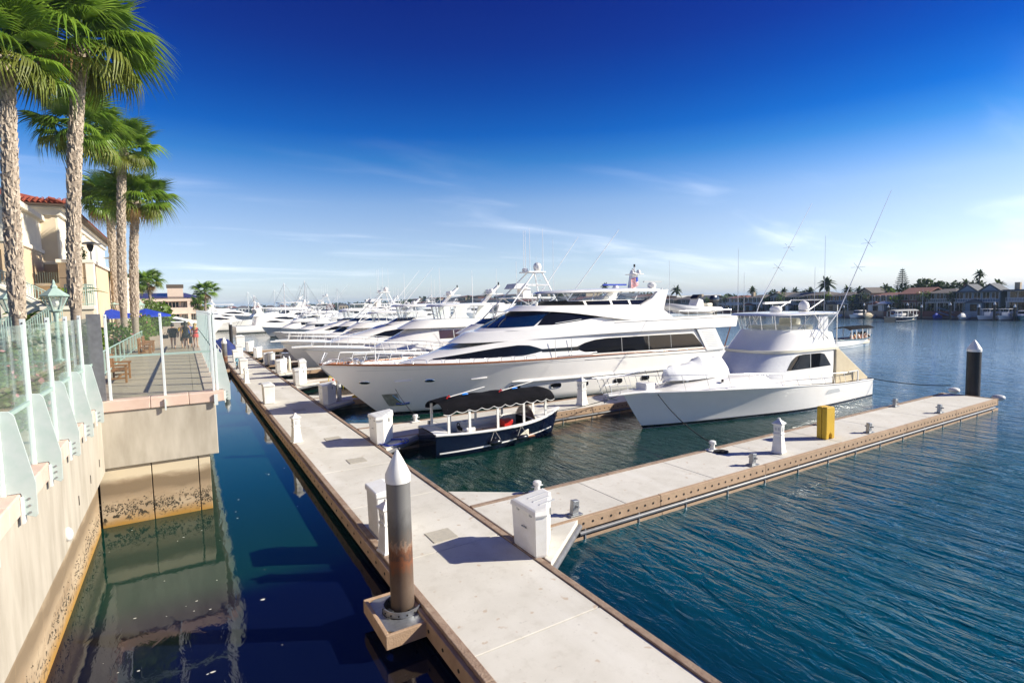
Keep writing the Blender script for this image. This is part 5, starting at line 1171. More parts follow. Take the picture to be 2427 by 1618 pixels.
# far marina across the channel: each boat its own thing
FAR=[(8.6,150,1.25,'sleek','large white superyacht at the far left end of the basin'),(13.5,122,.8,'pilot','small white cruiser with royal blue awning across the basin'),
 (16.5,118,.7,'pilot','small white cruiser with tan awning across the basin'),(18.5,170,1.1,'sleek','big white yacht behind the blue and tan awning boats'),(24,140,.8,'pilot','white cruiser with dark glass just right of the tan awning boat'),
 (23,175,1.1,'tower','distant white tower boat between the two tall sailing masts'),(32,150,1.1,'sleek','distant white sleek cruiser right of the tall masts'),(36,185,1.2,'pilot','distant white yacht in the second rank right of the masts'),
 (44,165,1.0,'tower','distant white tower boat in the second rank'),(34,125,.85,'tower','white tower boat just beyond the last finger'),(52,200,1.2,'sleek','distant white sleek yacht in the third rank'),
 (60,230,1.2,'pilot','distant white yacht in the third rank'),(30,240,1.4,'sleek','far white yacht deep in the basin'),(75,215,1.1,'tower','distant tower boat toward the far shore'),(85,190,1.1,'pilot','distant white yacht toward the far shore'),
 (70,150,1.0,'sleek','white sleek yacht in mid channel beyond the marina row'),(95,240,1.2,'sleek','far white yacht under the distant shore trees'),(14,200,1.4,'pilot','far white yacht behind the superyacht')]
for i,(x,y,s,st,lb) in enumerate(FAR):
    cruiser(x,y,lb,s,st,rz=R_(rnd.uniform(-12,12)+(0 if i%3 else 180)),hi=False,group='boats in the far marina',awn={1:'canvas_u',2:'canvas_b'}.get(i),glass='glass_d')
def sailboat(x,y,L,mh,label,rz=0,cover='canvas_u'):
    r=boat('sailing_boat',x,y,label,'sailboat',rz,'sailing boats in the far marina')
    H=Hull(L,L*.29,[(0,1.4),(L*.5,1.05),(L,1.1)],rake=L*.12,draft=.4,tm=.55,p=1.8,sternw=.7,flare=1.2,wl=.85); H.build(r,n=14,rows=5)
    Tier([(L*.3,0,1.0),(L*.32,.5,1.0),(L*.4,.9,1.0),(L*.65,1.0,1.0),(L*.66,0,1.0)],[(L*.33,0,1.5),(L*.35,.4,1.5),(L*.42,.75,1.55),(L*.65,.85,1.55),(L*.66,0,1.55)]).build(r,'coachroof','gel',n=12)
    m=MB().cyl((L*.42,0,1.2),(L*.42,0,mh),.13,.09,8).build('mast','alu',r)
    q=MB()
    for a_,b2 in (((.05,0,1.4),(L*.42,0,mh-.3)),((L*.98,0,1.2),(L*.42,0,mh-.1))): q.tube([a_,b2],.035,4)
    for sd in (1,-1): q.tube([(L*.44,sd*L*.135,1.1),(L*.42,sd*.9,mh*.55),(L*.42,0,mh-.2)],.025,4)
    q.build('rigging','galv',m); MB().bx(L*.42-.05,L*.42+.05,-.9,.9,mh*.55-.04,mh*.55+.04).build('spreader','alu',m)
    b2=MB().tube([(L*.43,0,2.2),(L*.85,0,2.15)],.12,8).build('boom','alu',r); MB().tube([(L*.44,0,2.4),(L*.65,0,2.42),(L*.84,0,2.3)],[.2,.22,.12],8).build('sail_cover',cover,b2,smooth=60)
    return r
SB=[(17.2,152,13,12.4,'sailing boat with tall mast and forestay, left of the two tall ones'),(21.6,146,13,12.8,'sailing boat with tall mast, right of the two tall ones'),(10.6,150,11,9.3,'sailing boat with shorter mast at the left of the basin'),(12.2,158,10,9.3,'sailing boat with thick pale mast beside the shorter one'),
 (40,260,14,16,'distant sailing boat with slender mast in the deep basin'),(34,300,14,15,'far sailing boat with pale mast left of the cream sails'),(48,290,14,17,'far sailing boat near the cream towers'),(66,300,14,16,'far sailing boat before the distant shore'),(100,330,14,18,'far sailing boat under the distant palms'),(25,330,13,15,'farthest sailing boat on the left')]
for i,(x,y,L,mh,lb) in enumerate(SB): sailboat(x,y,L,mh,lb,rz=R_(rnd.uniform(-15,15)),cover=['canvas_u','canvas_b'][i%2])
# ================================================================ foliage kit
def leafmat(name,base,t=.35):
    m=M[base].copy(); m.name=name; nt=m.node_tree; N=nt.nodes; L=nt.links; b=N['Principled BSDF']; out=N['Material Output']
    tr=N.new('ShaderNodeBsdfTranslucent'); mx=N.new('ShaderNodeMixShader'); mx.inputs[0].default_value=t
    if b.inputs['Base Color'].is_linked: L.new(b.inputs['Base Color'].links[0].from_socket,tr.inputs[0])
    L.new(b.outputs[0],mx.inputs[1]); L.new(tr.outputs[0],mx.inputs[2]); L.new(mx.outputs[0],out.inputs[0]); M[base]=m
for k in ('leaf1','leaf2','leaf3','shrub','shruby','dtree'): leafmat(k+' leaf',k,.42)
def fan_mesh(name,mt,seed,droop=.4,R=1.2,pet=1.1,n=30,spread=118,hang=0):
    q=random.Random(seed); m=MB()
    pp=[(pet*u,0,-.08*u*u) for u in (0,.33,.66,1)]; m.tube(pp,[.04,.024,.018,.014],5)
    hx,hz=pet,-.08
    da=math.radians(2*spread/n)
    for i in range(n):
        a=math.radians(-spread)+da*(i+.5); l=R*(1-.25*abs(a)/math.radians(spread))*q.uniform(.9,1.06); hg=hang*q.uniform(.5,1.3)
        def pt(r,da_,lift=0):
            f=r/R; d=droop*f*f*.8+hg*max(0,f-.58)**1.25*2.2; back=hg*max(0,f-.58)**1.5*.9
            c,s=math.cos(a+da_),math.sin(a+da_); rr=r-back
            return (hx+rr*c,rr*s,hz-d+lift-.10*abs(s)*r)
        tw=q.uniform(-.5,.5)*da
        v=[pt(.02,0),pt(.30*l,-da*.5),pt(.30*l,da*.5),pt(.30*l,0,.03),pt(.58*l,-da*.47),pt(.58*l,da*.47),pt(.58*l,0,.045),pt(.78*l,-da*.24+tw*.4),pt(.78*l,da*.24+tw*.4),pt(.93*l,-da*.08+tw),pt(.93*l,da*.08+tw),pt(1.1*l,tw*1.3)]
        m.add(v,[(0,1,3),(0,3,2),(1,4,6,3),(3,6,5,2),(4,7,8,6),(6,8,5),(7,9,10,8),(9,11,10)])
    return m.mesh(name,mt)
FR=[fan_mesh('frond','leaf1',1,.12,hang=.1),fan_mesh('frond','leaf1',2,.30,hang=.35),fan_mesh('frond','leaf1',3,.5,hang=.6),fan_mesh('frond','leaf2',4,.6,hang=.9),fan_mesh('frond','leaf3',5,.8,hang=1.2,spread=85)]
def palm(x,y,z0,top,lean,rad,r0,label,nf=44,seed=1,nboot=760,dry=.12,bootfrom=.2,emin=-30):
    q=random.Random(seed); o=empty('palm_tree',(x,y,z0),0,label,'palm tree'); h=top-z0
    def ax(u): return Vector((lean[0]*u*u,lean[1]*u*u,h*u))
    def rr(u):
        k=min(1,max(0,(u-bootfrom+.02)/.12)); return r0*(1.15-.15*min(u*10,1))*lerp(.80,1.02-.18*u,k)
    rows=150; rings=[]
    for i in range(rows+1):
        u=i/rows; c=ax(u); r=rr(u)*(1+(.035 if i%2 else -.02)*(1 if u<bootfrom+.1 else .5))
        rings.append([(c.x+r*math.cos(2*math.pi*k/14),c.y+r*math.sin(2*math.pi*k/14),c.z) for k in range(14)])
    MB().loft(rings).build('trunk','bark',o,smooth=70)
    m=MB()
    for i in range(nboot):
        u=lerp(bootfrom,1.0,(i+q.random()*.6)/nboot); a=i*2.39996+q.uniform(-.5,.5); c=ax(u); r=rr(u)*(.95 if u<.93 else 1.12)
        d=Vector((math.cos(a),math.sin(a),0)); t=Vector((-math.sin(a),math.cos(a),0)); w=q.uniform(.045,.12)*(r0/.28); hh=q.uniform(.10,.30); out=q.uniform(.02,.10)*(1+ (u>.9)*.8)
        p=c+d*r; b0=p-t*w; b1=p+t*w; e=p+d*out+Vector((0,0,hh))+t*q.uniform(-.05,.05); f=p+d*.05-Vector((0,0,.06))
        m.add([b0,b1,e,f],[(0,1,2),(0,3,1),(0,2,3),(1,3,2)])
    m.build('leaf_bases','boot',o,kind='stuff')
    c=ax(1); s=rad/2.3
    for i in range(nf):
        u=(i+.5)/nf; az=i*2.39996+q.uniform(-.25,.25); el=lerp(84,emin,u**.9)+q.uniform(-8,8)
        if u>1-dry: me=FR[4] if q.random()<.35 else FR[3]
        elif u>.68: me=FR[3] if q.random()<.38 else FR[2]
        elif u>.35: me=FR[2] if q.random()<.5 else FR[1]
        else: me=FR[0] if q.random()<.5 else FR[1]
        k=s*q.uniform(.85,1.1)*(.75 if u<.1 else 1)*(1-.28*max(0,u-.55)/.45)
        inst('frond',me,o,(c.x,c.y,c.z-.25*u+.15),(q.uniform(-.35,.35),-R_(el),az),(k,k,k))
    return o
palm(-5.54,28.0,3.57,15.9,(.35,0),2.8,.25,'tall palm tree at the far left with shaggy trunk',40,11)
palm(-4.05,30.0,3.57,17.5,(.95,.0),3.45,.245,'tallest palm tree, second from the left, with pale flaky trunk',46,12,emin=-26)
palm(-3.75,48.0,3.57,17.6,(.7,0),2.9,.27,'palm tree with grey trunk behind the blue parasols, left of the close pair',40,13)
palm(-3.22,50.0,3.57,14.3,(.6,0),3.1,.28,'shorter palm tree with reddish trunk, right of the close pair',40,14)
palm(-5.6,42.0,3.57,17.0,(.85,0),3.1,.22,'palm tree hidden behind the tallest one with its crown below left',38,15)
palm(-5.1,60.0,3.57,15.6,(0,0),3.2,.33,'palm tree hidden behind the grey trunk with its crown at left',36,16)
def leaf_cloud(m,c,rad,n,size,q,flat=0,squash=1.):
    for _ in range(n):
        while True:
            p=Vector((q.uniform(-1,1),q.uniform(-1,1),q.uniform(-1,1)))
            l=p.length
            if .35<l<1: break
        if q.random()<.75: p=p/l*q.uniform(.72,1.0)
        nn=1+.28*mnoise.noise(p*2.3+Vector(c)*.37)
        pos=Vector(c)+Vector((p.x*rad[0],p.y*rad[1],p.z*rad[2]))*nn
        a=Vector((q.uniform(-1,1),q.uniform(-1,1),q.uniform(-.6,.8))).normalized(); b=a.cross(Vector((q.uniform(-1,1),q.uniform(-1,1),q.uniform(-1,1)))).normalized()
        s=size*q.uniform(.6,1.3); t=a*s; w=b*s*.42*squash
        m.add([pos-t*.1,pos+t*.45+w,pos+t,pos+t*.45-w],[(0,1,2,3)])
def bush(x,y,z,rad,label,n=700,size=.16,mt='shrub',seed=1,flowers=0,name='shrub'):
    q=random.Random(seed*7+1); o=empty(name,(x,y,z),0,label,'shrub')
    m=MB(); leaf_cloud(m,(0,0,rad[2]*.8),rad,n,size,q); m.build('foliage',mt,o,kind='stuff')
    s=MB()
    for k in range(5): s.tube([(0,0,0),(q.uniform(-.5,.5)*rad[0],q.uniform(-.5,.5)*rad[1],rad[2])],[.03,.01],5)
    s.build('stem','trunk',o)
    if flowers:
        f=MB(); leaf_cloud(f,(0,0,rad[2]*.85),(rad[0]*1.04,rad[1]*1.04,rad[2]*1.04),flowers,.1,q,squash=2); f.build('blossom','flower',o,kind='stuff')
    return o
bush(-3.9,30.3,3.57,(.95,1.0,1.15),'bright yellow green shrub in front of the paired palms',1500,.17,'shruby',1)
bush(-5.2,24.0,3.57,(.9,.9,.75),'flowering shrub behind the wooden planter',900,.15,'shrub',2,90)
bush(-5.6,20.5,3.57,(1.0,1.3,.8),'pink flowering shrub at the far left behind the glass',900,.15,'shrub',3,120)
bush(-4.3,20.6,3.57,(.8,1.0,.7),'bright green shrub behind the near glass panes',800,.14,'shruby',15,60)
bush(-5.4,16.8,3.57,(1.0,1.4,.8),'low green shrub at the left picture edge behind the glass',800,.15,'shrub',16,60)
bush(-3.3,16.0,3.57,(.5,1.6,.62),'clipped hedge right behind the near glass panes',1000,.12,'shruby',17,30)
bush(-3.5,21.8,3.57,(.55,1.3,.6),'clipped hedge in front of the wooden planter',900,.12,'shrub',18,30)
bush(-5.9,33.2,3.57,(1.2,1.6,1.0),'dark green shrub below the left lamp post',900,.18,'shrub',4)
bush(-4.6,36.5,3.57,(.9,1.5,.95),'green shrub behind the second lamp',800,.18,'shrub',5,40)
bush(-4.0,44.0,3.57,(.9,2.2,1.0),'leafy hedge beside the far benches',900,.2,'shrub',6,60)
bush(-3.3,55.0,3.57,(1.1,3.0,1.3),'tall hedge beyond the parasols with orange tips',1100,.22,'shruby',7,60)
bush(-2.9,66.0,3.57,(1.0,4.0,1.5),'dark hedge at the far end of the promenade',1000,.24,'shrub',8)
bush(-3.6,82.0,3.57,(1.4,4,2.2),'large dark bush before the peach building',1000,.28,'shrub',9)
bush(-6.7,52.5,9.9,(.55,.5,.75),'trimmed round shrub on the hotel terrace parapet',600,.13,'shrub',10)
bush(-5.7,60.5,9.0,(.5,.8,.55),'yellow flowering shrub on the lower terrace wall',400,.14,'shruby',11)
bush(-2.8,100,3.57,(1.2,3,2.0),'small palm like bush before the balconies',500,.6,'shruby',14)
def banana(x,y,z,h,label,seed,n=9):
    q=random.Random(seed); o=empty('banana_plant',(x,y,z),0,label,'plant'); MB().tube([(0,0,0),(0,0,h*.45)],[.12,.08],8).build('stem','petiole',o,smooth=60)
    for i in range(n):
        az=i*2.39996+q.uniform(-.2,.2); L=h*q.uniform(.55,.75); el=R_(q.uniform(50,80)); side=Vector((-math.sin(az),math.cos(az),0)); g=[]
        for k in range(9):
            u=k/8; r=L*(u*math.cos(el)+.35*u*u*u); zz=h*.42+L*(u*math.sin(el)-.45*u**3); c=Vector((math.cos(az)*r,math.sin(az)*r,zz)); w=.24*L*.55*(math.sin(math.pi*min(.06+u*.92,1))**.6)
            g.append([c-side*w+Vector((0,0,.25*w)),c-Vector((0,0,.05*w)),c+side*w+Vector((0,0,.25*w))])
        MB().grid(g).build('leaf','shruby',o,smooth=40)
banana(-8.0,42.2,4.2,2.6,'banana plant with dark broad leaves beside the hotel stairs',1); banana(-5.9,42.8,5.6,2.6,'banana plant with long pale leaves above the garden wall',2,11); banana(-6.6,43.2,5.2,2.4,'smaller banana plant left of the pale leaved one',3,8)
# ---------------------------------------------------------------- promenade furniture
def bench(x,y,label):
    o=empty('bench',(x,y,3.626),0,label,'bench')   # faces +X
    for yy in (-.75,.75):
        for xx in (-.25,.25): MB().bx(xx-.035,xx+.035,yy-.035,yy+.035,0,.62 if xx>0 else .95).build('leg','teakw',o,bevel=.006)
        MB().prism([(-.25,.62),(.32,.60),(.32,.66),(-.25,.68)],'y',yy-.05,yy+.05).build('armrest','teakw',o,bevel=.01)
        MB().bx(-.25,.25,yy-.03,yy+.03,.14,.20).build('side_stretcher','teakw',o)
    MB().bx(-.03,.03,-.72,.72,.14,.20).build('stretcher','teakw',o)
    for k in range(6): MB().bx(-.24+k*.088,-.24+k*.088+.07,-.72,.72,.41,.44).build('seat_slat','teakw',o)
    MB().bx(-.30,-.24,-.75,.75,.88,.98).build('top_rail','teakw',o,bevel=.015); MB().bx(-.30,-.24,-.75,.75,.50,.56).build('low_rail','teakw',o)
    for k in range(13): MB().bx(-.285,-.255,-.68+k*.11,-.63+k*.11,.56,.88).build('back_slat','teakw',o)
    return o
bench(-2.15,24.4,'nearest teak bench on the promenade behind the corner glass')
bench(-2.05,37.6,'middle teak bench beside the walkers, nearer of the distant pair')
bench(-2.0,40.3,'farthest teak bench, just beyond the middle one')
rl=empty('garden_railing',(-2.85,26,3.6),0,'low pale green railing between benches and shrubs','railing')
m=MB(); m.tube([(0,-1,1.0),(0,24,1.0)],.03,6); m.build('top_rail','green',rl); MB().tube([(0,-1,.12),(0,24,.12)],.025,6).build('bottom_rail','green',rl)
for k in range(13): MB().bx(-.025,.025,-1+k*2.08,-.95+k*2.08,0,1.0).build('post','green',rl)
for k in range(12): MB().bx(-.006,.006,-.9+k*2.08,1.0+k*2.08,.16,.94).build('panel','glass',rl)
pb=empty('wooden_planter',(-4.75,24.2,3.6),0,'square wooden planter box behind the glass screen','planter')
for k in range(6):
    MB().bx(-.55,.55,-.58,-.55,.06+k*.14,.19+k*.14).build('board','teakw',pb); MB().bx(.55,.58,-.55,.55,.06+k*.14,.19+k*.14).build('board','teakw',pb); MB().bx(-.58,-.55,-.55,.55,.06+k*.14,.19+k*.14).build('board','teakw',pb)
for a_,b2 in ((-.57,-.57),(.57,-.57),(.57,.57),(-.57,.57)): MB().bx(a_-.045,a_+.045,b2-.045,b2+.045,0,.95).build('corner_post','trunk',pb)
MB().bx(-.54,.54,-.54,.54,.1,.8).build('soil','ground',pb)
bush(-4.75,24.2,4.35,(.6,.6,.42),'yellow green plants in the wooden planter',500,.13,'shruby',21)
def lamp(x,y,label,sc=1):
    o=empty('lamp_post',(x,y,3.6),R_(14),label,'lamp post'); o.scale=(sc,)*3
    MB().lathe([(.22,0),(.22,.12),(.17,.2),(.17,.62),(.12,.72),(.085,.8),(.07,2.4),(.09,2.48),(.10,2.6)],n=16).build('column','green',o,smooth=35)
    s6=[(math.cos(k*math.pi/3),math.sin(k*math.pi/3)) for k in range(6)]
    h=MB().loft([[(a_*r_,b2*r_,z_) for a_,b2 in s6] for r_,z_ in ((.12,2.58),(.20,2.64),(.21,2.68),(.18,2.70))]).build('lantern_base','green',o)
    MB().loft([[(a_*r_,b2*r_,z_) for a_,b2 in s6] for r_,z_ in ((.185,2.71),(.40,3.22))],cap0=False,cap1=False).build('pane','lglass',h)
    for k in range(6): MB().tube([(s6[k][0]*.19,s6[k][1]*.19,2.70),(s6[k][0]*.41,s6[k][1]*.41,3.23)],.022,5).build('glazing_bar','green',h)
    MB().loft([[(a_*r_,b2*r_,z_) for a_,b2 in s6] for r_,z_ in ((.46,3.22),(.48,3.26),(.16,3.52),(.10,3.56),(.12,3.60),(.05,3.72),(.06,3.76),(.01,3.9))]).build('lantern_roof','green',o,smooth=20)
    MB().sphere((0,0,2.95),.13,10,8,1.2).build('bulb','white',h,smooth=60)
    return o
lamp(-4.38,28.0,'pale green lamp post between the first two palm trunks',1.0)
lamp(-6.75,33.0,'pale green lamp post at the far left partly hidden by the first palm',1.0)
lamp(-5.2,60.0,'pale green lamp post beside the blue parasol',.98)
lamp(-4.2,75.0,'farthest pale green lamp post right of the paired palms',.98)
def parasol(x,y,label,r=2.0,z=3.6,h=2.75):
    o=empty('parasol',(x,y,z),0,label,'parasol'); MB().cyl((0,0,0),(0,0,h),.03).build('pole','teakw',o)
    n=8; m=MB(); m.add([(0,0,h)]+[(r*math.cos(2*math.pi*k/n),r*math.sin(2*math.pi*k/n),h-.62) for k in range(n)]+[(r*math.cos(2*math.pi*k/n),r*math.sin(2*math.pi*k/n),h-.80) for k in range(n)],[(0,k+1,(k+1)%n+1) for k in range(n)]+[(k+1,k+1+n,(k+1)%n+1+n,(k+1)%n+1) for k in range(n)])
    m.build('canopy','canvas_u',o)
    for k in range(n): MB().tube([(0,0,h-.05),(r*math.cos(2*math.pi*k/n),r*math.sin(2*math.pi*k/n),h-.64)],.012,4).build('rib','alu',o)
parasol(-5.2,56,'royal blue parasol left of the palm pair'); parasol(-3.1,62,'royal blue parasol right of the palm pair')
# ---------------------------------------------------------------- people
def person(x,y,z,label,verts,edges,radii,cloth,hair,rz=0,skin='skin',extra=(),sc=1):
    o=empty('person',(x,y,z),rz,label,'person'); o.scale=(sc,)*3
    me=bpy.data.meshes.new('body'); me.from_pydata(verts,edges,[]); ob=bpy.data.objects.new('body',me); COL.objects.link(ob); ob.parent=o; me.materials.append(M[skin])
    md=ob.modifiers.new('skin','SKIN'); md.use_smooth_shade=True
    for i,r in enumerate(radii): me.skin_vertices[0].data[i].radius=(r,r)
    me.skin_vertices[0].data[0].use_root=True
    ob.modifiers.new('sub','SUBSURF').levels=1; ob.modifiers['sub'].render_levels=2
    for nm,mt,rings in cloth:
        MB().loft([[(cx+a_*math.cos(2*math.pi*k/14),cy+b2*math.sin(2*math.pi*k/14),zz) for k in range(14)] for zz,a_,b2,cx,cy in rings]).build(nm,mt,o,smooth=50)
    for c,r,sz,mt in hair: MB().sphere(c,r,12,8,sz).build('hair',mt,o,smooth=60)
    for fn in extra: fn(o)
    return o
def walker(step,armL,armR):
    # walking away along +Y; 0 pelvis
    V=[(0,0,.92),(0,.01,1.15),(0,.0,1.36),(0,.01,1.45),(0,.03,1.56),
       (-.09,0,.88),(-.09,step*.5+.03,.48),(-.09,step-.06,.09),(-.09,step+.10,.03),
       (.09,0,.88),(.09,-step*.3+.03,.48),(.09,-step-.10,.12),(.09,-step+.03,.03),
       (-.19,0,1.36),(-.25,armL*.4,1.10),(-.27,armL,.86),(-.27,armL*1.1,.76),
       (.19,0,1.36),(.25,armR*.4,1.10),(.27,armR,.86),(.27,armR*1.1,.76)]
    E=[(0,1),(1,2),(2,3),(3,4),(0,5),(5,6),(6,7),(7,8),(0,9),(9,10),(10,11),(11,12),(2,13),(13,14),(14,15),(15,16),(2,17),(17,18),(18,19),(19,20)]
    Rr=[.125,.115,.12,.055,.095,.085,.058,.036,.034,.085,.058,.036,.034,.055,.042,.032,.034,.055,.042,.032,.034]
    return V,E,Rr
def bag(x,y,z,w=.34,h=.24,mt='black'):
    def f(o): MB().bx(x-w/2,x+w/2,y-.08,y+.08,z,z+h).build('handbag',mt,o,bevel=.03); MB().tube([(x-w*.3,y,z+h),(x,y,z+h+.18),(x+w*.3,y,z+h)],.015,5).build('strap',mt,o)
    return f
dress=lambda lo,flare,top,zt=1.40:[(lo,.20*flare,.16*flare,0,0),(lo+.12,.19*flare,.15*flare,0,0),(.95,.165,.135,0,0),(1.08,.14,.115,0,0),(1.25,.165,.125,0,0),(1.36,.185,.115,0,0),(zt,.10,.08,0,0)]
def sleeves(mt,l=.22):
    def f(o):
        for sd in (-1,1): MB().tube([(sd*.17,0,1.36),(sd*.22,0,1.27),(sd*.255,.0,1.36-l)],[.085,.08,.075],10).build('sleeve',mt,o,smooth=60)
    return f
V,E,Rr=walker(.14,.08,-.05)
person(-.70,41.3,3.625,'woman in loose black top and skirt carrying a black bag, leftmost walker',V,E,Rr,[('tunic','clk',[(.78,.20,.15,0,0),(.92,.22,.16,0,0),(1.1,.20,.14,0,0),(1.28,.20,.13,0,0),(1.38,.19,.11,0,0),(1.43,.08,.07,0,0)])],[((0,.01,1.60),.115,1.1,'hairk'),((0,-.03,1.70),.075,1,'hairk')],extra=(bag(-.42,0,.74,.34,.24),sleeves('clk',.28)),sc=.98)
V,E,Rr=walker(-.12,.05,.1)
person(-.13,41.9,3.625,'person in mustard yellow top mostly hidden behind the woman in the black dress',V,E,Rr,[('top','cly',[(.95,.17,.13,0,0),(1.2,.18,.13,0,0),(1.36,.19,.12,0,0),(1.43,.08,.07,0,0)]),('skirt','trunk',dress(.5,1.0,0)[:3])],[((0,.0,1.60),.11,1.1,'hairk')],extra=(sleeves('cly',.2),),sc=1.0)
person(.22,42.0,3.625,'person in blue top mostly hidden behind the woman in the black dress',V,E,Rr,[('top','clu',[(.95,.17,.13,0,0),(1.2,.18,.13,0,0),(1.36,.19,.12,0,0),(1.43,.08,.07,0,0)]),('trousers','clk',dress(.3,.8,0)[:3])],[((0,.0,1.60),.11,1.1,'hairb')],extra=(sleeves('clu',.2),),sc=1.02)
V,E,Rr=walker(.12,-.04,.12)
person(.02,40.85,3.625,'woman in sleeveless short black dress with long black hair',V,E,Rr,[('dress','clk',dress(.70,1.15,0))],[((0,.0,1.60),.12,1.1,'hairk'),((0,-.09,1.38),.11,2.0,'hairk')],sc=1.04)
V,E,Rr=walker(.08,.1,0)
person(.56,41.5,3.625,'woman in short coral dress with long blond hair, rightmost walker',V,E,Rr,[('dress','clr',dress(.74,.95,0)),('belt','clk',[(1.0,.168,.138,0,0),(1.05,.160,.130,0,0)])],[((0,.0,1.60),.115,1.1,'hairb'),((-.03,-.08,1.40),.10,1.9,'hairb')],sc=.97)
# ================================================================ hotel
ht=empty('hotel_building',(-8,55,3.6),0,'cream stucco hotel with terracotta roof and ochre terraces behind the palms','building')
def hb(name,mt,x0,x1,y0,y1,z0,z1,bevel=.03,par=None):
    return MB().bx(x0+8,x1+8,y0-55,y1-55,z0-3.6,z1-3.6).build(name,mt,par or ht,bevel=bevel)
w_=hb('upper_wall','stuccow',-26,-8.0,55,84,8.6,14.35)
hb('cornice','trim',-26.3,-7.8,54.8,84.2,13.7,14.4); hb('cornice_lip','trim',-26.45,-7.62,54.6,84.4,14.2,14.45)
hb('string_course','trim',-13.5,-7.82,54.82,84.1,9.9,10.15); hb('pilaster','stuccoo',-10.8,-7.9,54.9,56.4,8.0,9.9)
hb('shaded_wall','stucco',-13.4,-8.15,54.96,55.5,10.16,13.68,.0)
# hipped roof with rows of round tiles
rf=MB(); rf.add([(-18.6,-.9,10.85),(.9,-.9,10.85),(.9,29.9,10.85),(-18.6,29.9,10.85),(-8.8,8,14.2),(-8.8,22,14.2)],[(0,1,4),(1,2,5,4),(2,3,5),(3,0,4,5),(0,3,2,1)]); roof=rf.build('roof','tile',ht)
tl=MB().tube([(0,0,0),(.42,0,.0)],[.13,.105],8,False).mesh('roof_tile','tile')
for i in range(58):
    x=.75-i*.335
    for k in range(4):
        f=k*.045; h=3.35
        inst('roof_tile',tl,roof,(x,-.9+8.9*f+ .0,10.88+h*f+.02),(0,R_(-20.6),R_(90)),(1,1,1))
for i in range(84):
    y=-.7+i*.36
    for k in range(3):
        f=k*.045; inst('roof_tile',tl,roof,(.88-9.7*f,y,10.88+3.35*f+.02),(0,R_(-19),R_(180)),(1,1,1))
hb('fascia','trunk',-26.5,-7.12,54.12,84.85,14.36,14.5,.0)
# arched window niche on the lit side, window openings
def arch(par,x,y0,y1,z0,z1,name='arched_window'):
    n=10; r=(y1-y0)/2; cy=(y0+y1)/2; pts=[(y0,z0),(y1,z0)]+[(cy+r*math.cos(math.pi*k/n),z1+r*math.sin(math.pi*k/n)) for k in range(n+1)]
    fr=MB().prism([(a_-55,b2-3.6) for a_,b2 in pts],'x',x+8,x+8+.06).build(name,'trim',par)
    pts2=[(cy+(a_-cy)*.78,z0+.2+(b2-z0)*.86) for a_,b2 in pts]
    MB().prism([(a_-55,b2-3.6) for a_,b2 in pts2],'x',x+8.06,x+8.09).build('pane','stucco',fr); return fr
arch(ht,-8.0,57.0,61.2,10.6,11.9); arch(ht,-8.0,66,69.5,10.6,11.9); arch(ht,-8.0,74,77.5,10.6,11.9)
d_=hb('balcony_door','trunk',-10.9,-9.4,54.93,55.3,9.3,11.4,.0); hb('pane','glass_d',-10.7,-9.6,54.9,55.2,9.4,11.2,.0,d_)
# left wing with balcony soffit
hb('wing_wall','stuccow',-26,-9.1,46,55.1,3.6,13.4); hb('wing_band','trim',-26,-8.95,45.85,55.2,10.7,11.0); hb('wing_band','trim',-26,-8.8,45.7,55.3,13.2,13.6); hb('wing_recess','stuccoo',-26,-9.05,45.95,54.8,8.2,10.6)
d_=hb('wing_door','trunk',-10.2,-9.6,45.88,46.2,8.3,10.2,.0); hb('pane','glass_d',-10.1,-9.7,45.86,46.1,8.4,10.1,.0,d_)
# ochre terraces
hb('terrace_wall','stuccoo',-7.5,-5.55,50,66,3.6,9.7); hb('terrace_cap','trim',-7.6,-5.40,49.85,66.1,9.7,9.95)
hb('terrace_corner','trim',-5.95,-5.45,49.9,50.6,3.6,9.69)
hb('terrace_wall','stuccoo',-9.4,-7.49,51.3,66,3.6,8.1); hb('terrace_cap','trim',-9.5,-7.5,51.15,52,8.1,8.32)
hb('terrace_wall','stuccoo',-14,-9.39,51.0,66,3.6,9.6); hb('terrace_cap','trim',-14,-9.3,50.85,66,9.6,9.85); hb('terrace_corner','trim',-9.9,-9.36,50.9,51.6,3.6,9.59)
for z in (5.0,6.2,7.4,8.6): 
    hb('wall_joint','joint',-7.45,-5.95,49.992,50.1,z,z+.035,.0); hb('wall_joint','joint',-13.8,-9.95,50.992,51.1,z,z+.035,.0)
hb('lower_terrace','stuccow',-7.5,-5.3,66,92,3.6,8.6); hb('terrace_cap','trim',-7.6,-5.15,66.1,92,8.6,8.85)
for k in range(9): hb('pier','trim',-5.4,-5.1,66.5+k*2.9,67.0+k*2.9,3.6,9.9)
rlx=MB()
for k in range(14): rlx.bx(.52-9.39+8-.0+k*.13-.5,.55-9.39+8+k*.13-.5,-3.9,-3.86,4.7,5.5)
rlx.build('terrace_railing','green',ht)
# columns and tables on the terrace
def heater(x,y,z,label):
    o=empty('patio_heater',(x,y,z),0,label,'heater'); MB().cyl((0,0,0),(0,0,1.1),.05).build('post','galv',o); MB().lathe([(.10,.75),(.22,1.1),(.22,1.25)],n=14).build('burner','black',o,smooth=40); MB().lathe([(.75,1.28),(.74,1.31),(.2,1.45),(.02,1.47)],n=20).build('reflector','galv',o,smooth=40)
heater(-5.75,51.6,9.95,'mushroom patio heater on the near terrace corner'); heater(-5.6,64.5,9.9,'mushroom patio heater on the farther terrace')
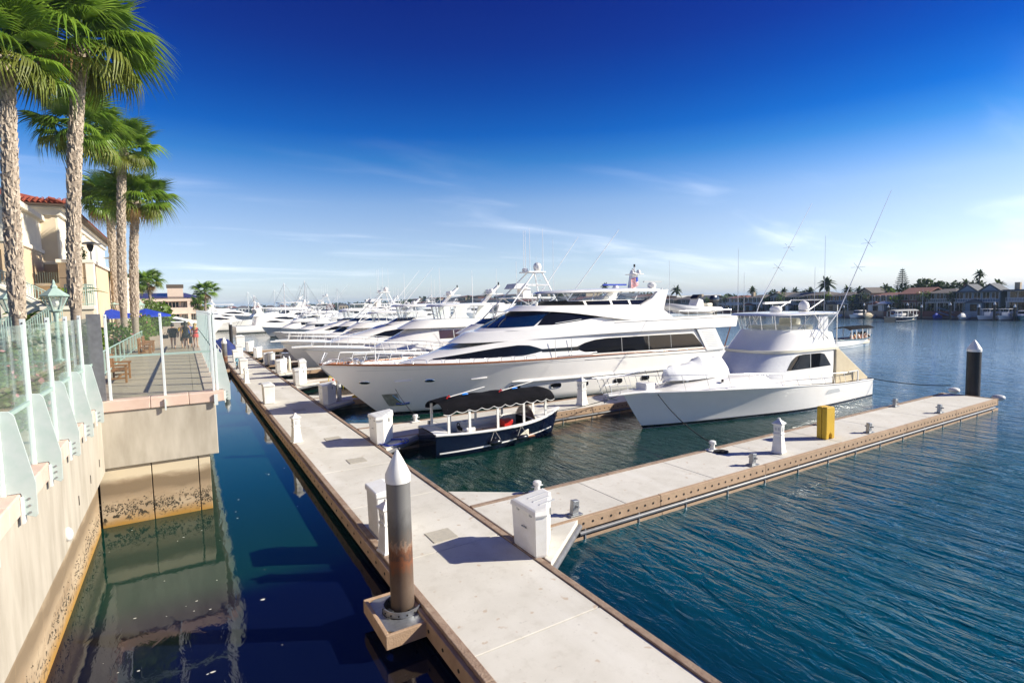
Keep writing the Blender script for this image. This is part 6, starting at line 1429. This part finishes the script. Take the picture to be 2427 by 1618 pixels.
# outdoor stairs and garden wall with green railings
stw=empty('stair_wall',(-9.2,43,3.6),0,'sloping stucco stair wall with ivory cap at the left','wall')
MB().prism([(0,0),(4.2,0),(4.2,1.6),(3.5,1.8),(0,4.1)],'y',-.2,1.4).build('flank_wall','stuccow',stw)
MB().prism([(0,4.1),(3.5,1.8),(4.2,1.6),(4.2,1.85),(3.5,2.05),(0,4.35)],'y',-.3,1.5).build('cap','trim',stw,bevel=.03)
for k in range(8): MB().bx(.4+k*.45,.4+(k+1)*.45,1.4,2.9,0,3.8-k*.3).build('step','stucco',stw)
gwall=empty('garden_wall',(-7.2,42,3.6),0,'low cream garden wall with ivory cap behind the second palm','wall')
MB().bx(0,2.45,-.15,.15,0,2.72).build('wall','stucco',gwall); MB().bx(-.08,2.55,-.25,.25,2.72,2.95).build('cap','trim',gwall,bevel=.03); MB().prism([(-1.6,0),(0,0),(0,2.7),(-1.6,1.6)],'y',-.13,.13).build('ramp','stucco',gwall)
def grail(p0,p1,label,n=16,h=1.05):
    a_=Vector(p0); d=Vector(p1)-a_; o=empty('stair_railing',p0,0,label,'railing')
    MB().tube([(0,0,h),(d.x,d.y,d.z+h)],.035,6).build('handrail','green',o); MB().tube([(0,0,.85*h),(d.x,d.y,d.z+.85*h)],.02,5).build('sub_rail','green',o); MB().tube([(0,0,.1),(d.x,d.y,d.z+.1)],.025,5).build('bottom_rail','green',o)
    for k in range(n+1):
        q=d*(k/n); MB().tube([(q.x,q.y,q.z),(q.x,q.y,q.z+h)],.022 if k%5 else .035,5).build('baluster','green',o)
grail((-7.9,41.5,4.6),(-6.2,41.5,5.9),'green sloping stair railing right of the first palm'); grail((-9.6,40.5,4.4),(-7.9,40.5,5.2),'green stair railing at the far left edge'); grail((-6.1,42.3,6.55),(-4.75,42.3,6.55),'green railing on top of the garden wall behind the second palm',14,1.3)
grail((-9.6,44.5,8.0),(-6.8,44.5,6.2),'dark upper stair railing in front of the hotel wing',18,.95)
# ---------------------------------------------------------------- peach apartment building at the end of the promenade
pbld=empty('apartment_building',(-.5,150,2),0,'peach two storey apartment building with balconies and tall chimney at the promenade end','building')
MB().bx(-13,4.2,1.5,14,-1,6.75).build('wall','stuccop',pbld)
for z0,z1 in ((-1,1.6),(3.1,4.6),(6.1,6.9)): MB().bx(-13.1,4.3,0,1.6,z0,z1).build('balcony_front','stuccop',pbld,bevel=.03)
for x in (-13,-8,-3.9,1.3,3.7): MB().bx(x,x+.6,.05,1.55,-1,6.85).build('pier','stuccop',pbld)
for z in (1.7,4.6):
    for x0,x1 in ((-12.3,-8.1),(-7.3,-4.0),(-3.2,-.4),(.0,1.2),(2.0,3.6)):
        f=MB().bx(x0,x1,1.42,1.5,z,z+1.4).build('window','trim',pbld); MB().bx(x0+.1,x1-.1,1.38,1.42,z+.08,z+1.32).build('pane','glass_d',f)
        for k in range(1,4): MB().bx(lerp(x0,x1,k/4)-.06,lerp(x0,x1,k/4)+.06,1.34,1.38,z,z+1.4).build('mullion','trim',f)
rf=MB(); rf.add([(-13.4,-.2,6.9),(4.6,-.2,6.9),(4.6,14.2,6.9),(-13.4,14.2,6.9),(-9,7,8.2),(1,7,8.2)],[(0,1,5,4),(1,2,5),(2,3,4,5),(3,0,4),(0,3,2,1)]); rr_=rf.build('roof','glass_p',pbld)
MB().bx(-2.6,.6,2,4,6.5,9.3).build('chimney','stuccop',rr_); MB().bx(-2.75,.75,1.9,4.1,9.3,10.1).build('chimney_cap','trunk',rr_)
o=empty('apartment_building',(-9,175,2),0,'small pale gabled house behind the peach building','building'); MB().prism([(-3,0),(3,0),(3,8),(0,9.6),(-3,8)],'y',0,8).build('wall','stuccow',o); MB().prism([(-3.3,7.9),(0,9.75),(3.3,7.9),(3.3,8.1),(0,9.95),(-3.3,8.1)],'y',-.4,8.4).build('roof','trunk',o)
for x in (-1.5,.5): MB().bx(x,x+1,-.06,0,5,6.5).build('window','glass_d',o)
palm(3.7,128,2,9.6,(.3,0),3.2,.22,'small palm tree right of the peach building',26,31,60); palm(3.0,136,2,7.0,(.1,0),2.6,.2,'short palm tree at the water edge right of the peach building',22,32,40); palm(-4.4,105,3.57,10.6,(-.3,0),3.0,.22,'mid sized palm tree left of the peach building',26,33,60); palm(-7.2,120,3.5,10.5,(.2,0),3.2,.22,'leafy palm tree between the lamp and the peach building',26,34,60)
MB().bx(-60,5.2,125.5,400,-2,1.9).build('shore_bank','sand').__setitem__('kind','structure')
# ================================================================ far shore
MB().bx(150,1800,-120,2500,-2,1.45).build('far_bank','ground').__setitem__('kind','structure')
MB().bx(-250,1800,640,2500,-2,1.4).build('far_bank','ground').__setitem__('kind','structure')
M['hb1']=mat('blue grey shingle',(.22,.28,.33),.85,col2=(.18,.235,.28),scale=4,stretch=(1,1,4))
M['hb2']=mat('white clapboard',(.62,.62,.60),.8,col2=(.55,.55,.54),scale=3)
M['hb3']=mat('russet shingle',(.20,.085,.06),.85,col2=(.15,.065,.05),scale=4)
M['hb4']=mat('sage board',(.27,.29,.25),.85,col2=(.22,.24,.21),scale=3)
M['hb5']=mat('tan stucco',(.45,.36,.25),.9,col2=(.40,.32,.22),scale=2)
M['hb6']=mat('grey render',(.40,.40,.39),.9,col2=(.35,.35,.345),scale=2)
M['brick']=mat('brick',(.24,.10,.07),.9,col2=(.18,.075,.055),scale=8)
M['rf1']=mat('brown shingle roof',(.125,.105,.10),.9,col2=(.095,.08,.075),scale=3)
M['rf2']=mat('grey slate roof',(.10,.11,.125),.85,col2=(.075,.08,.095),scale=3)
M['rf3']=mat('red tile roof',(.23,.095,.075),.9,col2=(.17,.07,.055),scale=3)
FS=empty('far_seawall',(149.6,0,0),0,'low concrete bulkhead along the far shore','sea wall')
for k in range(32): MB().bx(0,.5,-60+k*16,-44.1+k*16,-1,1.75).build('panel',['hb6','hb5','brick'][(k*5)%3],FS)
def house(y0,y1,label,wall,roof,kind='hip',fl=2,x=153.5,d=11,z0=1.5,fh=2.3,wn=4,balc=False,chim=0,glass='glass_d',trim='hb2',rh=1.0):
    o=empty('house',(x,y0,z0),0,label,'house'); W=y1-y0; x+=((int(y0*7)%5)-1)*.9; fh+=((int(y0*13)%7)-3)*.06; o.location.x=x; H=fl*fh
    MB().bx(0,d,0,W,0,H).build('wall',wall,o)
    e=.5
    if kind=='hip': m=MB().add([(-e,-e,H),(d+e,-e,H),(d+e,W+e,H),(-e,W+e,H),(d/2,W*.28,H+rh),(d/2,W*.72,H+rh)],[(0,1,4),(1,2,5,4),(2,3,5),(3,0,4,5),(0,3,2,1)])
    elif kind=='gable': m=MB().prism([(-e,H-.1),(W/2,H+rh*1.3),(W+e,H-.1),(W+e,H+.12),(W/2,H+rh*1.3+.22),(-e,H+.12)],'x',-e,d+e); MB().prism([(0,H-.01),(W,H-.01),(W/2,H+rh*1.2)],'x',.02,d-.02).build('gable_end',wall,o)
    elif kind=='ridge': m=MB().prism([(-e,H-.05),(d/2,H+rh*1.2),(d+e,H-.05),(d+e,H+.12),(d/2,H+rh*1.2+.2),(-e,H+.12)],'y',-e,W+e)
    else: m=MB().bx(-e*1.6,d+e,-e,W+e,H,H+.35)
    rf=m.build('roof',roof,o)
    if kind=='twin':
        for a in (.22,.72): MB().prism([(W*a-1.6,H+.3),(W*a,H+1.6),(W*a+1.6,H+.3)],'x',-.3,5).build('dormer',wall,rf); MB().prism([(W*a-1.9,H+.25),(W*a,H+1.75),(W*a+1.9,H+.25),(W*a+1.9,H+.42),(W*a,H+1.95),(W*a-1.9,H+.42)],'x',-.5,5.2).build('dormer_roof',roof,rf)
    if chim:
        MB().bx(3,4,W-1.2 if chim>0 else .3,W-.3 if chim>0 else 1.2,0 if chim>1 else H-.5,H+rh+.9).build('chimney','brick' if chim>1 else 'hb5',rf)
    pitch=W/wn
    for f in range(fl):
        for k in range(wn):
            a=pitch*(k+.5); w=pitch*.36; zb=f*fh+(.1 if f==0 else .75); zt=f*fh+2.15
            fr=MB().bx(-.08,0,a-w-.08,a+w+.08,zb-.08,zt+.1).build('window',trim,o); MB().bx(-.11,-.08,a-w,a+w,zb,zt).build('pane',glass,fr)
            MB().bx(-.13,-.11,a-.04,a+.04,zb,zt).build('mullion',trim,fr)
    if balc:
        b=MB().bx(-1.6,0,.2,W-.2,fh-.1,fh+.08).build('balcony',trim,o); MB().bx(-1.62,-1.56,.2,W-.2,fh+.80,fh+.88).build('balustrade_rail',trim,b)
        bb=MB()
        for k in range(int(W/.45)): bb.bx(-1.61,-1.57,.25+k*.45,.31+k*.45,fh+.08,fh+.8)
        bb.build('balusters',trim,b,kind='stuff')
        for k in range(3): MB().bx(-1.55,-1.4,.3+k*(W-.75)/2,.45+k*(W-.75)/2,0,fh-.1).build('post',trim,b)
    return o
house(34.5,45.4,'modern grey house with flat overhanging roof at the right edge of the far shore','hb6','rf2','flat',fh=2.43,wn=3,balc=1,chim=1)
house(46.6,54.6,'large blue shingle house with twin dormers and brick chimney on the far shore','hb1','rf2','twin',fh=2.18,wn=5,balc=1,chim=2)
house(55.3,60.6,'dark sage house with first floor balcony between the blue and russet houses','hb4','rf1','hip',fh=2.13,wn=3,balc=1)
house(61.0,66.2,'russet house with low sloping roof on the far shore','hb3','rf3','ridge',fh=2.18,wn=3,rh=1.2)
house(66.8,73.6,'long white house with a row of upper windows and red roof on the far shore','hb2','rf3','hip',fh=2.08,wn=5)
house(74.2,77.0,'narrow tan house beside the long white one','hb5','rf1','gable',fh=2.28,wn=2)
house(77.4,83.8,'pale blue house with dark roof and balcony on the far shore','hb1','rf1','hip',fh=1.98,wn=4,balc=2)
house(84.5,90.5,'brown house with dark hip roof behind the flybridge curtains','hb3','rf1','hip',fh=2.08,wn=3)
house(91.2,97,'dark house with white trim seen through the flybridge','hb4','rf2','ridge',fh=2.08,wn=4,balc=1)
house(97.6,103,'pale grey gabled house behind the left outrigger','hb6','rf1','gable',fh=2.18,wn=3,chim=1)
house(103.6,109.5,'cream house with brown hip roof left of the outrigger','hb2','rf1','hip',fh=2.08,wn=4,chim=1)
house(110,116.5,'white house with red brown roof next to the far palms','hb2','rf3','hip',fh=2.08,wn=4,balc=1)
house(117.5,124,'low white house with grey roof behind the tender','hb2','rf2','hip',fh=1.98,wn=4)
house(124.5,130.5,'blue grey house with pale chimney behind the tender','hb1','rf2','ridge',fh=2.08,wn=4,chim=1)
house(131,138,'dark timber house behind the yacht crane','hb4','rf1','ridge',fh=1.98,wn=4)
house(138.6,146,'brown roofed house just right of the yacht arch','hb5','rf1','hip',fh=1.98,wn=4)
cols=['hb1','hb2','hb3','hb5','hb6','stuccop']; names={'hb1':'blue grey','hb2':'white','hb3':'russet','hb5':'tan','hb6':'grey','stuccop':'peach'}
y=148.; i=0
ordn=['first','second','third','fourth','fifth','sixth','seventh','eighth','ninth','tenth','eleventh','twelfth','thirteenth','fourteenth','fifteenth','sixteenth','seventeenth','eighteenth','nineteenth','twentieth','twenty first','twenty second']
while i<22:
    W=rnd.uniform(7,13)*(1+i*.06); c=cols[(i*5+2)%6]; rfm=['rf1','rf3','rf2'][i%3]
    house(y,y+W,'small distant %s house, %s along the far shore left of the yacht arch'%(names[c],ordn[i]),c,rfm,['hip','ridge','gable'][i%3],fh=rnd.uniform(2.1,2.9),wn=3,x=153+rnd.uniform(0,4)); y+=W+rnd.uniform(.5,3); i+=1
# hillside houses above the distant shore
for k in range(12):
    yy=230+k*26; house(yy,yy+14,'hillside house %s from the right above the distant shore'%ordn[k],cols[(k+3)%6],['rf3','rf1'][k%2],'hip',fh=3.2,wn=3,x=185+rnd.uniform(0,10),z0=4.2)
MB().prism([(170,0),(176,4.0),(260,6),(400,0)],'y',200,620).build('far_hill','ground').__setitem__('kind','structure')
for k in range(16):
    xx=-40+k*13; o=empty('house',(xx,645+rnd.uniform(0,20),1.4),0,'tiny house %s from the left across the head of the basin'%ordn[k],'house',None); W=rnd.uniform(9,12)
    MB().bx(0,W,0,9,0,5).build('wall',cols[k%6],o); MB().add([(-.5,-.5,5),(W+.5,-.5,5),(W+.5,9.5,5),(-.5,9.5,5),(W*.3,4.5,7),(W*.7,4.5,7)],[(0,1,5,4),(1,2,5),(2,3,4,5),(3,0,4)]).build('roof',['rf3','rf1'][k%2],o)
    for j in range(3): MB().bx(W*(.12+.3*j),W*(.12+.3*j)+W*.16,-.08,0,1.2,3.2).build('window','glass_d',o)
# ---------------------------------------------------------------- far trees
def low_crown(seed,n=24,rad=3.0):
    q=random.Random(seed); m=MB()
    for i in range(n):
        az=i*2.39996; el=lerp(75,-35,(i+.5)/n)+q.uniform(-8,8); r=rad*q.uniform(.85,1.1); a=R_(el); side=Vector((-math.sin(az),math.cos(az),0))
        P=[]
        for k in range(6):
            u=k/5; dr=r*(u*math.cos(a)); dz=r*(u*math.sin(a)-.55*u*u*(1 if el<60 else .4)); c=Vector((math.cos(az)*dr,math.sin(az)*dr,dz)); w=.55*math.sin(math.pi*min(u*.9+.08,1))*(rad/3); P.append((c,w))
        for (c0,w0),(c1,w1) in zip(P,P[1:]):
            m.add([c0-side*w0-Vector((0,0,w0*.5)),c0,c0+side*w0-Vector((0,0,w0*.5)),c1-side*w1-Vector((0,0,w1*.5)),c1,c1+side*w1-Vector((0,0,w1*.5))],[(0,1,4,3),(1,2,5,4)])
    return m.mesh('crown','dtree')
LC=[low_crown(3),low_crown(4,20,2.6)]
def far_palm(x,y,top,label,s=1,k=0):
    o=empty('palm_tree',(x,y,1.4),0,label,'palm tree'); MB().tube([(0,0,0),(.15,.1,(top-1.4)*.6),(.25,.1,top-1.4)],[.22,.17,.15],7).build('trunk','trunk',o); inst('crown',LC[k%2],o,(.25,.1,top-1.4),(0,0,k*1.3),(s,s,s)); return o
for k,(x,y,t,s,lb) in enumerate(((172,56.4,10.6,.75,'tall fan palm above the blue house roof'),(172,59.2,8.4,.9,'bushy palm left of the tall fan palm'),(168,86.0,7.6,1.0,'feathery palm beside the white house row, left one'),(166,82,7.4,.9,'feathery palm beside the white house row, right one'),(164,90,9.6,1.5,'big spreading palm just left of the right outrigger'),(170,52,7.8,1.1,'palm over the grey modern house'),(168,63.5,7.7,.8,'small palm between the round trees and dormers'),(166,116,8.3,1.15,'palm with full crown above the white red brown house'),(168,106,7.6,.9,'small palm behind the cream house'),(166,101,7.6,1.0,'palm above the pale gabled house'),(166,96,7.6,.8,'small palm seen above the hardtop'),(166,75,7.9,.9,'palm beside the tall pine'))): far_palm(x,y,t,lb,s*.72,k)
def round_tree(x,y,z0,h,rad,label,seed,n=420,mt='dtree'):
    q=random.Random(seed); o=empty('tree',(x,y,z0),0,label,'tree'); m=MB()
    for k in range(7):
        a=q.uniform(0,6.28); r=rad*q.uniform(.15,.6); leaf_cloud(m,(r*math.cos(a),r*math.sin(a),h*q.uniform(.6,.85)),(rad*.5,rad*.5,h*.22),n//7,rad*.16,q,squash=1.6)
    m.build('crown',mt,o,kind='stuff'); s=MB(); s.tube([(0,0,0),(0,0,h*.5)],[.25,.15],7)
    for k in range(4): s.tube([(0,0,h*.4),(q.uniform(-.5,.5)*rad,q.uniform(-.5,.5)*rad,h*.75)],[.12,.05],5)
    s.build('trunk','trunk',o)
for k,(x,y,h,r,lb) in enumerate(((170,66.5,8.0,4.8,'large dark round tree behind the sage house'),(171,70.5,7.0,4.2,'dark round tree left of the large one'),(167,75.5,6.4,4.2,'lighter green tree behind the russet house'),(168,61,7.2,3.0,'small dark tree beside the large round one'),(172,57,7.6,3.4,'leafy tree behind the blue house chimney'),(166,109,6.8,2.6,'open crowned tree behind the cream house'),(163,122,5.8,2.6,'round tree between the white and blue grey houses'),(166,98.5,6.4,2.4,'thin tree behind the pale gabled house'))): round_tree(x,y,1.4,h,r,lb,50+k,mt='shrub' if k==2 else 'dtree')
def norfolk(x,y,z0,top,label):
    o=empty('pine_tree',(x,y,z0),0,label,'pine tree'); h=top-z0; MB().tube([(0,0,0),(0,0,h)],[.3,.03],7).build('trunk','trunk',o); q=random.Random(9); m=MB()
    for i in range(15):
        z=h*(.30+.69*i/15); L=3.0*(1-(i/15)**1.3)*.85+.25
        for k in range(6):
            a=k*math.pi/3+i*.5; d=Vector((math.cos(a),math.sin(a),0)); t=Vector((-math.sin(a),math.cos(a),0)); m.tube([(0,0,z),tuple(d*L*.6+Vector((0,0,z-.05))),tuple(d*L+Vector((0,0,z+.25*L*.4)))],[.09,.14,.05],5)
            for s in range(3):
                c=d*L*(.45+.2*s)+Vector((0,0,z)); m.add([c,c+t*.35+Vector((0,0,.18)),c+d*.3+Vector((0,0,.1)),c-t*.35+Vector((0,0,.18))],[(0,1,2,3)])
    m.build('crown','dtree',o,smooth=40)
norfolk(172,73.6,1.4,13.2,'tall tiered pine standing above the far shore roofs')
q=random.Random(77)
for k in range(20):
    yy=150+k*13+q.uniform(-3,3)
    if k%3==0: far_palm(168+q.uniform(-3,8),yy,q.uniform(8.5,12.5),'distant palm %s from the right behind the small houses'%ordn[k],1.0,k)
    else: round_tree(166+q.uniform(0,10),yy,1.4,q.uniform(6,8.5),q.uniform(3,5),'distant round tree %s from the right behind the small houses'%ordn[k],100+k,260)
m=MB()
for k in range(70): leaf_cloud(m,(158+q.uniform(0,40),400+k*9+q.uniform(-4,4),5),(7,7,q.uniform(3,6)),40,2.2,q,squash=1.6)
for k in range(60): leaf_cloud(m,(-120+k*6+q.uniform(-4,4),672+q.uniform(0,15),4),(7,7,q.uniform(3,6)),40,2.2,q,squash=1.6)
tag(m.build('far_woodland','dtree'),'hazy strip of distant trees along the far end of the harbour',kind='stuff')
for k in range(22):
    yy=36+k*4.9; bush(152.2+rnd.uniform(-.6,.6),yy,1.45,(rnd.uniform(.7,1.1),rnd.uniform(1.0,2.0),rnd.uniform(.6,1.3)),'garden shrub on the far bulkhead, %s in the row from the right'%ordn[k],90,.45,['dtree','shrub'][k%2],200+k)
gt=['sage house','russet house','long white house','narrow tan house','pale blue house','brown hip roofed house','dark white trimmed house','pale gabled house','cream house','white red brown house','low white house','blue grey chimney house']
for k,(yy,hh) in enumerate(((54.9,4.6),(60.8,5.2),(66.5,4.2),(73.9,5.0),(77.2,4.4),(84.1,5.2),(90.8,4.4),(97.3,5.4),(103.3,4.6),(109.7,5.0),(117,5.6),(124.2,4.8))):
    round_tree(152.6+(k%3)*.4,yy,1.45,hh,1.5+.25*(k%3),'small garden tree beside the %s on the far shore'%gt[k],300+k,200,['dtree','shrub','shruby'][k%3])
for k,(yy,c,w,h) in enumerate(((49,'hb1',3.0,2.9),(69,'hb2',3.4,2.6),(80.5,'hb5',2.6,2.7),(94,'hb2',3.0,2.5),(106,'hb1',2.8,2.6),(127,'hb5',3.0,2.5))):
    o=empty('boat_house',(151.3,yy,1.5),0,'small %s waterside pavilion on the far bulkhead, %s from the right'%(names[c],ordn[k]),'pavilion')
    MB().bx(0,1.6,0,w,0,h*.72).build('wall',c,o); MB().prism([(-.3,h*.70),(w/2,h),(w+.3,h*.70)],'x',-.3,1.9).build('roof',['rf2','rf3','rf1'][k%3],o); MB().bx(-.05,0,w*.3,w*.7,.1,h*.6).build('door','glass_d',o)
# ---------------------------------------------------------------- boats and piles along the far shore
k2=0
def small_boat(x,y,label,L=6,rz=R_(90),hullm='gel',top='ttop'):
    r=boat('small_motorboat',x,y,label,'boat',rz,'boats moored along the far shore')
    H=Hull(L,L*.33,[(0,1.1),(L*.5,.85),(L,.8)],rake=L*.1,draft=.3,tm=.5,sternw=.9,flare=1.4,wl=.85); H.build(r,mt=hullm,n=12,rows=4)
    if top=='ttop':
        MB().bx(L*.45,L*.62,-.5,.5,.8,1.7).build('console','gel',r,bevel=.05); MB().bx(L*.35,L*.72,-.85,.85,2.3,2.4).build('t_top','gel',r); m=MB()
        for a in (-.7,.7):
            for xx in (.42,.66): m.tube([(L*xx,a,.8),(L*xx,a,2.32)],.035,5)
        m.build('t_top_frame','alu',r); MB().bx(L*.96,L*1.04,-.3,.3,.4,1.3).build('outboard','blackg',r,bevel=.06)
    elif top=='cabin':
        T=Tier([(L*.2,0,.8),(L*.24,.5,.8),(L*.35,.85,.8),(L*.7,.9,.8),(L*.7,0,.8)],[(L*.32,0,2.0),(L*.34,.45,2.0),(L*.42,.75,2.0),(L*.7,.8,2.0),(L*.7,0,2.0)]); T.build(r,'cabin','gel',n=14); T.patch(r,'window','glass_d',-.7,.7,lambda u:.5,lambda u:.9,.02,n=14)
    else:
        lump_cover(r,.1,L*.95,0,.7,[(0,.2),(.4,.8),(.7,.6),(1,.2)],L*.15,'cover',top)
    return r
for (x,y,lb,L,c,t) in ((146,77.5,'white motorboat with canvas top below the pale blue house',7,'gel','canvas_w'),(146,71.2,'pale grey motorboat moored below the white house',7.5,'gel','cabin'),(146,68.0,'varnished wooden boat with tan cover below the white house',6,'canvas_b','canvas_b'),(146,61.8,'white cabin cruiser moored below the russet house',8,'gel','cabin'),(146,53.8,'small boat under blue cover below the sage house',4.5,'canvas_u','canvas_u'),(146,48.8,'white centre console boat left of the pair below the blue house',6,'gel','canvas_w'),(146,45.8,'white centre console boat with hard top, first of the pair at right',7,'gel','ttop'),(146,42.3,'white centre console boat with hard top, second of the pair at right',7,'gel','ttop'),(146,38.9,'teal boat with awning at the right edge of the far shore',7,'teal_hull','cabin')): small_boat(x-L*.55,y+1,lb,L,R_(rnd.uniform(-12,12)),c,t)
for i,y in enumerate((37.5,41.2,44.4,47.0,52.0,57.4,60.2,64.2,69.6,74.4)):
    pile(143.6,y,.2,3.4 if i%2 else 3.9,'far shore mooring pile with white cap, %s from the right'%ordn[i],'piled',cone=.5,group='mooring piles along the far shore')
fd=empty('far_dock',(145.2,55,.3),0,'low dark timber dock running along the far shore','dock')
for k in range(12): MB().bx(3.0,4.2,-22+k*4,-18.1+k*4,-.2,.15).build('deck_panel','wood',fd)
umb=empty('parasol',(151.5,68.8,1.5),0,'white parasol on the far shore patio before the white house','parasol'); MB().cyl((0,0,0),(0,0,2.3),.06).build('pole','alu',umb); MB().lathe([(1.7,2.0),(1.68,2.05),(.05,2.7)],n=10).build('canopy','canvas_w',umb)
for i,(y,lb,rz) in enumerate(((62.5,'blue gangway ramp below the russet house',1),(53,'grey gangway ramp below the blue house',1))):
    o=empty('gangway',(148.5,y,.4),0,lb,'gangway'); MB().prism([(0,0),(3.4,1.3),(3.4,1.4),(0,.1)],'x',-.5,.5).build('ramp','hb1',o); MB().tube([(-.5,0,1.0),(-.5,3.4,2.3)],.05,5).tube([(.5,0,1.0),(.5,3.4,2.3)],.05,5).build('handrail','hb1',o)
for k,y in enumerate((60,71,99,113)): o=empty('flagpole',(150.6,y,1.7),0,'slender pale pole on the far shore bulkhead, %s from the right'%ordn[k],'pole'); MB().cyl((0,0,0),(0,0,4.2 if k else 5.2),.05,.03,6).build('shaft','alu',o)
# canal launches under way, with passengers
def passenger(x,y,z,label,mt,hair,rz=0):
    V=[(0,0,.12),(0,.0,.38),(0,0,.58),(0,0,.66),(0,.02,.78),(-.10,.2,.10),(-.1,.42,.08),(-.1,.45,-.3),(.10,.2,.10),(.1,.42,.08),(.1,.45,-.3),(-.2,0,.56),(-.25,.1,.3),(-.15,.3,.2),(.2,0,.56),(.25,.1,.3),(.15,.3,.2)]
    E=[(0,1),(1,2),(2,3),(3,4),(0,5),(5,6),(6,7),(0,8),(8,9),(9,10),(2,11),(11,12),(12,13),(2,14),(14,15),(15,16)]
    Rr=[.15,.14,.15,.06,.10,.10,.08,.05,.10,.08,.05,.07,.05,.04,.07,.05,.04]
    return person(x,y,z,label,V,E,Rr,[('shirt',mt,[(.08,.19,.15,0,0),(.35,.18,.13,0,0),(.55,.21,.13,0,0),(.64,.08,.08,0,0)])],[((0,-.01,.83),.115,1.1,hair)],rz)
launch(72.4,34.2,math.pi,'white launch with dark canopy and passengers crossing the channel','gel','canvas_k',9.0,cushion=False,stripe='teal_hull',fringe=False)[0].scale=(1.1,1.1,1.05)
for k,(dx,mt,h) in enumerate(((-2.2,'clk','hairk'),(-3.0,'clr','hairk'),(-3.7,'canvas_w','hairb'),(-4.6,'cly','hairk'),(-5.3,'cream','hairb'))): passenger(72.4+dx-.3,33.7,.75,['passenger in dark shirt nearest the bow of the canopied launch','passenger in red on the canopied launch','passenger in white amidships on the canopied launch','passenger in yellow on the canopied launch','passenger in cream nearest the stern of the canopied launch'][k],mt,h,R_(180))
launch(137.5,55.6,R_(170),'long dark launch with grey canopy passing the far shore','navy','hb6',6.7,cushion=False,fringe=False)[0].scale=(1.35,1.25,1.15)
# floating foam flecks in the sheltered channel
q=random.Random(5); m=MB()
for k in range(70):
    x,y=q.uniform(-2.2,3.2),q.uniform(6,24)
    if x>1.2 and q.random()<.6: continue
    s=q.uniform(.006,.024)*(1.6 if q.random()<.1 else 1); n=6; a0=q.uniform(0,6)
    m.add([(x+s*q.uniform(.5,1.2)*math.cos(a0+k2*6.283/n)*1.6,y+s*q.uniform(.5,1.2)*math.sin(a0+k2*6.283/n),.006) for k2 in range(n)],[tuple(range(n))])
tag(m.build('foam_flecks','foam'),'white flecks of foam floating in the sheltered channel',kind='stuff')
# ---------------------------------------------------------------- light harbour haze
def haze():
    m=bpy.data.materials.new('harbour haze'); m.use_nodes=True; N=m.node_tree.nodes; L=m.node_tree.links; N.clear()
    out=N.new('ShaderNodeOutputMaterial'); v=N.new('ShaderNodeVolumePrincipled'); v.inputs['Color'].default_value=(.55,.76,1,1); v.inputs['Density'].default_value=HAZE; v.inputs['Anisotropy'].default_value=.0
    L.new(v.outputs[0],out.inputs['Volume'])
    h=MB().bx(-320,5100,-320,5100,-3.2,32).build('haze',m); h['kind']='stuff'; h['label']='thin blue harbour haze over the far shore'
HAZE=.00022
haze()
